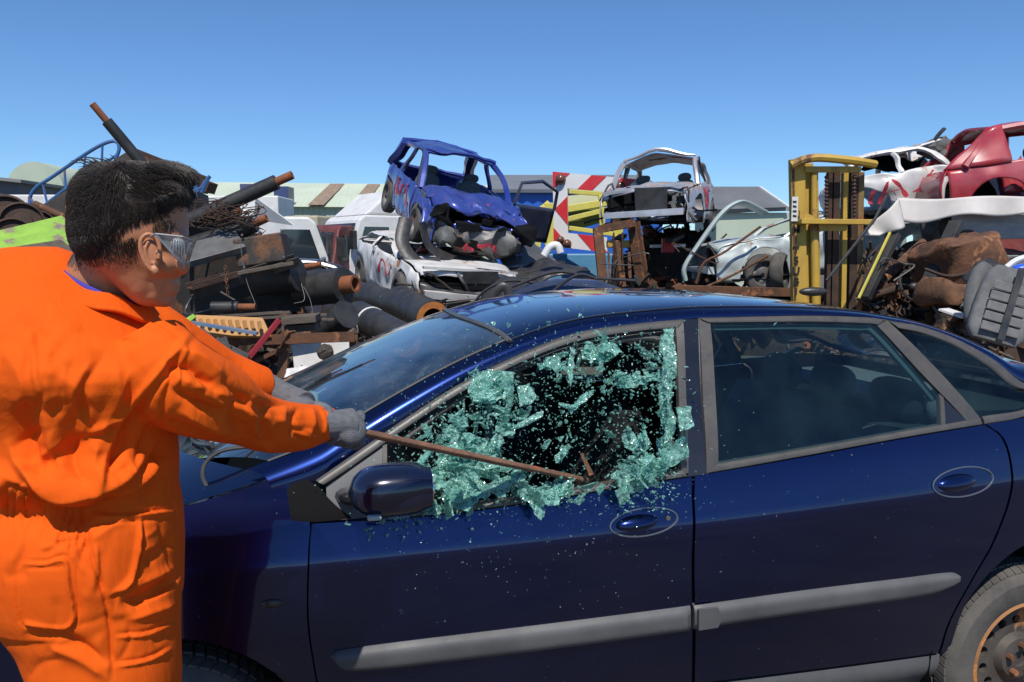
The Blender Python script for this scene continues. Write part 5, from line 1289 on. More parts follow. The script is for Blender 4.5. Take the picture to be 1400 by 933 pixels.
for k in range(9): 
    mb = MB(); mb.beam(P(274 + k * 10, 436 + k * .4, 6.04), P(276 + k * 10, 446 + k * .5, 6.03), .022, .02); mb.build('rib', oy, cr, world=True)
mb = MB(); mb.beam(P(262, 441, 5.95), P(352, 456, 5.98), .07, .02); o = mb.build('blue_strip', pbr('blue_grey_strip', (.09, .17, .28), (.15, .2, .26), scale=9, rough=.5)); tag(o, 'faded blue strip lying across the orange crate', 'strip')
rf = thing('iron_stand', 'rusty angle iron stand standing in front of white panels', 'frame', P(420, 500, 6.2))
for a, b, w, h in (((306, 466), (486, 460), .07, .075), ((484, 458), (483, 524), .06, .05), ((390, 464), (386, 520), .07, .05), ((318, 470), (324, 500), .05, .04), ((350, 494), (384, 478), .06, .03), ((384, 478), (398, 452), .08, .03)):
    mb = MB(); mb.beam(P(*a, 6.15), P(*b, 6.1), w, h, 'L', t=.012); mb.build('frame_bar', rust, rf, world=True)
mb = MB(); mb.plate([P(398, 472, 6.45), P(478, 468, 6.45), P(480, 512, 6.4), P(404, 516, 6.4)], .03); crumple(mb, .01, 4); o = mb.build('enamel_sheet', white_sp); tag(o, 'chipped white enamel panel behind the rusty frame', 'panel')
mb = MB(); mb.ell(P(446, 482, 6.28), (.07, .03, .06), None, 14, 8); crumple(mb, .02, 14); o = mb.build('dark_lump', steel_dark); tag(o, 'dark metal lump stuck to the white panel', 'scrap piece')
mb = MB(); mb.beam(P(336, 494, 5.85), P(382, 437, 5.95), .05, .035); o = mb.build('red_bar', pbr('dark_red_paint', (.28, .02, .03), rough=.5, rust=.2), bevel=.003); tag(o, 'dark red flat bar leaning across the rusty frame', 'bar')
gm_ = thing('grey_bracket', 'grey steel bracket with two bent arms beside the orange sleeve', 'bracket', P(300, 475, 5.8))
for a, b in (((258, 456), (312, 478)), ((312, 478), (336, 490)), ((300, 462), (308, 484)), ((270, 452), (290, 470))):
    mb = MB(); mb.beam(P(*a, 5.8), P(*b, 5.78), .08, .05, 'U', t=.012); mb.build('arm', sgrey, gm_, world=True)
mb = MB(); c = P(412, 522, 5.9)
mb.grid(lambda u, v: c + V((-.16 + .32 * u, .1 * math.sin(3 * u) + .12 * v, -.07 + .14 * v - .06 * math.sin(pi * u) * (1 - v))), 12, 6); crumple(mb, .025, 7, 3); o = mb.build('broken_basin', white_p, solid=.02, smooth=True); tag(o, 'broken white ceramic basin lying at the foot of the frame', 'basin')
mb = MB(); mb.plate([P(372, 520, 5.3), P(396, 522, 5.7), P(452, 544, 5.6), P(420, 566, 5.0), P(384, 556, 4.9)], .02); o = mb.build('green_sheet', pbr('pale_green_sheet', (.30, .46, .16), (.34, .42, .22), scale=4, rough=.7)); tag(o, 'pale green flat sheet just behind the gloved left hand', 'sheet')
mb = MB(); mb.plate([P(238, 446, 5.6), P(264, 430, 5.7), P(268, 434, 5.7), P(248, 450, 5.6)], .015); o = mb.build('lime_strip', lime); tag(o, 'bright lime sliver beside the chin of the person', 'strip')
mb = MB(); mb.tube(catmull([P(416, 510, 5.95), P(440, 498, 5.95), P(470, 500, 5.98), P(478, 512, 6.0)], 16), .035, 8, sq=.4); o = mb.build('rusty_bracket', rust, smooth=True); tag(o, 'curved rusty bracket lying in front of the white panel', 'bracket')
mb = MB(); mb.tube(catmull([P(486, 478, 7.0), P(515, 484, 6.9), P(540, 496, 6.7)], 10), [.05, .06, .04] + [.04] * 7, 8, sq=.35); o = mb.build('maroon_strip', pbr('maroon_metal', (.12, .03, .03), rough=.5)); tag(o, 'maroon curved metal strip right of the rusty frame', 'strip')
heap('scrap_heap', 'mixed dark scrap metal heaped up behind the person', [(150, 350, 9.2, 2.2, 1.4), (300, 440, 8.3, 1.1, .8), (400, 452, 8.2, 1.1, .7), (330, 500, 6.9, .9, .5), (470, 520, 7.2, .9, .6), (60, 340, 8.6, 1.4, 1.0), (360, 560, 5.9, .9, .4), (285, 322, 9.0, .7, .5), (330, 352, 8.6, .6, .4), (280, 300, 9.3, .65, .4), (225, 285, 9.6, .6, .4)], 1700, [rust_dark, steel_dark, black_p, rust, wood_g], size=(.08, .5), seed=3)
# ================================================================= middle and right of the yard
# ---- the stacked blue car
def sink(k=.0, top=None, zc_=1.0):
    return lambda p: V((p.x, p.y, p.z if p.z < zc_ else zc_ + (p.z - zc_) * k))
rot = ypr(-71, 14, -10)
bl, bdf = wreck('stacked_blue_car', 'bright blue car with red spray paint stacked nose down on a white wreck', P(617, 267, 13.7), rot, blue_p, L=3.7, Wd=1.62, H=1.42, amp=.05, cpil=.10, seed=2, wheels=(0, 1, 1, 1), doors=(0, 1), bumper=sgrey, lamps=2, defo=lambda p: p + noise.noise_vector(p * 4.2 + V((3, 1, 7))) * (.13 * max(0, min(1.2, p.x - .55))) + noise.noise_vector(p * 9) * (.05 * max(0, min(1.2, p.x - .6))))
x1 = 1.85
def hood_fn(u, v, df=bdf, L=3.7, Wd=1.62, H=1.42):
    x1 = L / 2; xc = L * .23; x = xc + (x1 - .04 - xc) * u; s_ = 1 - 2 * v; hw = Wd / 2 * (1 - .13 * abs(2 * x / L) ** 4)
    zb = H * .58 + (H * .42 - H * .58) * max(0, (x - L * .2) / (L * .3)) ** 1.2
    return df(V((x + .06 * (1 - s_ * s_) * u, s_ * (hw - .06), zb + .055 + .06 * (1 - s_ ** 4) - .03 * u * u)))
def letters(seed, n=5, v0=.12, v1=.9, u0=.25, u1=.85):
    r = random.Random(seed); st = []
    for k in range(n):
        a = v1 + (v0 - v1) * (k + .1) / n; b = v1 + (v0 - v1) * (k + .8) / n
        for _ in range(2): st.append([(r.uniform(u0, u1), a + (b - a) * r.random()) for _ in range(4)])
        st.append([(u0, a), (u1, a + (b - a) * .2), (u0 + .3, b)])
    return st
ribbon(letters(3, 6), hood_fn, .028, 'spray_paint', spray, bl)
ribbon([[(.0, .2), (.0, .8)]], lambda u, v: bdf(V((1.85 + .137, -.55 + 1.1 * v, .36 + u))), .04, 'spray_paint', spray, bl)
def side_fn(df, L, Wd, s): return lambda u, v: df(V((L * (u - .5), s * (Wd / 2 + .022), .35 + .5 * v)))
ribbon([[(.35, .2), (.42, .9), (.46, .3), (.52, .8)], [(.55, .5), (.6, .9), (.62, .2)]], side_fn(bdf, 3.7, 1.62, -1), .011, 'spray_paint', spray, bl)
# door hanging open on its far side
mb = MB(); mb.grid(lambda u, v: V((.70 - .35 * u, .84 + .85 * u, .28 + .58 * v + .03 * math.sin(3 * v))), 10, 8); d_ = mb.build('open_door', dkblue_p, bl, solid=.04, smooth=True); MW[d_.name] = MW[bl.name]
mb = MB(); mb.tube([V((.70, .84, .86)), V((.66, .90, 1.2)), V((.50, 1.3, 1.28)), V((.36, 1.66, 1.15)), V((.35, 1.69, .86))], .03, 6); mb.build('window_frame', dkblue_p, d_, smooth=True)
mb = MB(); mb.tube(catmull([V((1.95, -.9, .5)), V((2.02, -.75, .2)), V((1.95, -.35, .06)), V((1.8, .0, .1))], 16), .12, 8, sq=.25); mb.tube(catmull([V((1.6, -1.05, .45)), V((1.9, -1.1, .15)), V((2.2, -.9, -.02)), V((2.25, -.6, .05))], 16), .10, 8, sq=.25); mb.build('torn_bumper', black_p, bl, smooth=True)
mb = MB(); mb.box((1.9, 0.05, .66), (.05, .16, .10)); mb.build('badge_socket', int_black, bl, bevel=.02)
# ---- crushed white car below it
rot = ypr(-68, 6, -4)
def crush_w(p): return V((p.x, p.y, p.z if p.z < .8 else .8 + (p.z - .8) * .4))
wl, wdf = wreck('crushed_white_car', 'white wreck with flattened roof carrying the blue car', P(588, 370, 12.9), rot, white_sp, L=3.9, Wd=1.66, H=1.40, amp=.07, seed=5, defo=crush_w, zmid=.55, engine=True, lamps=False, bumper=black_p)
ribbon([[(.1, .8), (.3, .3), (.5, .8), (.7, .3)]], lambda u, v: wdf(V((.9 - u, -.85, .4 + .4 * v))), .03, 'spray_paint', spray, wl)
# blue boxes and pink rag jammed between the two
for px, py, c, lab, nm in ((588, 328, (.04, .13, .5), 'blue plastic scrap jammed under the blue car, left one', 'blue_plastic'), (642, 339, (.03, .16, .6), 'bright blue plastic scrap jammed under the blue car, right one', 'blue_plastic'), (580, 341, (.6, .12, .10), 'pink red rag lying on the roof of the white wreck', 'red_rag')):
    mb = MB(); mb.ell(P(px, py, 12.9), (.14, .1, .07), None, 14, 8); crumple(mb, .05, 9, px); o = mb.build(nm, pbr(nm + '_m', c, rough=.5), smooth=True); tag(o, lab, 'scrap piece')
# ---- black bonnets, bumpers and arches in front
def panel(lab, pts, Y, mat, name='bent_bonnet', bulge=.12, amp=.04, seed=1, grp=None, cat='car panel', n=14):
    """bent sheet spanned by four corners (px, py, depth offset)"""
    c = [P(a, b, Y + d) for a, b, d in pts]
    nr = (c[1] - c[0]).cross(c[3] - c[0]).normalized()
    if nr.y > 0: nr = -nr
    mb = MB(); mb.grid(lambda u, v: (c[0] * (1 - u) + c[1] * u) * (1 - v) + (c[3] * (1 - u) + c[2] * u) * v + nr * bulge * 4 * u * (1 - u) * (.4 + v * (1 - v) * 2.4), n, n)
    crumple(mb, amp, 2.5, seed); o = mb.build(name, mat, solid=.014, smooth=50); return tag(o, lab, cat, grp)
gp = 'loose black body panels in the heap'
panel('glossy dark bonnet sheet draped beside the white wreck', [(664, 312, .6), (700, 315, .9), (768, 362, .2), (690, 372, -.2)], 12.6, pbr('slate_bonnet', (.05, .055, .065), rough=.28, coat=.5, dust=.3), bulge=.16, grp=gp)
panel('black crumpled bumper skin under the slate bonnet', [(680, 372, .3), (770, 358, .5), (812, 372, 0), (720, 392, -.3)], 12.2, black_p, 'bumper_skin', .1, .08, 3, gp)
panel('dark navy car bonnet with dusty top lying just behind the car roof', [(672, 412, .2), (760, 392, .9), (850, 398, .9), (872, 424, -.2)], 9.4, dkblue_p, bulge=.2, amp=.03, seed=4, grp=gp)
panel('black glossy wing panel with dents above the foam pipe mouth', [(652, 412, .2), (690, 384, .6), (760, 388, .4), (700, 440, -.3)], 10.4, black_p, 'wing_panel', .16, .08, 6, gp)
panel('crumpled silver grey undertray sheet under the white wreck', [(598, 405, .2), (640, 400, .5), (664, 416, .2), (618, 430, -.2)], 11.2, sgrey, 'undertray', .05, .09, 8, gp)
for k, (pts, lab) in enumerate((([(640, 440), (655, 405), (690, 385), (730, 388), (752, 410)], 'black wheel arch liner curved over the navy bonnet'), ([(668, 436), (672, 408), (690, 392), (700, 420)], 'narrow black strip standing by the arch liner'), ([(700, 392), (760, 372), (810, 380), (868, 384)], 'long thin black bumper strip reaching to the rusty mast'), ([(740, 418), (760, 395), (790, 376), (812, 380)], 'black plastic strip crossing the navy bonnet'))):
    mb = MB(); mb.tube(catmull([P(a, b, 10.0 - .25 * k) for a, b in pts], 24), .05, 8, sq=.35); o = mb.build('plastic_strip', black_p, smooth=True); tag(o, lab, 'strip', 'black plastic strips')
mb = MB(); mb.tube(catmull([P(744, 350, 12), P(752, 338, 12), P(762, 336, 12), P(766, 346, 12)], 14), .06, 10); o = mb.build('white_tube', white_p, smooth=True); tag(o, 'bent white plastic tube in front of the blue wall', 'tube')
for a, lab in (((546, 372, 12.3), 'silver spear of bent trim beside the front wheel of the white wreck'), ((648, 360, 12.4), 'grey torn door skin standing right of the white wreck')):
    x, y, Y_ = a; panel(lab, [(x - 8, y - 30, 0), (x + 12, y - 34, .1), (x + 6, y + 34, 0), (x - 16, y + 30, 0)], Y_, sgrey, 'torn_skin', .05, .05, int(x), None)
heap('scrap_heap', 'black plastic and dark scrap heaped under the stacked wrecks', [(560, 440, 13, 1.6, 1.0), (700, 420, 12.2, .9, .8), (760, 405, 12.5, 1.7, 1.0), (860, 405, 12.5, 1.4, 1), (680, 432, 10.3, .7, .5)], 900, [int_black, black_p, black_p, sgrey, rust_dark], size=(.1, .6), seed=8)
# ---- blue building and grey roofs
bh = thing('blue_building', 'blue clad building with grey sheet roof behind the chevron board', 'building', P(770, 345, 38))
xa, xb = P(672, 345, 38).x, P(905, 345, 38).x; zt = P(700, 262, 38).z; z2 = P(700, 246, 42).z
mb = MB(); corr_wall(mb, (xa, 38, 0), (xb, 38, 0), 0, zt, .5, .04); mb.build('wall', pbr('blue_cladding', (.02, .11, .48), (.018, .10, .42), scale=.4, rough=.5), bh, world=True, solid=.02)
mb = MB(); mb.plate([V((xa - .2, 37.7, zt)), V((xb, 37.7, zt)), V((xb, 44, z2 + .35)), V((xa - .2, 44, z2 + .35))], .15); mb.build('roof', pbr('slate_grey_roof', (.17, .18, .20), (.14, .15, .165), scale=.5, rough=.7), bh, world=True)
gb = thing('gabled_building', 'building with dark grey pitched roof and white gable edge behind the pale wreck', 'building', P(1000, 345, 40))
rt = [P(975, 258, 40), P(1036, 258, 40), P(1076, 286, 38), P(960, 290, 38)]
mb = MB(); mb.plate(rt, .2); mb.build('roof', pbr('dark_grey_roof', (.13, .14, .15), (.10, .105, .115), scale=.6, rough=.75), gb, world=True)
mb = MB(); mb.beam(rt[1] + V((.05, -.1, 0)), rt[2] + V((.05, -.1, 0)), .12, .22); mb.build('gable_edge', white_p, gb, world=True)
mb = MB(); lo = P(1010, 292, 39).z; mb.box(((rt[0].x + rt[2].x) / 2, 40.5, lo / 2), (rt[2].x - rt[3].x - .5, 4.5, lo)); mb.build('wall', pale_green, gb, world=True)
# ---- red and white chevron board
Yc = 16.0
cb = thing('chevron_board', 'large red and white chevron board with round lamps on a yellow truck frame', 'sign', P(805, 340, Yc))
# board axes: horizontal u along (757,236)->(874,246), vertical v down
A0 = P(756, 235, Yc); Au = P(876, 246, Yc - .5) - A0; Av = P(757.5, 337, Yc) - A0
lu, lv = Au.length, Av.length; au, av = Au.normalized(), Av.normalized(); an = au.cross(av).normalized()
if an.y > 0: an = -an
bw = .285
def bp(u, v, o=0): return A0 + au * u + av * v + an * o
red_r = pbr('red_reflective', (.62, .015, .02), rough=.45, dust=.15, dustc=(.4, .3, .28)); wht_r = pbr('white_reflective', (.74, .73, .71), rough=.45, dust=.15)
mb = MB(); mb.plate([bp(0, 0), bp(lu, 0), bp(lu, bw), bp(0, bw)], .04, an); mb.plate([bp(0, bw), bp(bw, bw), bp(bw, lv - bw), bp(0, lv - bw)], .04, an); mb.plate([bp(0, lv - bw), bp(lu * .62, lv - bw), bp(lu * .62, lv), bp(0, lv)], .04, an)
mb.build('board', wht_r, cb, world=True)
def clip(poly, ax, lim, sgn):
    out = []
    for i in range(len(poly)):
        a, b = poly[i], poly[(i + 1) % len(poly)]; da, db = (a[ax] - lim) * sgn, (b[ax] - lim) * sgn
        if da <= 0: out.append(a)
        if (da < 0 < db) or (db < 0 < da): t_ = da / (da - db); out.append((a[0] + (b[0] - a[0]) * t_, a[1] + (b[1] - a[1]) * t_))
    return out
def stripe(poly, box):
    for ax, lo, hi in ((0, box[0], box[2]), (1, box[1], box[3])):
        poly = clip(poly, ax, hi, 1); poly = clip(poly, ax, lo, -1)
        if len(poly) < 3: return
    mb = MB(); mb.plate([bp(u, v, .026) for u, v in poly], .008, an); mb.build('red_stripe', red_r, cb, world=True)
for k in range(5):
    u = .52 + k * .56; stripe([(u + .24, 0), (u + .52, 0), (u + .24, bw), (u - .04, bw)], (0, 0, lu, bw))
stripe([(0, 0), (.34, 0), (0, .34)], (0, 0, lu, bw)); stripe([(0, bw), (.04, bw), (0, .34)], (0, bw, bw, lv - bw))
m_ = lv * .5; stripe([(0.03, m_), (bw, m_ - .27), (bw, m_ + .27)], (0, bw, bw, lv - bw))
stripe([(0, lv - .36), (.36, lv), (0, lv)], (0, lv - bw, lu * .62, lv)); stripe([(0, lv - .36), (.075, lv - bw), (0, lv - bw)], (0, bw, bw, lv - bw)); stripe([(.48, lv - bw), (.78, lv - bw), (1.06, lv), (.76, lv)], (0, lv - bw, lu * .62, lv))
for u, v, r in ((.16, .13, .10), (1.30, .16, .10), (.14, lv - .14, .075), (.27, lv - .08, .085)):
    mb = MB(); mb.lathe(bp(u, v, .02), an, [(r, 0), (r, .04), (r * .85, .08), (r * .5, .11), (0, .125)], 24); mb.build('lamp', pbr('brown_lamp', (.13, .06, .04), rough=.25), cb, world=True, smooth=True)
yb = pbr('bright_yellow_paint', (.66, .58, .10), (.58, .5, .09), scale=5, rough=.5, dust=.15)
yt = thing('yellow_truck_frame', 'pale yellow tubular truck frame with olive panels behind the chevron board', 'frame', P(790, 340, 17.2))
Yy = 17.2
for a, b, w in (((735, 338), (742, 282), .12), ((752, 278), (752, 336), .22), ((722, 300), (750, 276), .07), ((726, 322), (752, 312), .07), ((778, 262), (852, 268), .09), ((776, 300), (850, 282), .10), ((778, 312), (850, 322), .09), ((822, 268), (824, 322), .12), ((776, 286), (850, 274), .14), ((846, 262), (844, 330), .2)):
    mb = MB(); mb.beam(P(*a, Yy), P(*b, Yy), w, w); mb.build('frame_bar', yb, yt, world=True, bevel=.01)
mb = MB(); mb.plate([P(776, 290, 17.5), P(824, 274, 17.5), P(824, 304, 17.5), P(776, 318, 17.5)], .04); mb.build('olive_panel', pbr('olive_panel', (.16, .17, .03), (.12, .13, .03), scale=3, rough=.6), yt, world=True)
mb = MB(); mb.plate([P(776, 268, 17.7), P(824, 264, 17.7), P(824, 282, 17.7), P(776, 290, 17.7)], .04); mb.build('pale_panel', pbr('pale_yellow_panel', (.62, .62, .38), rough=.6), yt, world=True)
mb = MB(); mb.box(P(800, 352, 17) + V((0, 0, -.2)), (2.2, 1.5, .55)); o = mb.build('blue_skip', pbr('light_blue_skip', (.06, .22, .42), (.10, .26, .42), scale=4, rough=.5, rust=.15), bevel=.03); tag(o, 'light blue steel skip under the chevron board', 'skip')
# ---- silver wreck on a rusty fork mast
rot = ypr(-109, 3, 3)
def crush_s(p):
    k = math.exp(-((p.x - .45) ** 2 + (p.y - -.05) ** 2) * 4.0) * max(0, p.z - 1.0)
    return V((p.x, p.y, p.z + .45 * k - .10 * max(0, p.z - 1.0)))
sv, sdf_ = wreck('silver_wreck', 'silver car wreck with open engine bay and peaked roof, red spray paint on its door', P(904, 268, 15.0), rot, silver_p, L=3.6, Wd=1.62, H=1.42, amp=.06, seed=7, defo=crush_s, front=False, lamps=False, engine=True, doors=(1, 1), wheels=(0, 0, 1, 0))
ribbon(letters(9, 5, .2, .95, .1, .7), lambda u, v: hood_fn(u, v, sdf_, 3.6), .02, 'spray_paint', spray, sv)
ribbon([[(.48, .1), (.5, .9), (.53, .2)], [(.5, .5), (.53, .5)], [(.56, .1), (.56, .9), (.6, .8), (.57, .5), (.61, .1)], [(.64, .9), (.67, .6), (.64, .5), (.68, .3), (.64, .1)]], side_fn(sdf_, 3.6, 1.64, 1), .011, 'spray_paint', spray, sv)
fm = thing('rusty_fork_mast', 'rusty forklift mast with two brown posts holding up the silver wreck', 'forklift mast', P(855, 400, 13.2))
for a, b, w, h, kd in (((817, 312), (828, 420), .15, .13, 'U'), ((866, 304), (884, 418), .15, .16, 'U'), ((818, 314), (868, 305), .1, .12, 'box'), ((843, 330), (852, 412), .11, .11, 'box'), ((860, 345), (862, 412), .05, .05, 'box'), ((832, 345), (836, 412), .03, .03, 'box')):
    mb = MB(); mb.beam(P(*a, 13.2), P(*b, 13.0), w, h, kd, t=.03); mb.build('post', rust, fm, world=True, bevel=.005)
mb = MB(); mb.box(P(846, 334, 13.3), (.38, .2, .12)); mb.build('carriage', yellow_p, fm, world=True, bevel=.02)
for k in range(2):
    mb = MB(); pts = [P(839 + 12 * k, 318 + j * 6.2, 13.05) for j in range(16)]; mb.tube(pts, [.012, .02] * 8, 6); mb.build('lift_chain', rust_dark, fm, world=True)
for k in range(2):
    mb = MB(); mb.beam(P(842 + k * 72, 330, 13.6), P(852 + k * 80, 322, 15.8), .14, .06); mb.build('fork', rust_dark, fm, world=True)
mb = MB(); mb.beam(P(890, 337, 14.2), P(935, 336, 14.2), .28, .05); o = mb.build('striped_plank', wht_r); tag(o, 'white plank with red block under the silver wreck', 'plank')
mb = MB(); mb.box(P(913, 336, 14.08), (.2, .12, .24)); o = mb.build('red_block', red_r, bevel=.01); tag(o, 'small red block in front of the white plank under the silver wreck', 'block')
# ---- pale wreck with a good wheel
rot = ypr(184, 5, 0)
def crush_p(p): return V((p.x, p.y * .95, p.z if p.z < .8 else .8 + (p.z - .8) * .55 + .25 * max(0, p.x - .2) * 0))
pw, pdf = wreck('pale_green_wreck', 'pale grey green wreck lying beside the yellow mast with its wheel facing us', P(1118, 350, 13.4), rot, pale_p, L=3.8, Wd=1.62, H=1.5, amp=.07, seed=12, defo=crush_p, front=False, lamps=False, engine=True, zmid=.48, doors=(1, 0), wheels=(1, 0, 1, 0), seats=False)
mb = MB(); mb.tube(catmull([P(937, 384, 12.9), P(936, 366, 12.9), P(955, 335, 12.9), P(985, 294, 12.9), P(1005, 279, 13.0), P(1020, 279, 13.2), P(1046, 292, 13.4)], 40), .075, 10, sq=.5); o = mb.build('bent_roof_strip', pbr('pale_green_strip', (.38, .46, .44), (.42, .5, .48), scale=3, rough=.45, dust=.2), smooth=True); tag(o, 'long pale green bent body strip arching over the front of the pale wreck', 'body strip')
t = thing('old_tyre', 'worn black tyre standing right of the pale wreck wheel, against the yellow mast', 'tyre', P(1065, 372, 12.6), None, 'loose tyres')
mb = MB(); mb.lathe(P(1066, 372, 12.6), V((.86, -.5, 0)), [(.17, -.08), (.26, -.1), (.295, -.06), (.30, 0), (.295, .06), (.26, .1), (.17, .08), (.17, -.08)], 32); mb.build('tread', tyre_m, t, world=True, smooth=True)
for k, (pts, lab) in enumerate((([(936, 404), (985, 384), (1010, 372), (1050, 350)], 'rusty bent rod in front of the pale wreck wheel'), ([(952, 388), (962, 360), (990, 345), (1040, 310)], 'thin rusty rod along the wing of the pale wreck'))):
    mb = MB(); mb.tube(catmull([P(a, b, 12.4) for a, b in pts], 16), .02, 6); o = mb.build('bent_rod', rust, smooth=True); tag(o, lab, 'rod', 'bent rods')
for k, (a, b, lab) in enumerate((((930, 396), (1088, 400), 'rusty flat beam lying behind the car roof below the pale wreck'), ((925, 390), (935, 410), 'short rusty stub left of the pale wreck'))):
    beam_thing(lab, P(*a, 11.8), P(*b, 11.8), .2, .12, mat=rust, group='rusty beams behind the car roof')
heap('scrap_heap', 'rusty engine parts heaped below the silver and pale wrecks', [(905, 385, 13.8, 1.2, .8), (925, 312, 15.8, 1.4, .8), (980, 392, 13.6, 1.4, .8), (1065, 395, 13.4, 1.2, .7)], 600, [rust_dark, rust, steel_dark, int_black, rust_or], size=(.08, .42), seed=21)
# ---- yellow forklift mast with lettering
Yf = 10.0
fk = thing('yellow_fork_mast', 'tall worn yellow forklift mast with black lettering down its left channel', 'forklift mast', P(1135, 400, Yf))
def fb(a, b, w, h, nm, mat, kind='box', dy=0, dy2=None, t=.02, **k):
    mb = MB(); mb.beam(P(*a, Yf + dy), P(*b, Yf + (dy if dy2 is None else dy2)), w, h, kind, t=t, **k); return mb.build(nm, mat, fk, world=True, bevel=.006)
mast_y = yellow_p
mb = MB(); c0, c1 = P(1088, 216, Yf), P(1092, 420, Yf)
fb((1089, 218), (1093, 440), .17, .10, 'mast_channel', mast_y, 'box', .02); fb((1104, 224), (1106, 440), .10, .12, 'mast_channel', mast_y, 'U', .10, t=.025)
fb((1082, 220), (1085, 440), .025, .14, 'rusty_edge', rust, 'box', .03)
fb((1113, 236), (1117, 440), .075, .075, 'lift_cylinder', mast_y, 'box', .02); 
mb = MB(); mb.cyl(P(1113, 300, Yf - .03), P(1116, 440, Yf - .03), .05, None, 16); mb.cyl(P(1113, 240, Yf - .03), P(1113, 300, Yf - .03), .035, None, 14); mb.build('hydraulic_ram', mast_y, fk, world=True, smooth=True)
for x, w, mt in ((1134, .05, rust_dark), (1143, .08, rust_dark), (1155, .06, mast_y), (1167, .09, rust_dark), (1176, .07, pbr('brown_yellow', (.22, .14, .04), (.13, .08, .035), scale=6, rough=.6, rust=.4))):
    fb((x, 236), (x - 4, 440), w, .1, 'mast_channel', mt, 'box', .16)
mb = MB(); mb.tube(catmull([P(1082, 226, Yf - .1), P(1098, 219, Yf - .12), P(1120, 216, Yf - .12), P(1165, 220, Yf - .1), P(1196, 225, Yf)], 30), .055, 8, sq=.9); mb.build('top_crossbar', mast_y, fk, world=True, smooth=True)
fb((1100, 232), (1176, 232), .06, .07, 'crossbar', mast_y, dy=-.03); fb((1093, 303), (1192, 304), .16, .06, 'crossbar', mast_y, dy=-.12); 
mb = MB(); mb.plate([P(1118, 306, Yf - .1), P(1158, 306, Yf - .1), P(1156, 316, Yf - .1), P(1120, 316, Yf - .1)], .05); mb.build('hanging_plate', mast_y, fk, world=True)
mb = MB(); mb.plate([P(1093, 288, Yf - .09), P(1122, 300, Yf - .09), P(1093, 306, Yf - .09)], .04); mb.build('gusset', mast_y, fk, world=True)
for x in (1130, 1168):
    mb = MB(); pts = [P(x, 240 + j * 2.6, Yf - .02) for j in range(24)]; mb.tube(pts, [.014, .030] * 12, 6); mb.build('lift_chain', rust_dark, fk, world=True)
mb = MB(); fx = P(1086.5, 286, Yf - .051); mb.box(fx, (.075, .008, .29)); mb.build('sticker', white_p, fk, world=True)
fw_m = pbr('faded_black_lettering', (.015, .014, .012), rough=.7)
for k, ch_ in enumerate('MITSUBI'):
    q = P(1088.5, 314 + k * 14.2, Yf - .045)
    xf = Matrix.Translation(q) @ Matrix.Rotation(R(90), 4, 'X')
    m = text_mb(ch_, .125, .006, xf); m.build('letter', fw_m, fk, world=True)
for k in range(4):
    mb = MB(); q = P(1086.5, 276 + k * 6.5, Yf - .058); mb.box(q, (.045, .004, .022), ypr(0, 12 * (k % 2))); mb.build('sticker_mark', fw_m, fk, world=True)
# black lever leaning on the car roof side of the mast
lv_ = thing('black_lever', 'long thin black lever with flat foot leaning across the yellow mast', 'lever', P(1150, 390, 9.2))
mb = MB(); mb.tube([P(1212, 268, 9.6), P(1196, 300, 9.5), P(1130, 384, 9.2)], .018, 8); mb.build('rod', black_p, lv_, world=True, smooth=True)
mb = MB(); mb.ell(P(1112, 399, 9.15), (.16, .05, .05)); mb.build('foot', black_p, lv_, world=True, smooth=True)
# ---- crushed white car and red car on the rack
rot = ypr(-14, -8, 0)
def crush_c(p): return V((p.x, p.y, p.z if p.z < .72 else .72 + (p.z - .72) * .62))
cw_, cdf = wreck('flattened_white_car', 'white wreck with caved in roof between the yellow mast and the red car', P(1240, 262, 12.6), rot, white_sp, L=2.1, Wd=1.5, H=1.45, amp=.09, seed=31, defo=crush_c, zmid=.55, doors=(0, 0), wheels=(0, 0, 0, 0), front=False, seats=False)
ribbon([[(.25, .1), (.32, .75), (.4, .15)], [(.28, .4), (.38, .42)], [(.44, .2), (.5, .3), (.58, .8)], [(.2, .1), (.22, .6)]], side_fn(cdf, 2.1, 1.64, -1), .013, 'spray_paint', spray, cw_)
panel('black crumpled roof lining inside the flattened white wreck', [(1172, 232, .3), (1200, 212, .5), (1262, 214, .4), (1276, 240, .2)], 12.4, int_black, 'roof_lining', .08, .10, 4)
panel('dented pale roof skin on top of the flattened white wreck', [(1184, 214, .2), (1214, 206, .6), (1268, 204, .5), (1262, 216, .1)], 12.3, white_sp, 'roof_skin', .05, .10, 9)
for k, (pts, lab) in enumerate((([(1238, 206), (1258, 200), (1284, 192)], 'bent white roof strip poking up behind the white wreck'), ([(1276, 196), (1282, 186), (1291, 176)], 'dark torn post sticking up beside the red car'))):
    mb = MB(); mb.tube(catmull([P(a, b, 12.2) for a, b in pts], 10), .05, 6, sq=.5); o = mb.build('torn_strip', (white_sp, black_p)[k], smooth=True); tag(o, lab, 'body strip')
mb = MB(); mb.ell(P(1282, 204, 12.3), (.3, .15, .16), None, 16, 10); crumple(mb, .1, 5, 2); o = mb.build('grey_wreckage', sgrey); tag(o, 'crumpled grey metal lump between the white wreck and the red car', 'scrap piece')
rot = ypr(-8, -7, 0)
rc, rdf = wreck('red_car', 'dark red car shell with open doorway resting on the white beam at the right', P(1456, 233, 11.4), rot, red_p, L=3.5, Wd=1.66, H=1.40, amp=.03, seed=17, doors=(0, 0), wheels=(0, 0, 0, 0), zmid=.68)
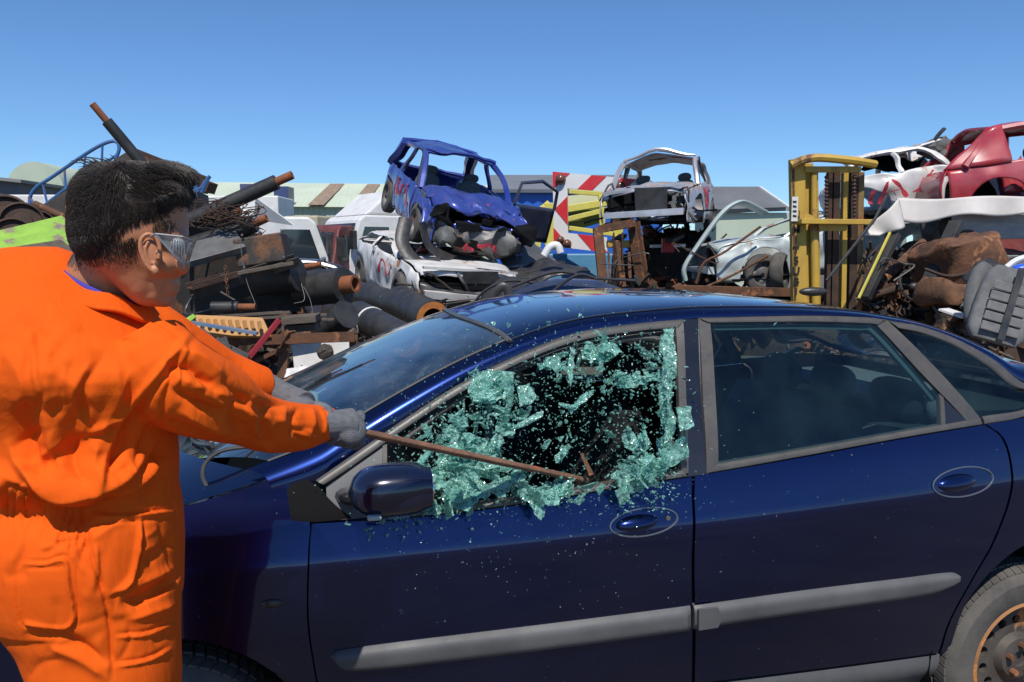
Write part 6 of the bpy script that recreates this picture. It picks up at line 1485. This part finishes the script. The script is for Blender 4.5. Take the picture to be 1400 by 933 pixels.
for s_ in (1, -1):
    mb = MB(); H_ = 1.40; L_r = 3.6; hwr = .83
    c4 = [V((-1.80, s_ * .68, .84)), V((-1.22, s_ * .64, 1.31)), V((-1.02, s_ * .63, 1.34)), V((-1.0, s_ * .80, .86))]
    mb.grid(lambda u, v: (c4[0] * (1 - u) + c4[3] * u) * (1 - v) + (c4[1] * (1 - u) + c4[2] * u) * v + V((0, s_ * .03 * math.sin(pi * u), 0)), 12, 8); mb.warp(rdf); mb.build('quarter_panel', red_p, rc, solid=.02, smooth=True)
panel('torn red door skin hanging inside the doorway of the red car', [(1376, 232, 0), (1396, 214, .1), (1404, 262, 0), (1372, 262, 0)], 11.0, red_p, 'torn_door_skin', .06, .05, 3)
# ---- white beam strip and its black struts
rk = thing('car_rack', 'rack with pale draped top edge, grey beam and black struts under the red car', 'rack', P(1300, 400, 11))
drape = pbr('dirty_white_sheet', (.62, .58, .54), (.52, .48, .45), scale=3, rough=.7, dust=.2)
mb = MB()
def dr(u, v):
    a = P(1226 + 200 * u, 271 + 2 * math.sin(7 * u) - 1 * u, 10.1); h = (.27 - .08 * u + .03 * math.sin(11 * u))
    return a + V((0, -.03 * math.sin(15 * u) * v - .05 * v, -h * v))
mb.grid(dr, 50, 8); mb.build('pale_edge', drape, rk, world=True, smooth=True, solid=.03)
mb = MB(); c = [P(1228, 271, 10.08), P(1236, 300, 10.0), P(1238, 322, 9.95), P(1176, 322, 9.9)]; mb.grid(lambda u, v: (c[0] * (1 - u) + c[3] * u) * (1 - v) + (c[1].lerp(c[2], .5) * (1 - u) + c[3].lerp(c[2], .45) * u) * v + V((0, -.06 * math.sin(6 * u), .0)), 14, 10); mb.build('draped_corner', drape, rk, world=True, smooth=True, solid=.02)
for a, b in (((1308, 304), (1262, 402)), ((1222, 320), (1180, 408))):
    mb = MB(); mb.beam(P(*a, 10.0), P(*b, 9.7), .16, .08); mb.build('strut', black_p, rk, world=True, bevel=.005)
mb = MB(); mb.beam(P(1217, 318, 9.95), P(1174, 408, 9.65), .022, .022); mb.build('yellow_edge', yb, rk, world=True)
mb = MB(); mb.beam(P(1304, 309, 10.3), P(1440, 309, 10.3), .12, .32, 'box'); mb.build('grey_beam', concrete, rk, world=True, bevel=.01)
# ---- rusty tank, seats and other scrap under the rack
tk = thing('rusty_tank', 'big dented rusty brown tank lying under the rack', 'tank', P(1310, 390, 10.8))
mb = MB(); mb.ell(P(1308, 358, 9.95), (.43, .40, .31), ypr(14, -14), 30, 18, e=.38); crumple(mb, .10, 2.2, 6); crumple(mb, .03, 9, 2); tb = mb.build('shell', pbr('brown_rust_tank', (.17, .072, .034), (.07, .035, .022), scale=5, rough=.85, bump=.5, bscale=25, rust=.3, rustc=(.20, .085, .035), rscale=6), tk, world=True, smooth=True)
mb = MB(); mb.tube(catmull([P(1264, 368, 9.62), P(1300, 378, 9.52), P(1345, 366, 9.64)], 14), .022, 6); mb.build('seam', rust_dark, tb, world=True, smooth=True)
mb = MB(); mb.ell(P(1296, 402, 9.5), (.30, .28, .15), ypr(20, 8), 26, 14, e=.5); crumple(mb, .08, 3, 8); crumple(mb, .02, 10, 3); o = mb.build('rusty_bowl', pbr('tan_rust', (.20, .095, .045), (.09, .045, .025), scale=6, rough=.85, bump=.5, bscale=25), smooth=True); tag(o, 'tan rusty bowl shaped casing just behind the car roof', 'casing')
mb = MB(); mb.tube([P(1196, 394, 10.3), P(1240, 352, 10.8), P(1262, 332, 11)], .06, 12); o = mb.build('rusty_pipe', rust, smooth=True); tag(o, 'rusty pipe rising towards the big rusty tank', 'pipe')
mb = MB(); mb.tube([P(1186, 406, 10.0), P(1228, 394, 10.1)], .05, 10); o = mb.build('rusty_pipe', rust_dark, smooth=True); tag(o, 'short dark rusty pipe lying just above the car roof', 'pipe')
sw = thing('loose_steering_wheel', 'black steering wheel lying tilted in the scrap in front of the tank', 'steering wheel', P(1248, 392, 10))
mb = MB(); cc_ = P(1250, 392, 10.0); pts = [cc_ + Matrix.Rotation(R(62), 3, 'X') @ (Matrix.Rotation(R(18), 3, 'Y') @ V((.21 * math.cos(a), .21 * math.sin(a), 0))) for a in [2 * pi * i / 30 for i in range(31)]]; mb.tube(pts, .018, 8, False); mb.build('ring', black_p, sw, world=True, smooth=True)
mb = MB(); mb.ell(cc_, (.07, .05, .05)); mb.tube([pts[0], cc_, pts[15]], .016, 6); mb.build('hub', black_p, sw, world=True, smooth=True)
for px, py, Y_, ax, lab in ((1270, 310, 11.6, (.9, -.4, .2), 'ridged black tyre under the pale rack edge, left one'), (1290, 306, 11.8, (.8, -.5, .1), 'ridged black tyre under the pale rack edge, right one')):
    t = thing('old_tyre', lab, 'tyre', P(px, py, Y_), None, 'loose tyres'); mb = MB(); mb.lathe(P(px, py, Y_), V(ax), [(.17, -.08), (.26, -.1), (.295, -.06), (.30, 0), (.295, .06), (.26, .1), (.17, .08), (.17, -.08)], 32); mb.build('tread', tyre_m, t, world=True, smooth=True)
def loose_seat(lab, c, rot, s=1.0, mat=seat_g, strap=True):
    t = thing('loose_car_seat', lab, 'car seat', c, rot, 'torn out car seats on the right heap')
    mb = MB(); rg = []
    for k in range(10):
        u = k / 9; z = (-.36 + .72 * u) * s; w = (.25 - .05 * u ** 3) * s * (1 if 0 < k < 9 else .8); th = (.10 - .03 * u) * s * (1 if 0 < k < 9 else .6)
        rg.append([V((w * math.copysign(abs(math.cos(a)) ** .55, math.cos(a)), th * math.copysign(abs(math.sin(a)) ** .55, math.sin(a)) + .05 * math.sin(3 * u), z)) for a in [2 * pi * j / 24 for j in range(24)]])
    mb.rings(rg); b = mb.build('backrest', mat, t, smooth=50)
    for k in range(5):
        mb = MB(); mb.box((0, -.105 * s, (-.25 + k * .10) * s), (.34 * s, .018, .085 * s)); mb.build('pad', mat, t, bevel=.012)
    if strap: mb = MB(); mb.box((.02, -.13 * s, 0), (.06, .02, .70 * s)); mb.build('belt', black_p, t)
    return t
loose_seat('grey car seat back with black belt lying at the right edge', P(1372, 418, 7.8), ypr(-14, 16, -12), 1.0, pbr('light_grey_seat', (.17, .17, .168), (.12, .12, .12), scale=10, rough=.85))
loose_seat('darker grey car seat back leaning left of the belted seat', P(1349, 410, 8.1), ypr(30, 24, -10), .95, pbr('mid_grey_seat', (.13, .13, .128), (.10, .10, .10), scale=10, rough=.85), False)
panel('black crumpled car interior trim above the grey seats', [(1318, 384, .2), (1352, 352, .4), (1392, 366, .2), (1352, 420, -.2)], 8.4, black_p, 'interior_trim', .1, .08, 5)
panel('grey plastic trim sheet behind the black trim at the right edge', [(1372, 366, .2), (1412, 352, .4), (1420, 380, .2), (1384, 384, 0)], 8.6, sgrey, 'plastic_trim', .06, .05, 7)
mb = MB(); mb.ell(P(1398, 368, 8.2), (.10, .06, .05), None, 14, 8); crumple(mb, .02, 8); o = mb.build('blue_plastic', pbr('bright_blue_plastic', (.02, .10, .62), rough=.35), smooth=True); tag(o, 'bright blue plastic lump at the right edge beside the seats', 'scrap piece')
mb = MB(); mb.tube(catmull([P(1376, 366, 8.3), P(1390, 356, 8.3), P(1410, 350, 8.3)], 10), .03, 8); o = mb.build('pale_hose', white_p, smooth=True); tag(o, 'pale curved hose above the blue plastic lump', 'hose')
mb = MB(); mb.beam(P(1290, 423, 8.6), P(1322, 434, 8.4), .2, .02); o = mb.build('white_board', white_p); tag(o, 'thin white board edge showing just above the car roof', 'board')
panel('maroon red car wing lying dark under the grey beam', [(1348, 328, .3), (1410, 326, .4), (1412, 352, 0), (1350, 350, 0)], 10.6, maroon, 'maroon_wing', .08, .05, 9)
heap('scrap_heap', 'brown and black rusty scrap filling the rack under the red car', [(1215, 350, 11.4, .9, .6), (1240, 375, 10.6, .8, .5), (1330, 345, 11.9, 1.2, .6), (1385, 400, 9.0, .9, .5), (1230, 400, 10.0, .7, .4), (1340, 415, 9.4, .5, .3)], 1500, [rust_dark, rust, steel_dark, black_p, rust, sgrey], size=(.06, .36), seed=33)

rc_ = random.Random(77)
for k, (x, y, Y_, dx, dy) in enumerate(((560, 345, 12.4, 40, 40), (640, 350, 12.3, 36, 30), (700, 380, 11.6, 60, 24), (850, 345, 13.0, 40, 30), (880, 300, 14.0, 30, 40), (960, 350, 12.8, 40, 36), (1205, 340, 10.2, 30, 40), (1240, 372, 9.9, 40, 30), (1370, 350, 9.6, 50, 30), (1390, 390, 8.4, 40, 40), (300, 410, 6.9, 50, 40), (420, 430, 6.8, 60, 20), (270, 330, 7.4, 40, 30), (470, 500, 6.3, 30, 26), (520, 490, 7.4, 50, 30), (640, 412, 10.6, 50, 20))):
    mb = MB(); p0 = [P(x + rc_.uniform(-dx, dx), y + rc_.uniform(-dy, dy) * .6, Y_ + rc_.uniform(-.3, .3)) for _ in range(5)]
    mb.tube(catmull(p0, 34), .010, 6); o = mb.build('loose_cable', (black_p, rust_dark, black_p, sgrey)[k % 4], smooth=True); tag(o, 'thin loose cable tangled in the scrap', 'cable', 'loose cables tangled in the scrap')
# ================================================================= shattering side window
shard_m = bpy.data.materials.new('crazed_green_glass'); shard_m.use_nodes = True
nt = shard_m.node_tree; N = nt.nodes; L_ = nt.links; b = N['Principled BSDF']
tc = N.new('ShaderNodeTexCoord'); vo = N.new('ShaderNodeTexVoronoi'); vo.feature = 'DISTANCE_TO_EDGE'; vo.inputs['Scale'].default_value = 190
L_.new(tc.outputs['Object'], vo.inputs['Vector'])
mr = N.new('ShaderNodeMapRange'); mr.inputs['From Min'].default_value = .02; mr.inputs['From Max'].default_value = .09; L_.new(vo.outputs['Distance'], mr.inputs['Value'])
nz_ = N.new('ShaderNodeTexNoise'); nz_.inputs['Scale'].default_value = 22; nz_.inputs['Detail'].default_value = 4; L_.new(tc.outputs['Object'], nz_.inputs['Vector'])
mx0 = N.new('ShaderNodeMix'); mx0.data_type = 'RGBA'; mrn = N.new('ShaderNodeMapRange'); mrn.inputs['From Min'].default_value = .35; mrn.inputs['From Max'].default_value = .65; L_.new(nz_.outputs['Fac'], mrn.inputs['Value']); L_.new(mrn.outputs[0], mx0.inputs[0]); mx0.inputs[6].default_value = (.07, .32, .26, 1); mx0.inputs[7].default_value = (.30, .66, .56, 1)
mx = N.new('ShaderNodeMix'); mx.data_type = 'RGBA'; L_.new(mr.outputs[0], mx.inputs[0]); mx.inputs[6].default_value = (.55, .80, .73, 1); L_.new(mx0.outputs[2], mx.inputs[7])
L_.new(mx.outputs[2], b.inputs['Base Color']); b.inputs['Roughness'].default_value = .12; b.inputs['Transmission Weight'].default_value = .5; b.inputs['IOR'].default_value = 1.45
tr_ = N.new('ShaderNodeBsdfTransparent'); tr_.inputs[0].default_value = (.80, .95, .91, 1); nz2 = N.new('ShaderNodeTexNoise'); nz2.inputs['Scale'].default_value = 75; nz2.inputs['Detail'].default_value = 5; L_.new(tc.outputs['Object'], nz2.inputs['Vector'])
ma_ = N.new('ShaderNodeMapRange'); ma_.inputs['From Min'].default_value = .40; ma_.inputs['From Max'].default_value = .54; ma_.inputs['To Min'].default_value = .22; L_.new(nz2.outputs['Fac'], ma_.inputs['Value'])
ms_ = N.new('ShaderNodeMixShader'); L_.new(ma_.outputs[0], ms_.inputs[0]); L_.new(tr_.outputs[0], ms_.inputs[1]); L_.new(b.outputs[0], ms_.inputs[2]); L_.new(ms_.outputs[0], N['Material Output'].inputs['Surface'])
bp_ = N.new('ShaderNodeBump'); bp_.inputs['Strength'].default_value = .6; bp_.inputs['Distance'].default_value = .003; L_.new(vo.outputs['Distance'], bp_.inputs['Height']); L_.new(bp_.outputs[0], b.inputs['Normal'])
gr = random.Random(42)
def side3(px, py, out):
    q = on_side(px, py, -out); return cpt(q.x, W(q.x, q.y) - out, q.y)
def ragged(pts, k=.12, n=4):
    o = []
    for i in range(len(pts)):
        a = pts[i]; c = pts[(i + 1) % len(pts)]; L = math.hypot(c[0] - a[0], c[1] - a[1])
        for j in range(n):
            t = j / n; o.append((a[0] + (c[0] - a[0]) * t + gr.uniform(-k, k) * L * (j > 0), a[1] + (c[1] - a[1]) * t + gr.uniform(-k, k) * L * (j > 0)))
    return o
def sheet(px, out0, out1=None, th=.004):
    """flat crazed sheet: outline in photo pixels, leaning from out0 to out1 off the door"""
    out1 = out0 if out1 is None else out1
    ys = [p[1] for p in px]; y0, y1 = min(ys), max(ys)
    v3 = [side3(x, y, out0 + (out1 - out0) * (y - y0) / max(1, y1 - y0)) for x, y in px]
    bm = bmesh.new(); vv = [bm.verts.new(p) for p in v3]; bm.faces.new(vv)
    bmesh.ops.triangulate(bm, faces=bm.faces[:])
    bmesh.ops.subdivide_edges(bm, edges=bm.edges[:], cuts=2, use_grid_fill=True)
    sd_ = gr.uniform(0, 99)
    for v in bm.verts:
        q = v.co * 26 + V((sd_, 0, 0)); v.co += -EW * (noise.noise(q) * .012 + noise.noise(q * 2.6) * .006) + V((gr.uniform(-1, 1), 0, gr.uniform(-1, 1))) * .0012
    bm.verts.index_update(); bm.normal_update()
    mb = MB(); off = -EW * th; n = len(bm.verts)
    vs = [v.co.copy() for v in bm.verts]; fs = [[v.index for v in f.verts] for f in bm.faces]
    be = [(e.verts[0].index, e.verts[1].index) for e in bm.edges if len(e.link_faces) == 1]
    mb.add(vs + [p + off for p in vs], fs + [[i + n for i in f[::-1]] for f in fs] + [(a_, b_, b_ + n, a_ + n) for a_, b_ in be])
    bm.free()
    return mb
named = [
 ([(906, 450), (921, 449), (922, 480), (919, 540), (917, 600), (914, 640), (896, 652), (900, 620), (903, 560), (905, 510), (901, 470)], .0, 'tall strip of crazed glass still standing along the rear edge of the front window', .12),
 ([(646, 512), (668, 507), (704, 510), (702, 535), (690, 546), (668, 552), (646, 548), (640, 530)], .05, 'largest cloudy sheet of crazed glass breaking off under the window top', .14),
 ([(706, 530), (722, 524), (732, 540), (726, 552), (710, 556)], .06, 'square crazed glass chip right of the largest cloudy sheet', .1),
 ([(746, 488), (762, 486), (770, 500), (762, 518), (757, 506), (742, 500)], .05, 'pale crazed chip with pointed tail under the window top', .12),
 ([(779, 475), (784, 474), (785, 500), (781, 522), (776, 524), (775, 510), (768, 502), (776, 500)], .06, 'tall narrow crazed spike near the middle of the window top', .08),
 ([(812, 450), (818, 453), (832, 462), (828, 465), (815, 456)], .05, 'slim crazed sliver highest over the window top trim', .06),
 ([(822, 466), (842, 470), (850, 482), (838, 484), (824, 478)], .05, 'crazed glass flake just below the highest sliver', .1),
 ([(925, 558), (944, 555), (948, 582), (930, 590), (926, 575)], .06, 'square crazed glass piece flying in front of the door pillar', .05),
 ([(902, 620), (934, 597), (940, 598), (941, 624), (918, 638), (900, 640)], .05, 'broad crazed glass wedge at the rear lower corner of the window', .06),
 ([(572, 690), (590, 668), (597, 668), (592, 680), (574, 694)], .12, 'leaf shaped crazed glass piece flying in front of the mirror', .06),
 ([(708, 660), (722, 664), (742, 668), (746, 684), (739, 712), (730, 700), (716, 684), (708, 676)], .07, 'crazed glass tongue hanging down over the door below the iron bar', .12),
 ([(540, 640), (556, 632), (580, 630), (582, 648), (560, 655), (545, 652)], .08, 'crazed glass sheet breaking loose beside the mirror', .14),
 ([(600, 612), (632, 602), (664, 600), (676, 616), (660, 640), (634, 660), (606, 652), (596, 632)], .06, 'big crazed glass clump around the point where the bar enters', .16),
 ([(596, 662), (630, 650), (660, 656), (664, 680), (640, 700), (612, 698)], .07, 'crazed glass clump tumbling below the entering bar', .16),
 ([(836, 650), (852, 640), (872, 636), (900, 644), (884, 664), (862, 676), (846, 668)], .05, 'crazed glass clump along the window sill near the rear corner', .16),
 ([(736, 670), (768, 662), (778, 674), (764, 690), (742, 688)], .06, 'crazed glass flake clump on the sill right of the tongue', .15),
 ([(850, 594), (864, 590), (872, 602), (868, 618), (854, 612)], .03, 'round crazed chip inside the lower rear part of the window', .08),
 ([(872, 596), (884, 592), (888, 606), (882, 620), (872, 618)], .035, 'second round crazed chip beside the rear glass strip', .08),
 ([(776, 560), (796, 540), (812, 532), (810, 540), (790, 556), (780, 566)], .04, 'long diagonal crazed streak in the middle of the window', .06),
 ([(838, 520), (864, 512), (884, 514), (900, 506), (902, 516), (880, 526), (860, 530), (842, 528)], .04, 'whitish crazed band joining the rear glass strip', .1),
 ([(758, 624), (776, 606), (780, 610), (768, 628), (760, 634)], .01, 'dull crazed flake deep in the dark opening over the bar', .05),
 ([(840, 670), (858, 662), (866, 668), (858, 684), (848, 694)], .06, 'pointed crazed chip hanging over the sill at the rear corner', .1),
]
for px, out, lab, k in named:
    o = sheet(ragged(px, k), out, out + gr.uniform(-.03, .05)).build('glass_shard', shard_m, smooth=False); tag(o, lab, 'glass shard', 'large glass pieces breaking out of the car window')
brown = MB(); brown.tube([side3(795, 620, .04), side3(809, 650, .05)], [.006, .010], 6, sq=.6); o = brown.build('wood_splinter', rust, smooth=True); tag(o, 'small brown splinter flying up at the tip of the iron bar', 'splinter')
def inside(px, py):      # is the pixel within the window opening
    return py > 455 - .50 * (px - 900) * (px < 760) * 1.0 and 560 < px < 925 and py < 700
clusters = [   # centre, spread, weight, size
 (672, 530, 30, 16, 10, (5, 12)), (690, 560, 30, 20, 8, (4, 10)), (640, 570, 40, 20, 9, (4, 9)), (600, 600, 40, 20, 7, (3, 8)), (640, 625, 34, 22, 14, (6, 15)), (625, 670, 34, 22, 14, (5, 14)), (570, 645, 26, 14, 8, (5, 12)),
 (690, 640, 30, 16, 8, (5, 12)), (740, 672, 34, 12, 9, (5, 14)), (770, 500, 40, 20, 7, (4, 10)), (830, 480, 26, 18, 6, (4, 10)), (850, 520, 46, 14, 10, (4, 11)), (890, 500, 16, 30, 7, (4, 10)), (910, 560, 8, 60, 8, (4, 9)), (880, 640, 30, 18, 12, (5, 13)),
 (790, 550, 70, 40, 8, (3, 8)), (850, 590, 40, 30, 6, (3, 8)), (770, 600, 80, 40, 5, (2, 6)), (545, 700, 40, 22, 3, (2, 5)), (560, 720, 40, 18, 3, (2, 6)), (760, 450, 120, 20, 4, (2, 5)), (900, 680, 30, 12, 3, (3, 6)), (820, 680, 60, 18, 4, (3, 7)),
]
tot = sum(c[4] for c in clusters)
def pick():
    r = gr.uniform(0, tot)
    for c in clusters:
        r -= c[4]
        if r <= 0: return c
    return clusters[-1]
def chip(mb, c, s, flat=.22, elong=1.0):
    n = gr.randint(4, 7); rot = Euler((gr.uniform(-1.1, 1.1), gr.uniform(-.7, .7), gr.uniform(-.7, .7))).to_matrix()
    if gr.random() < .35: rot = Euler((gr.uniform(-3, 3), gr.uniform(-3, 3), gr.uniform(-3, 3))).to_matrix()
    a0 = gr.uniform(0, 6.28); pts = []
    ang = gr.uniform(0, 3.14); ca, sa = math.cos(ang), math.sin(ang)
    for i in range(n):
        a = a0 + 2 * pi * i / n + gr.uniform(-.3, .3); r = s * gr.uniform(.55, 1.15)
        x, z = math.cos(a) * r * elong, math.sin(a) * r / elong
        pts.append(V((x * ca - z * sa, 0, x * sa + z * ca)))
    th = min(.0026, s * .35)
    up = V((0, th, 0))
    vs = [c + rot @ (p + up) for p in pts] + [c + rot @ (p - up) for p in pts]
    mb.add(vs, [tuple(range(n)), tuple(range(2 * n - 1, n - 1, -1))] + [(i, n + i, n + (i + 1) % n, (i + 1) % n) for i in range(n)])
mpp = 2.3 / F
for k in range(22):
    cx, cy, rx, ry = ((628, 668, 40, 26), (640, 610, 44, 24), (665, 545, 34, 22), (700, 600, 30, 24), (580, 650, 34, 14), (740, 668, 36, 12), (800, 490, 44, 18), (885, 640, 26, 16))[k % 8]
    px, py = gr.gauss(cx, rx * .5), gr.gauss(cy, ry * .5); r0 = gr.uniform(9, 19); n_ = gr.randint(6, 9); a0 = gr.uniform(0, 6.28); asp = gr.uniform(.5, 1.1); tw_ = gr.uniform(-.9, .9)
    pts = []
    for i in range(n_):
        a = a0 + 2 * pi * i / n_; r = r0 * gr.uniform(.6, 1.25); x_, y_ = r * math.cos(a), r * math.sin(a) * asp; pts.append((px + x_ * math.cos(tw_) - y_ * math.sin(tw_), py + x_ * math.sin(tw_) + y_ * math.cos(tw_)))
    o_ = gr.uniform(.01, .09); o = sheet(ragged(pts, .14, 3), o_, o_ + gr.uniform(-.04, .05)).build('glass_shard', shard_m, smooth=False); tag(o, 'jagged middle sized flake of crazed green glass bursting from the car window', 'glass shard', 'glass flakes bursting from the car window')
for k in range(255):
    c = pick(); px, py = gr.gauss(c[0], c[2] * .55), gr.gauss(c[1], c[3] * .55); s = gr.uniform(*c[5]) * mpp * (1.0 if k % 3 else 1.5)
    mb = MB(); chip(mb, side3(px, py, abs(gr.gauss(.05, .04)) + .012), s, elong=gr.choice((1, 1, 1.2, 1.6, 2.1)))
    o = mb.build('glass_shard', shard_m); tag(o, 'small green crumb of safety glass flying around the broken car window', 'glass shard', 'small glass shards flying from the car window')
mb = MB()
for k in range(4800):
    q = gr.random()
    if q < .62: c = pick(); px, py = gr.gauss(c[0], c[2] * .8), gr.gauss(c[1], c[3] * .8); s = gr.choice((gr.uniform(.8, 2.6), gr.uniform(1.2, 4.2)))
    elif q < .95: px, py = gr.gauss(740, 110), gr.gauss(580, 75); s = gr.uniform(.5, 1.6)
    else: px, py = gr.gauss(720, 160), gr.gauss(690, 60); s = gr.uniform(.5, 1.5)
    chip(mb, side3(px, py, abs(gr.gauss(.045, .05)) + .008), s * mpp * .7, elong=gr.choice((1, 1.3, 1.8)))
o = mb.build('glass_grains', shard_m); tag(o, 'fine spray of tiny glass grains around the broken window', 'glass grains', kind='stuff')
# ================================================================= camera, light, world
gm = pbr('yard_dirt', (.11, .09, .07), (.07, .06, .05), scale=1.2, rough=.95, bump=.5, bscale=12, dust=.3)
mb = MB(); n = 60
def gf(s, t):
    x = -400 + 800 * s; y = -400 + 800 * t; return V((x, y, 0))
mb.grid(gf, n, n); g = mb.build('ground', gm, center=False); tag(g, kind='structure')
w = bpy.data.worlds.new('World'); S.world = w; w.use_nodes = True
nt = w.node_tree; bg = nt.nodes['Background']
sky = nt.nodes.new('ShaderNodeTexSky'); sky.sky_type = 'NISHITA'; sky.sun_disc = False
SUN_EL, SUN_AZ = 57.0, 0.5      # light travels towards +Y, a touch to the right
sky.sun_elevation = R(SUN_EL); sky.sun_rotation = R(180 + SUN_AZ)
sky.air_density = .9; sky.dust_density = 0.0; sky.ozone_density = 5.0; sky.altitude = 0
bg.inputs['Strength'].default_value = .115
tn = nt.nodes.new('ShaderNodeMix'); tn.data_type = 'RGBA'; tn.blend_type = 'MULTIPLY'; tn.inputs[0].default_value = 1; tn.inputs[7].default_value = (.70, .92, 1.12, 1)
nt.links.new(sky.outputs[0], tn.inputs[6]); nt.links.new(tn.outputs[2], bg.inputs['Color'])
sl = bpy.data.lights.new('sun', 'SUN'); sl.energy = 4.8; sl.angle = R(.53); sl.color = (1, .95, .87)
so = bpy.data.objects.new('sun', sl); COL.objects.link(so)
dirv = V((math.sin(R(SUN_AZ)) * math.cos(R(SUN_EL)), math.cos(R(SUN_AZ)) * math.cos(R(SUN_EL)), -math.sin(R(SUN_EL))))
so.rotation_euler = dirv.to_track_quat('-Z', 'Y').to_euler(); so.location = (-3, -8, 12)
cd = bpy.data.cameras.new('camera'); co_ = bpy.data.objects.new('camera', cd); COL.objects.link(co_)
cd.sensor_width = 36; cd.lens = F / 1400 * 36; cd.clip_end = 2000; cd.clip_start = .05
co_.location = CAM; co_.rotation_euler = (R(90) - PITCH, 0, 0)
S.camera = co_
S.view_settings.view_transform = 'Standard'; S.view_settings.look = 'None'; S.view_settings.exposure = 0.0; S.view_settings.gamma = 1
S.cycles.max_bounces = 8; S.cycles.transparent_max_bounces = 16
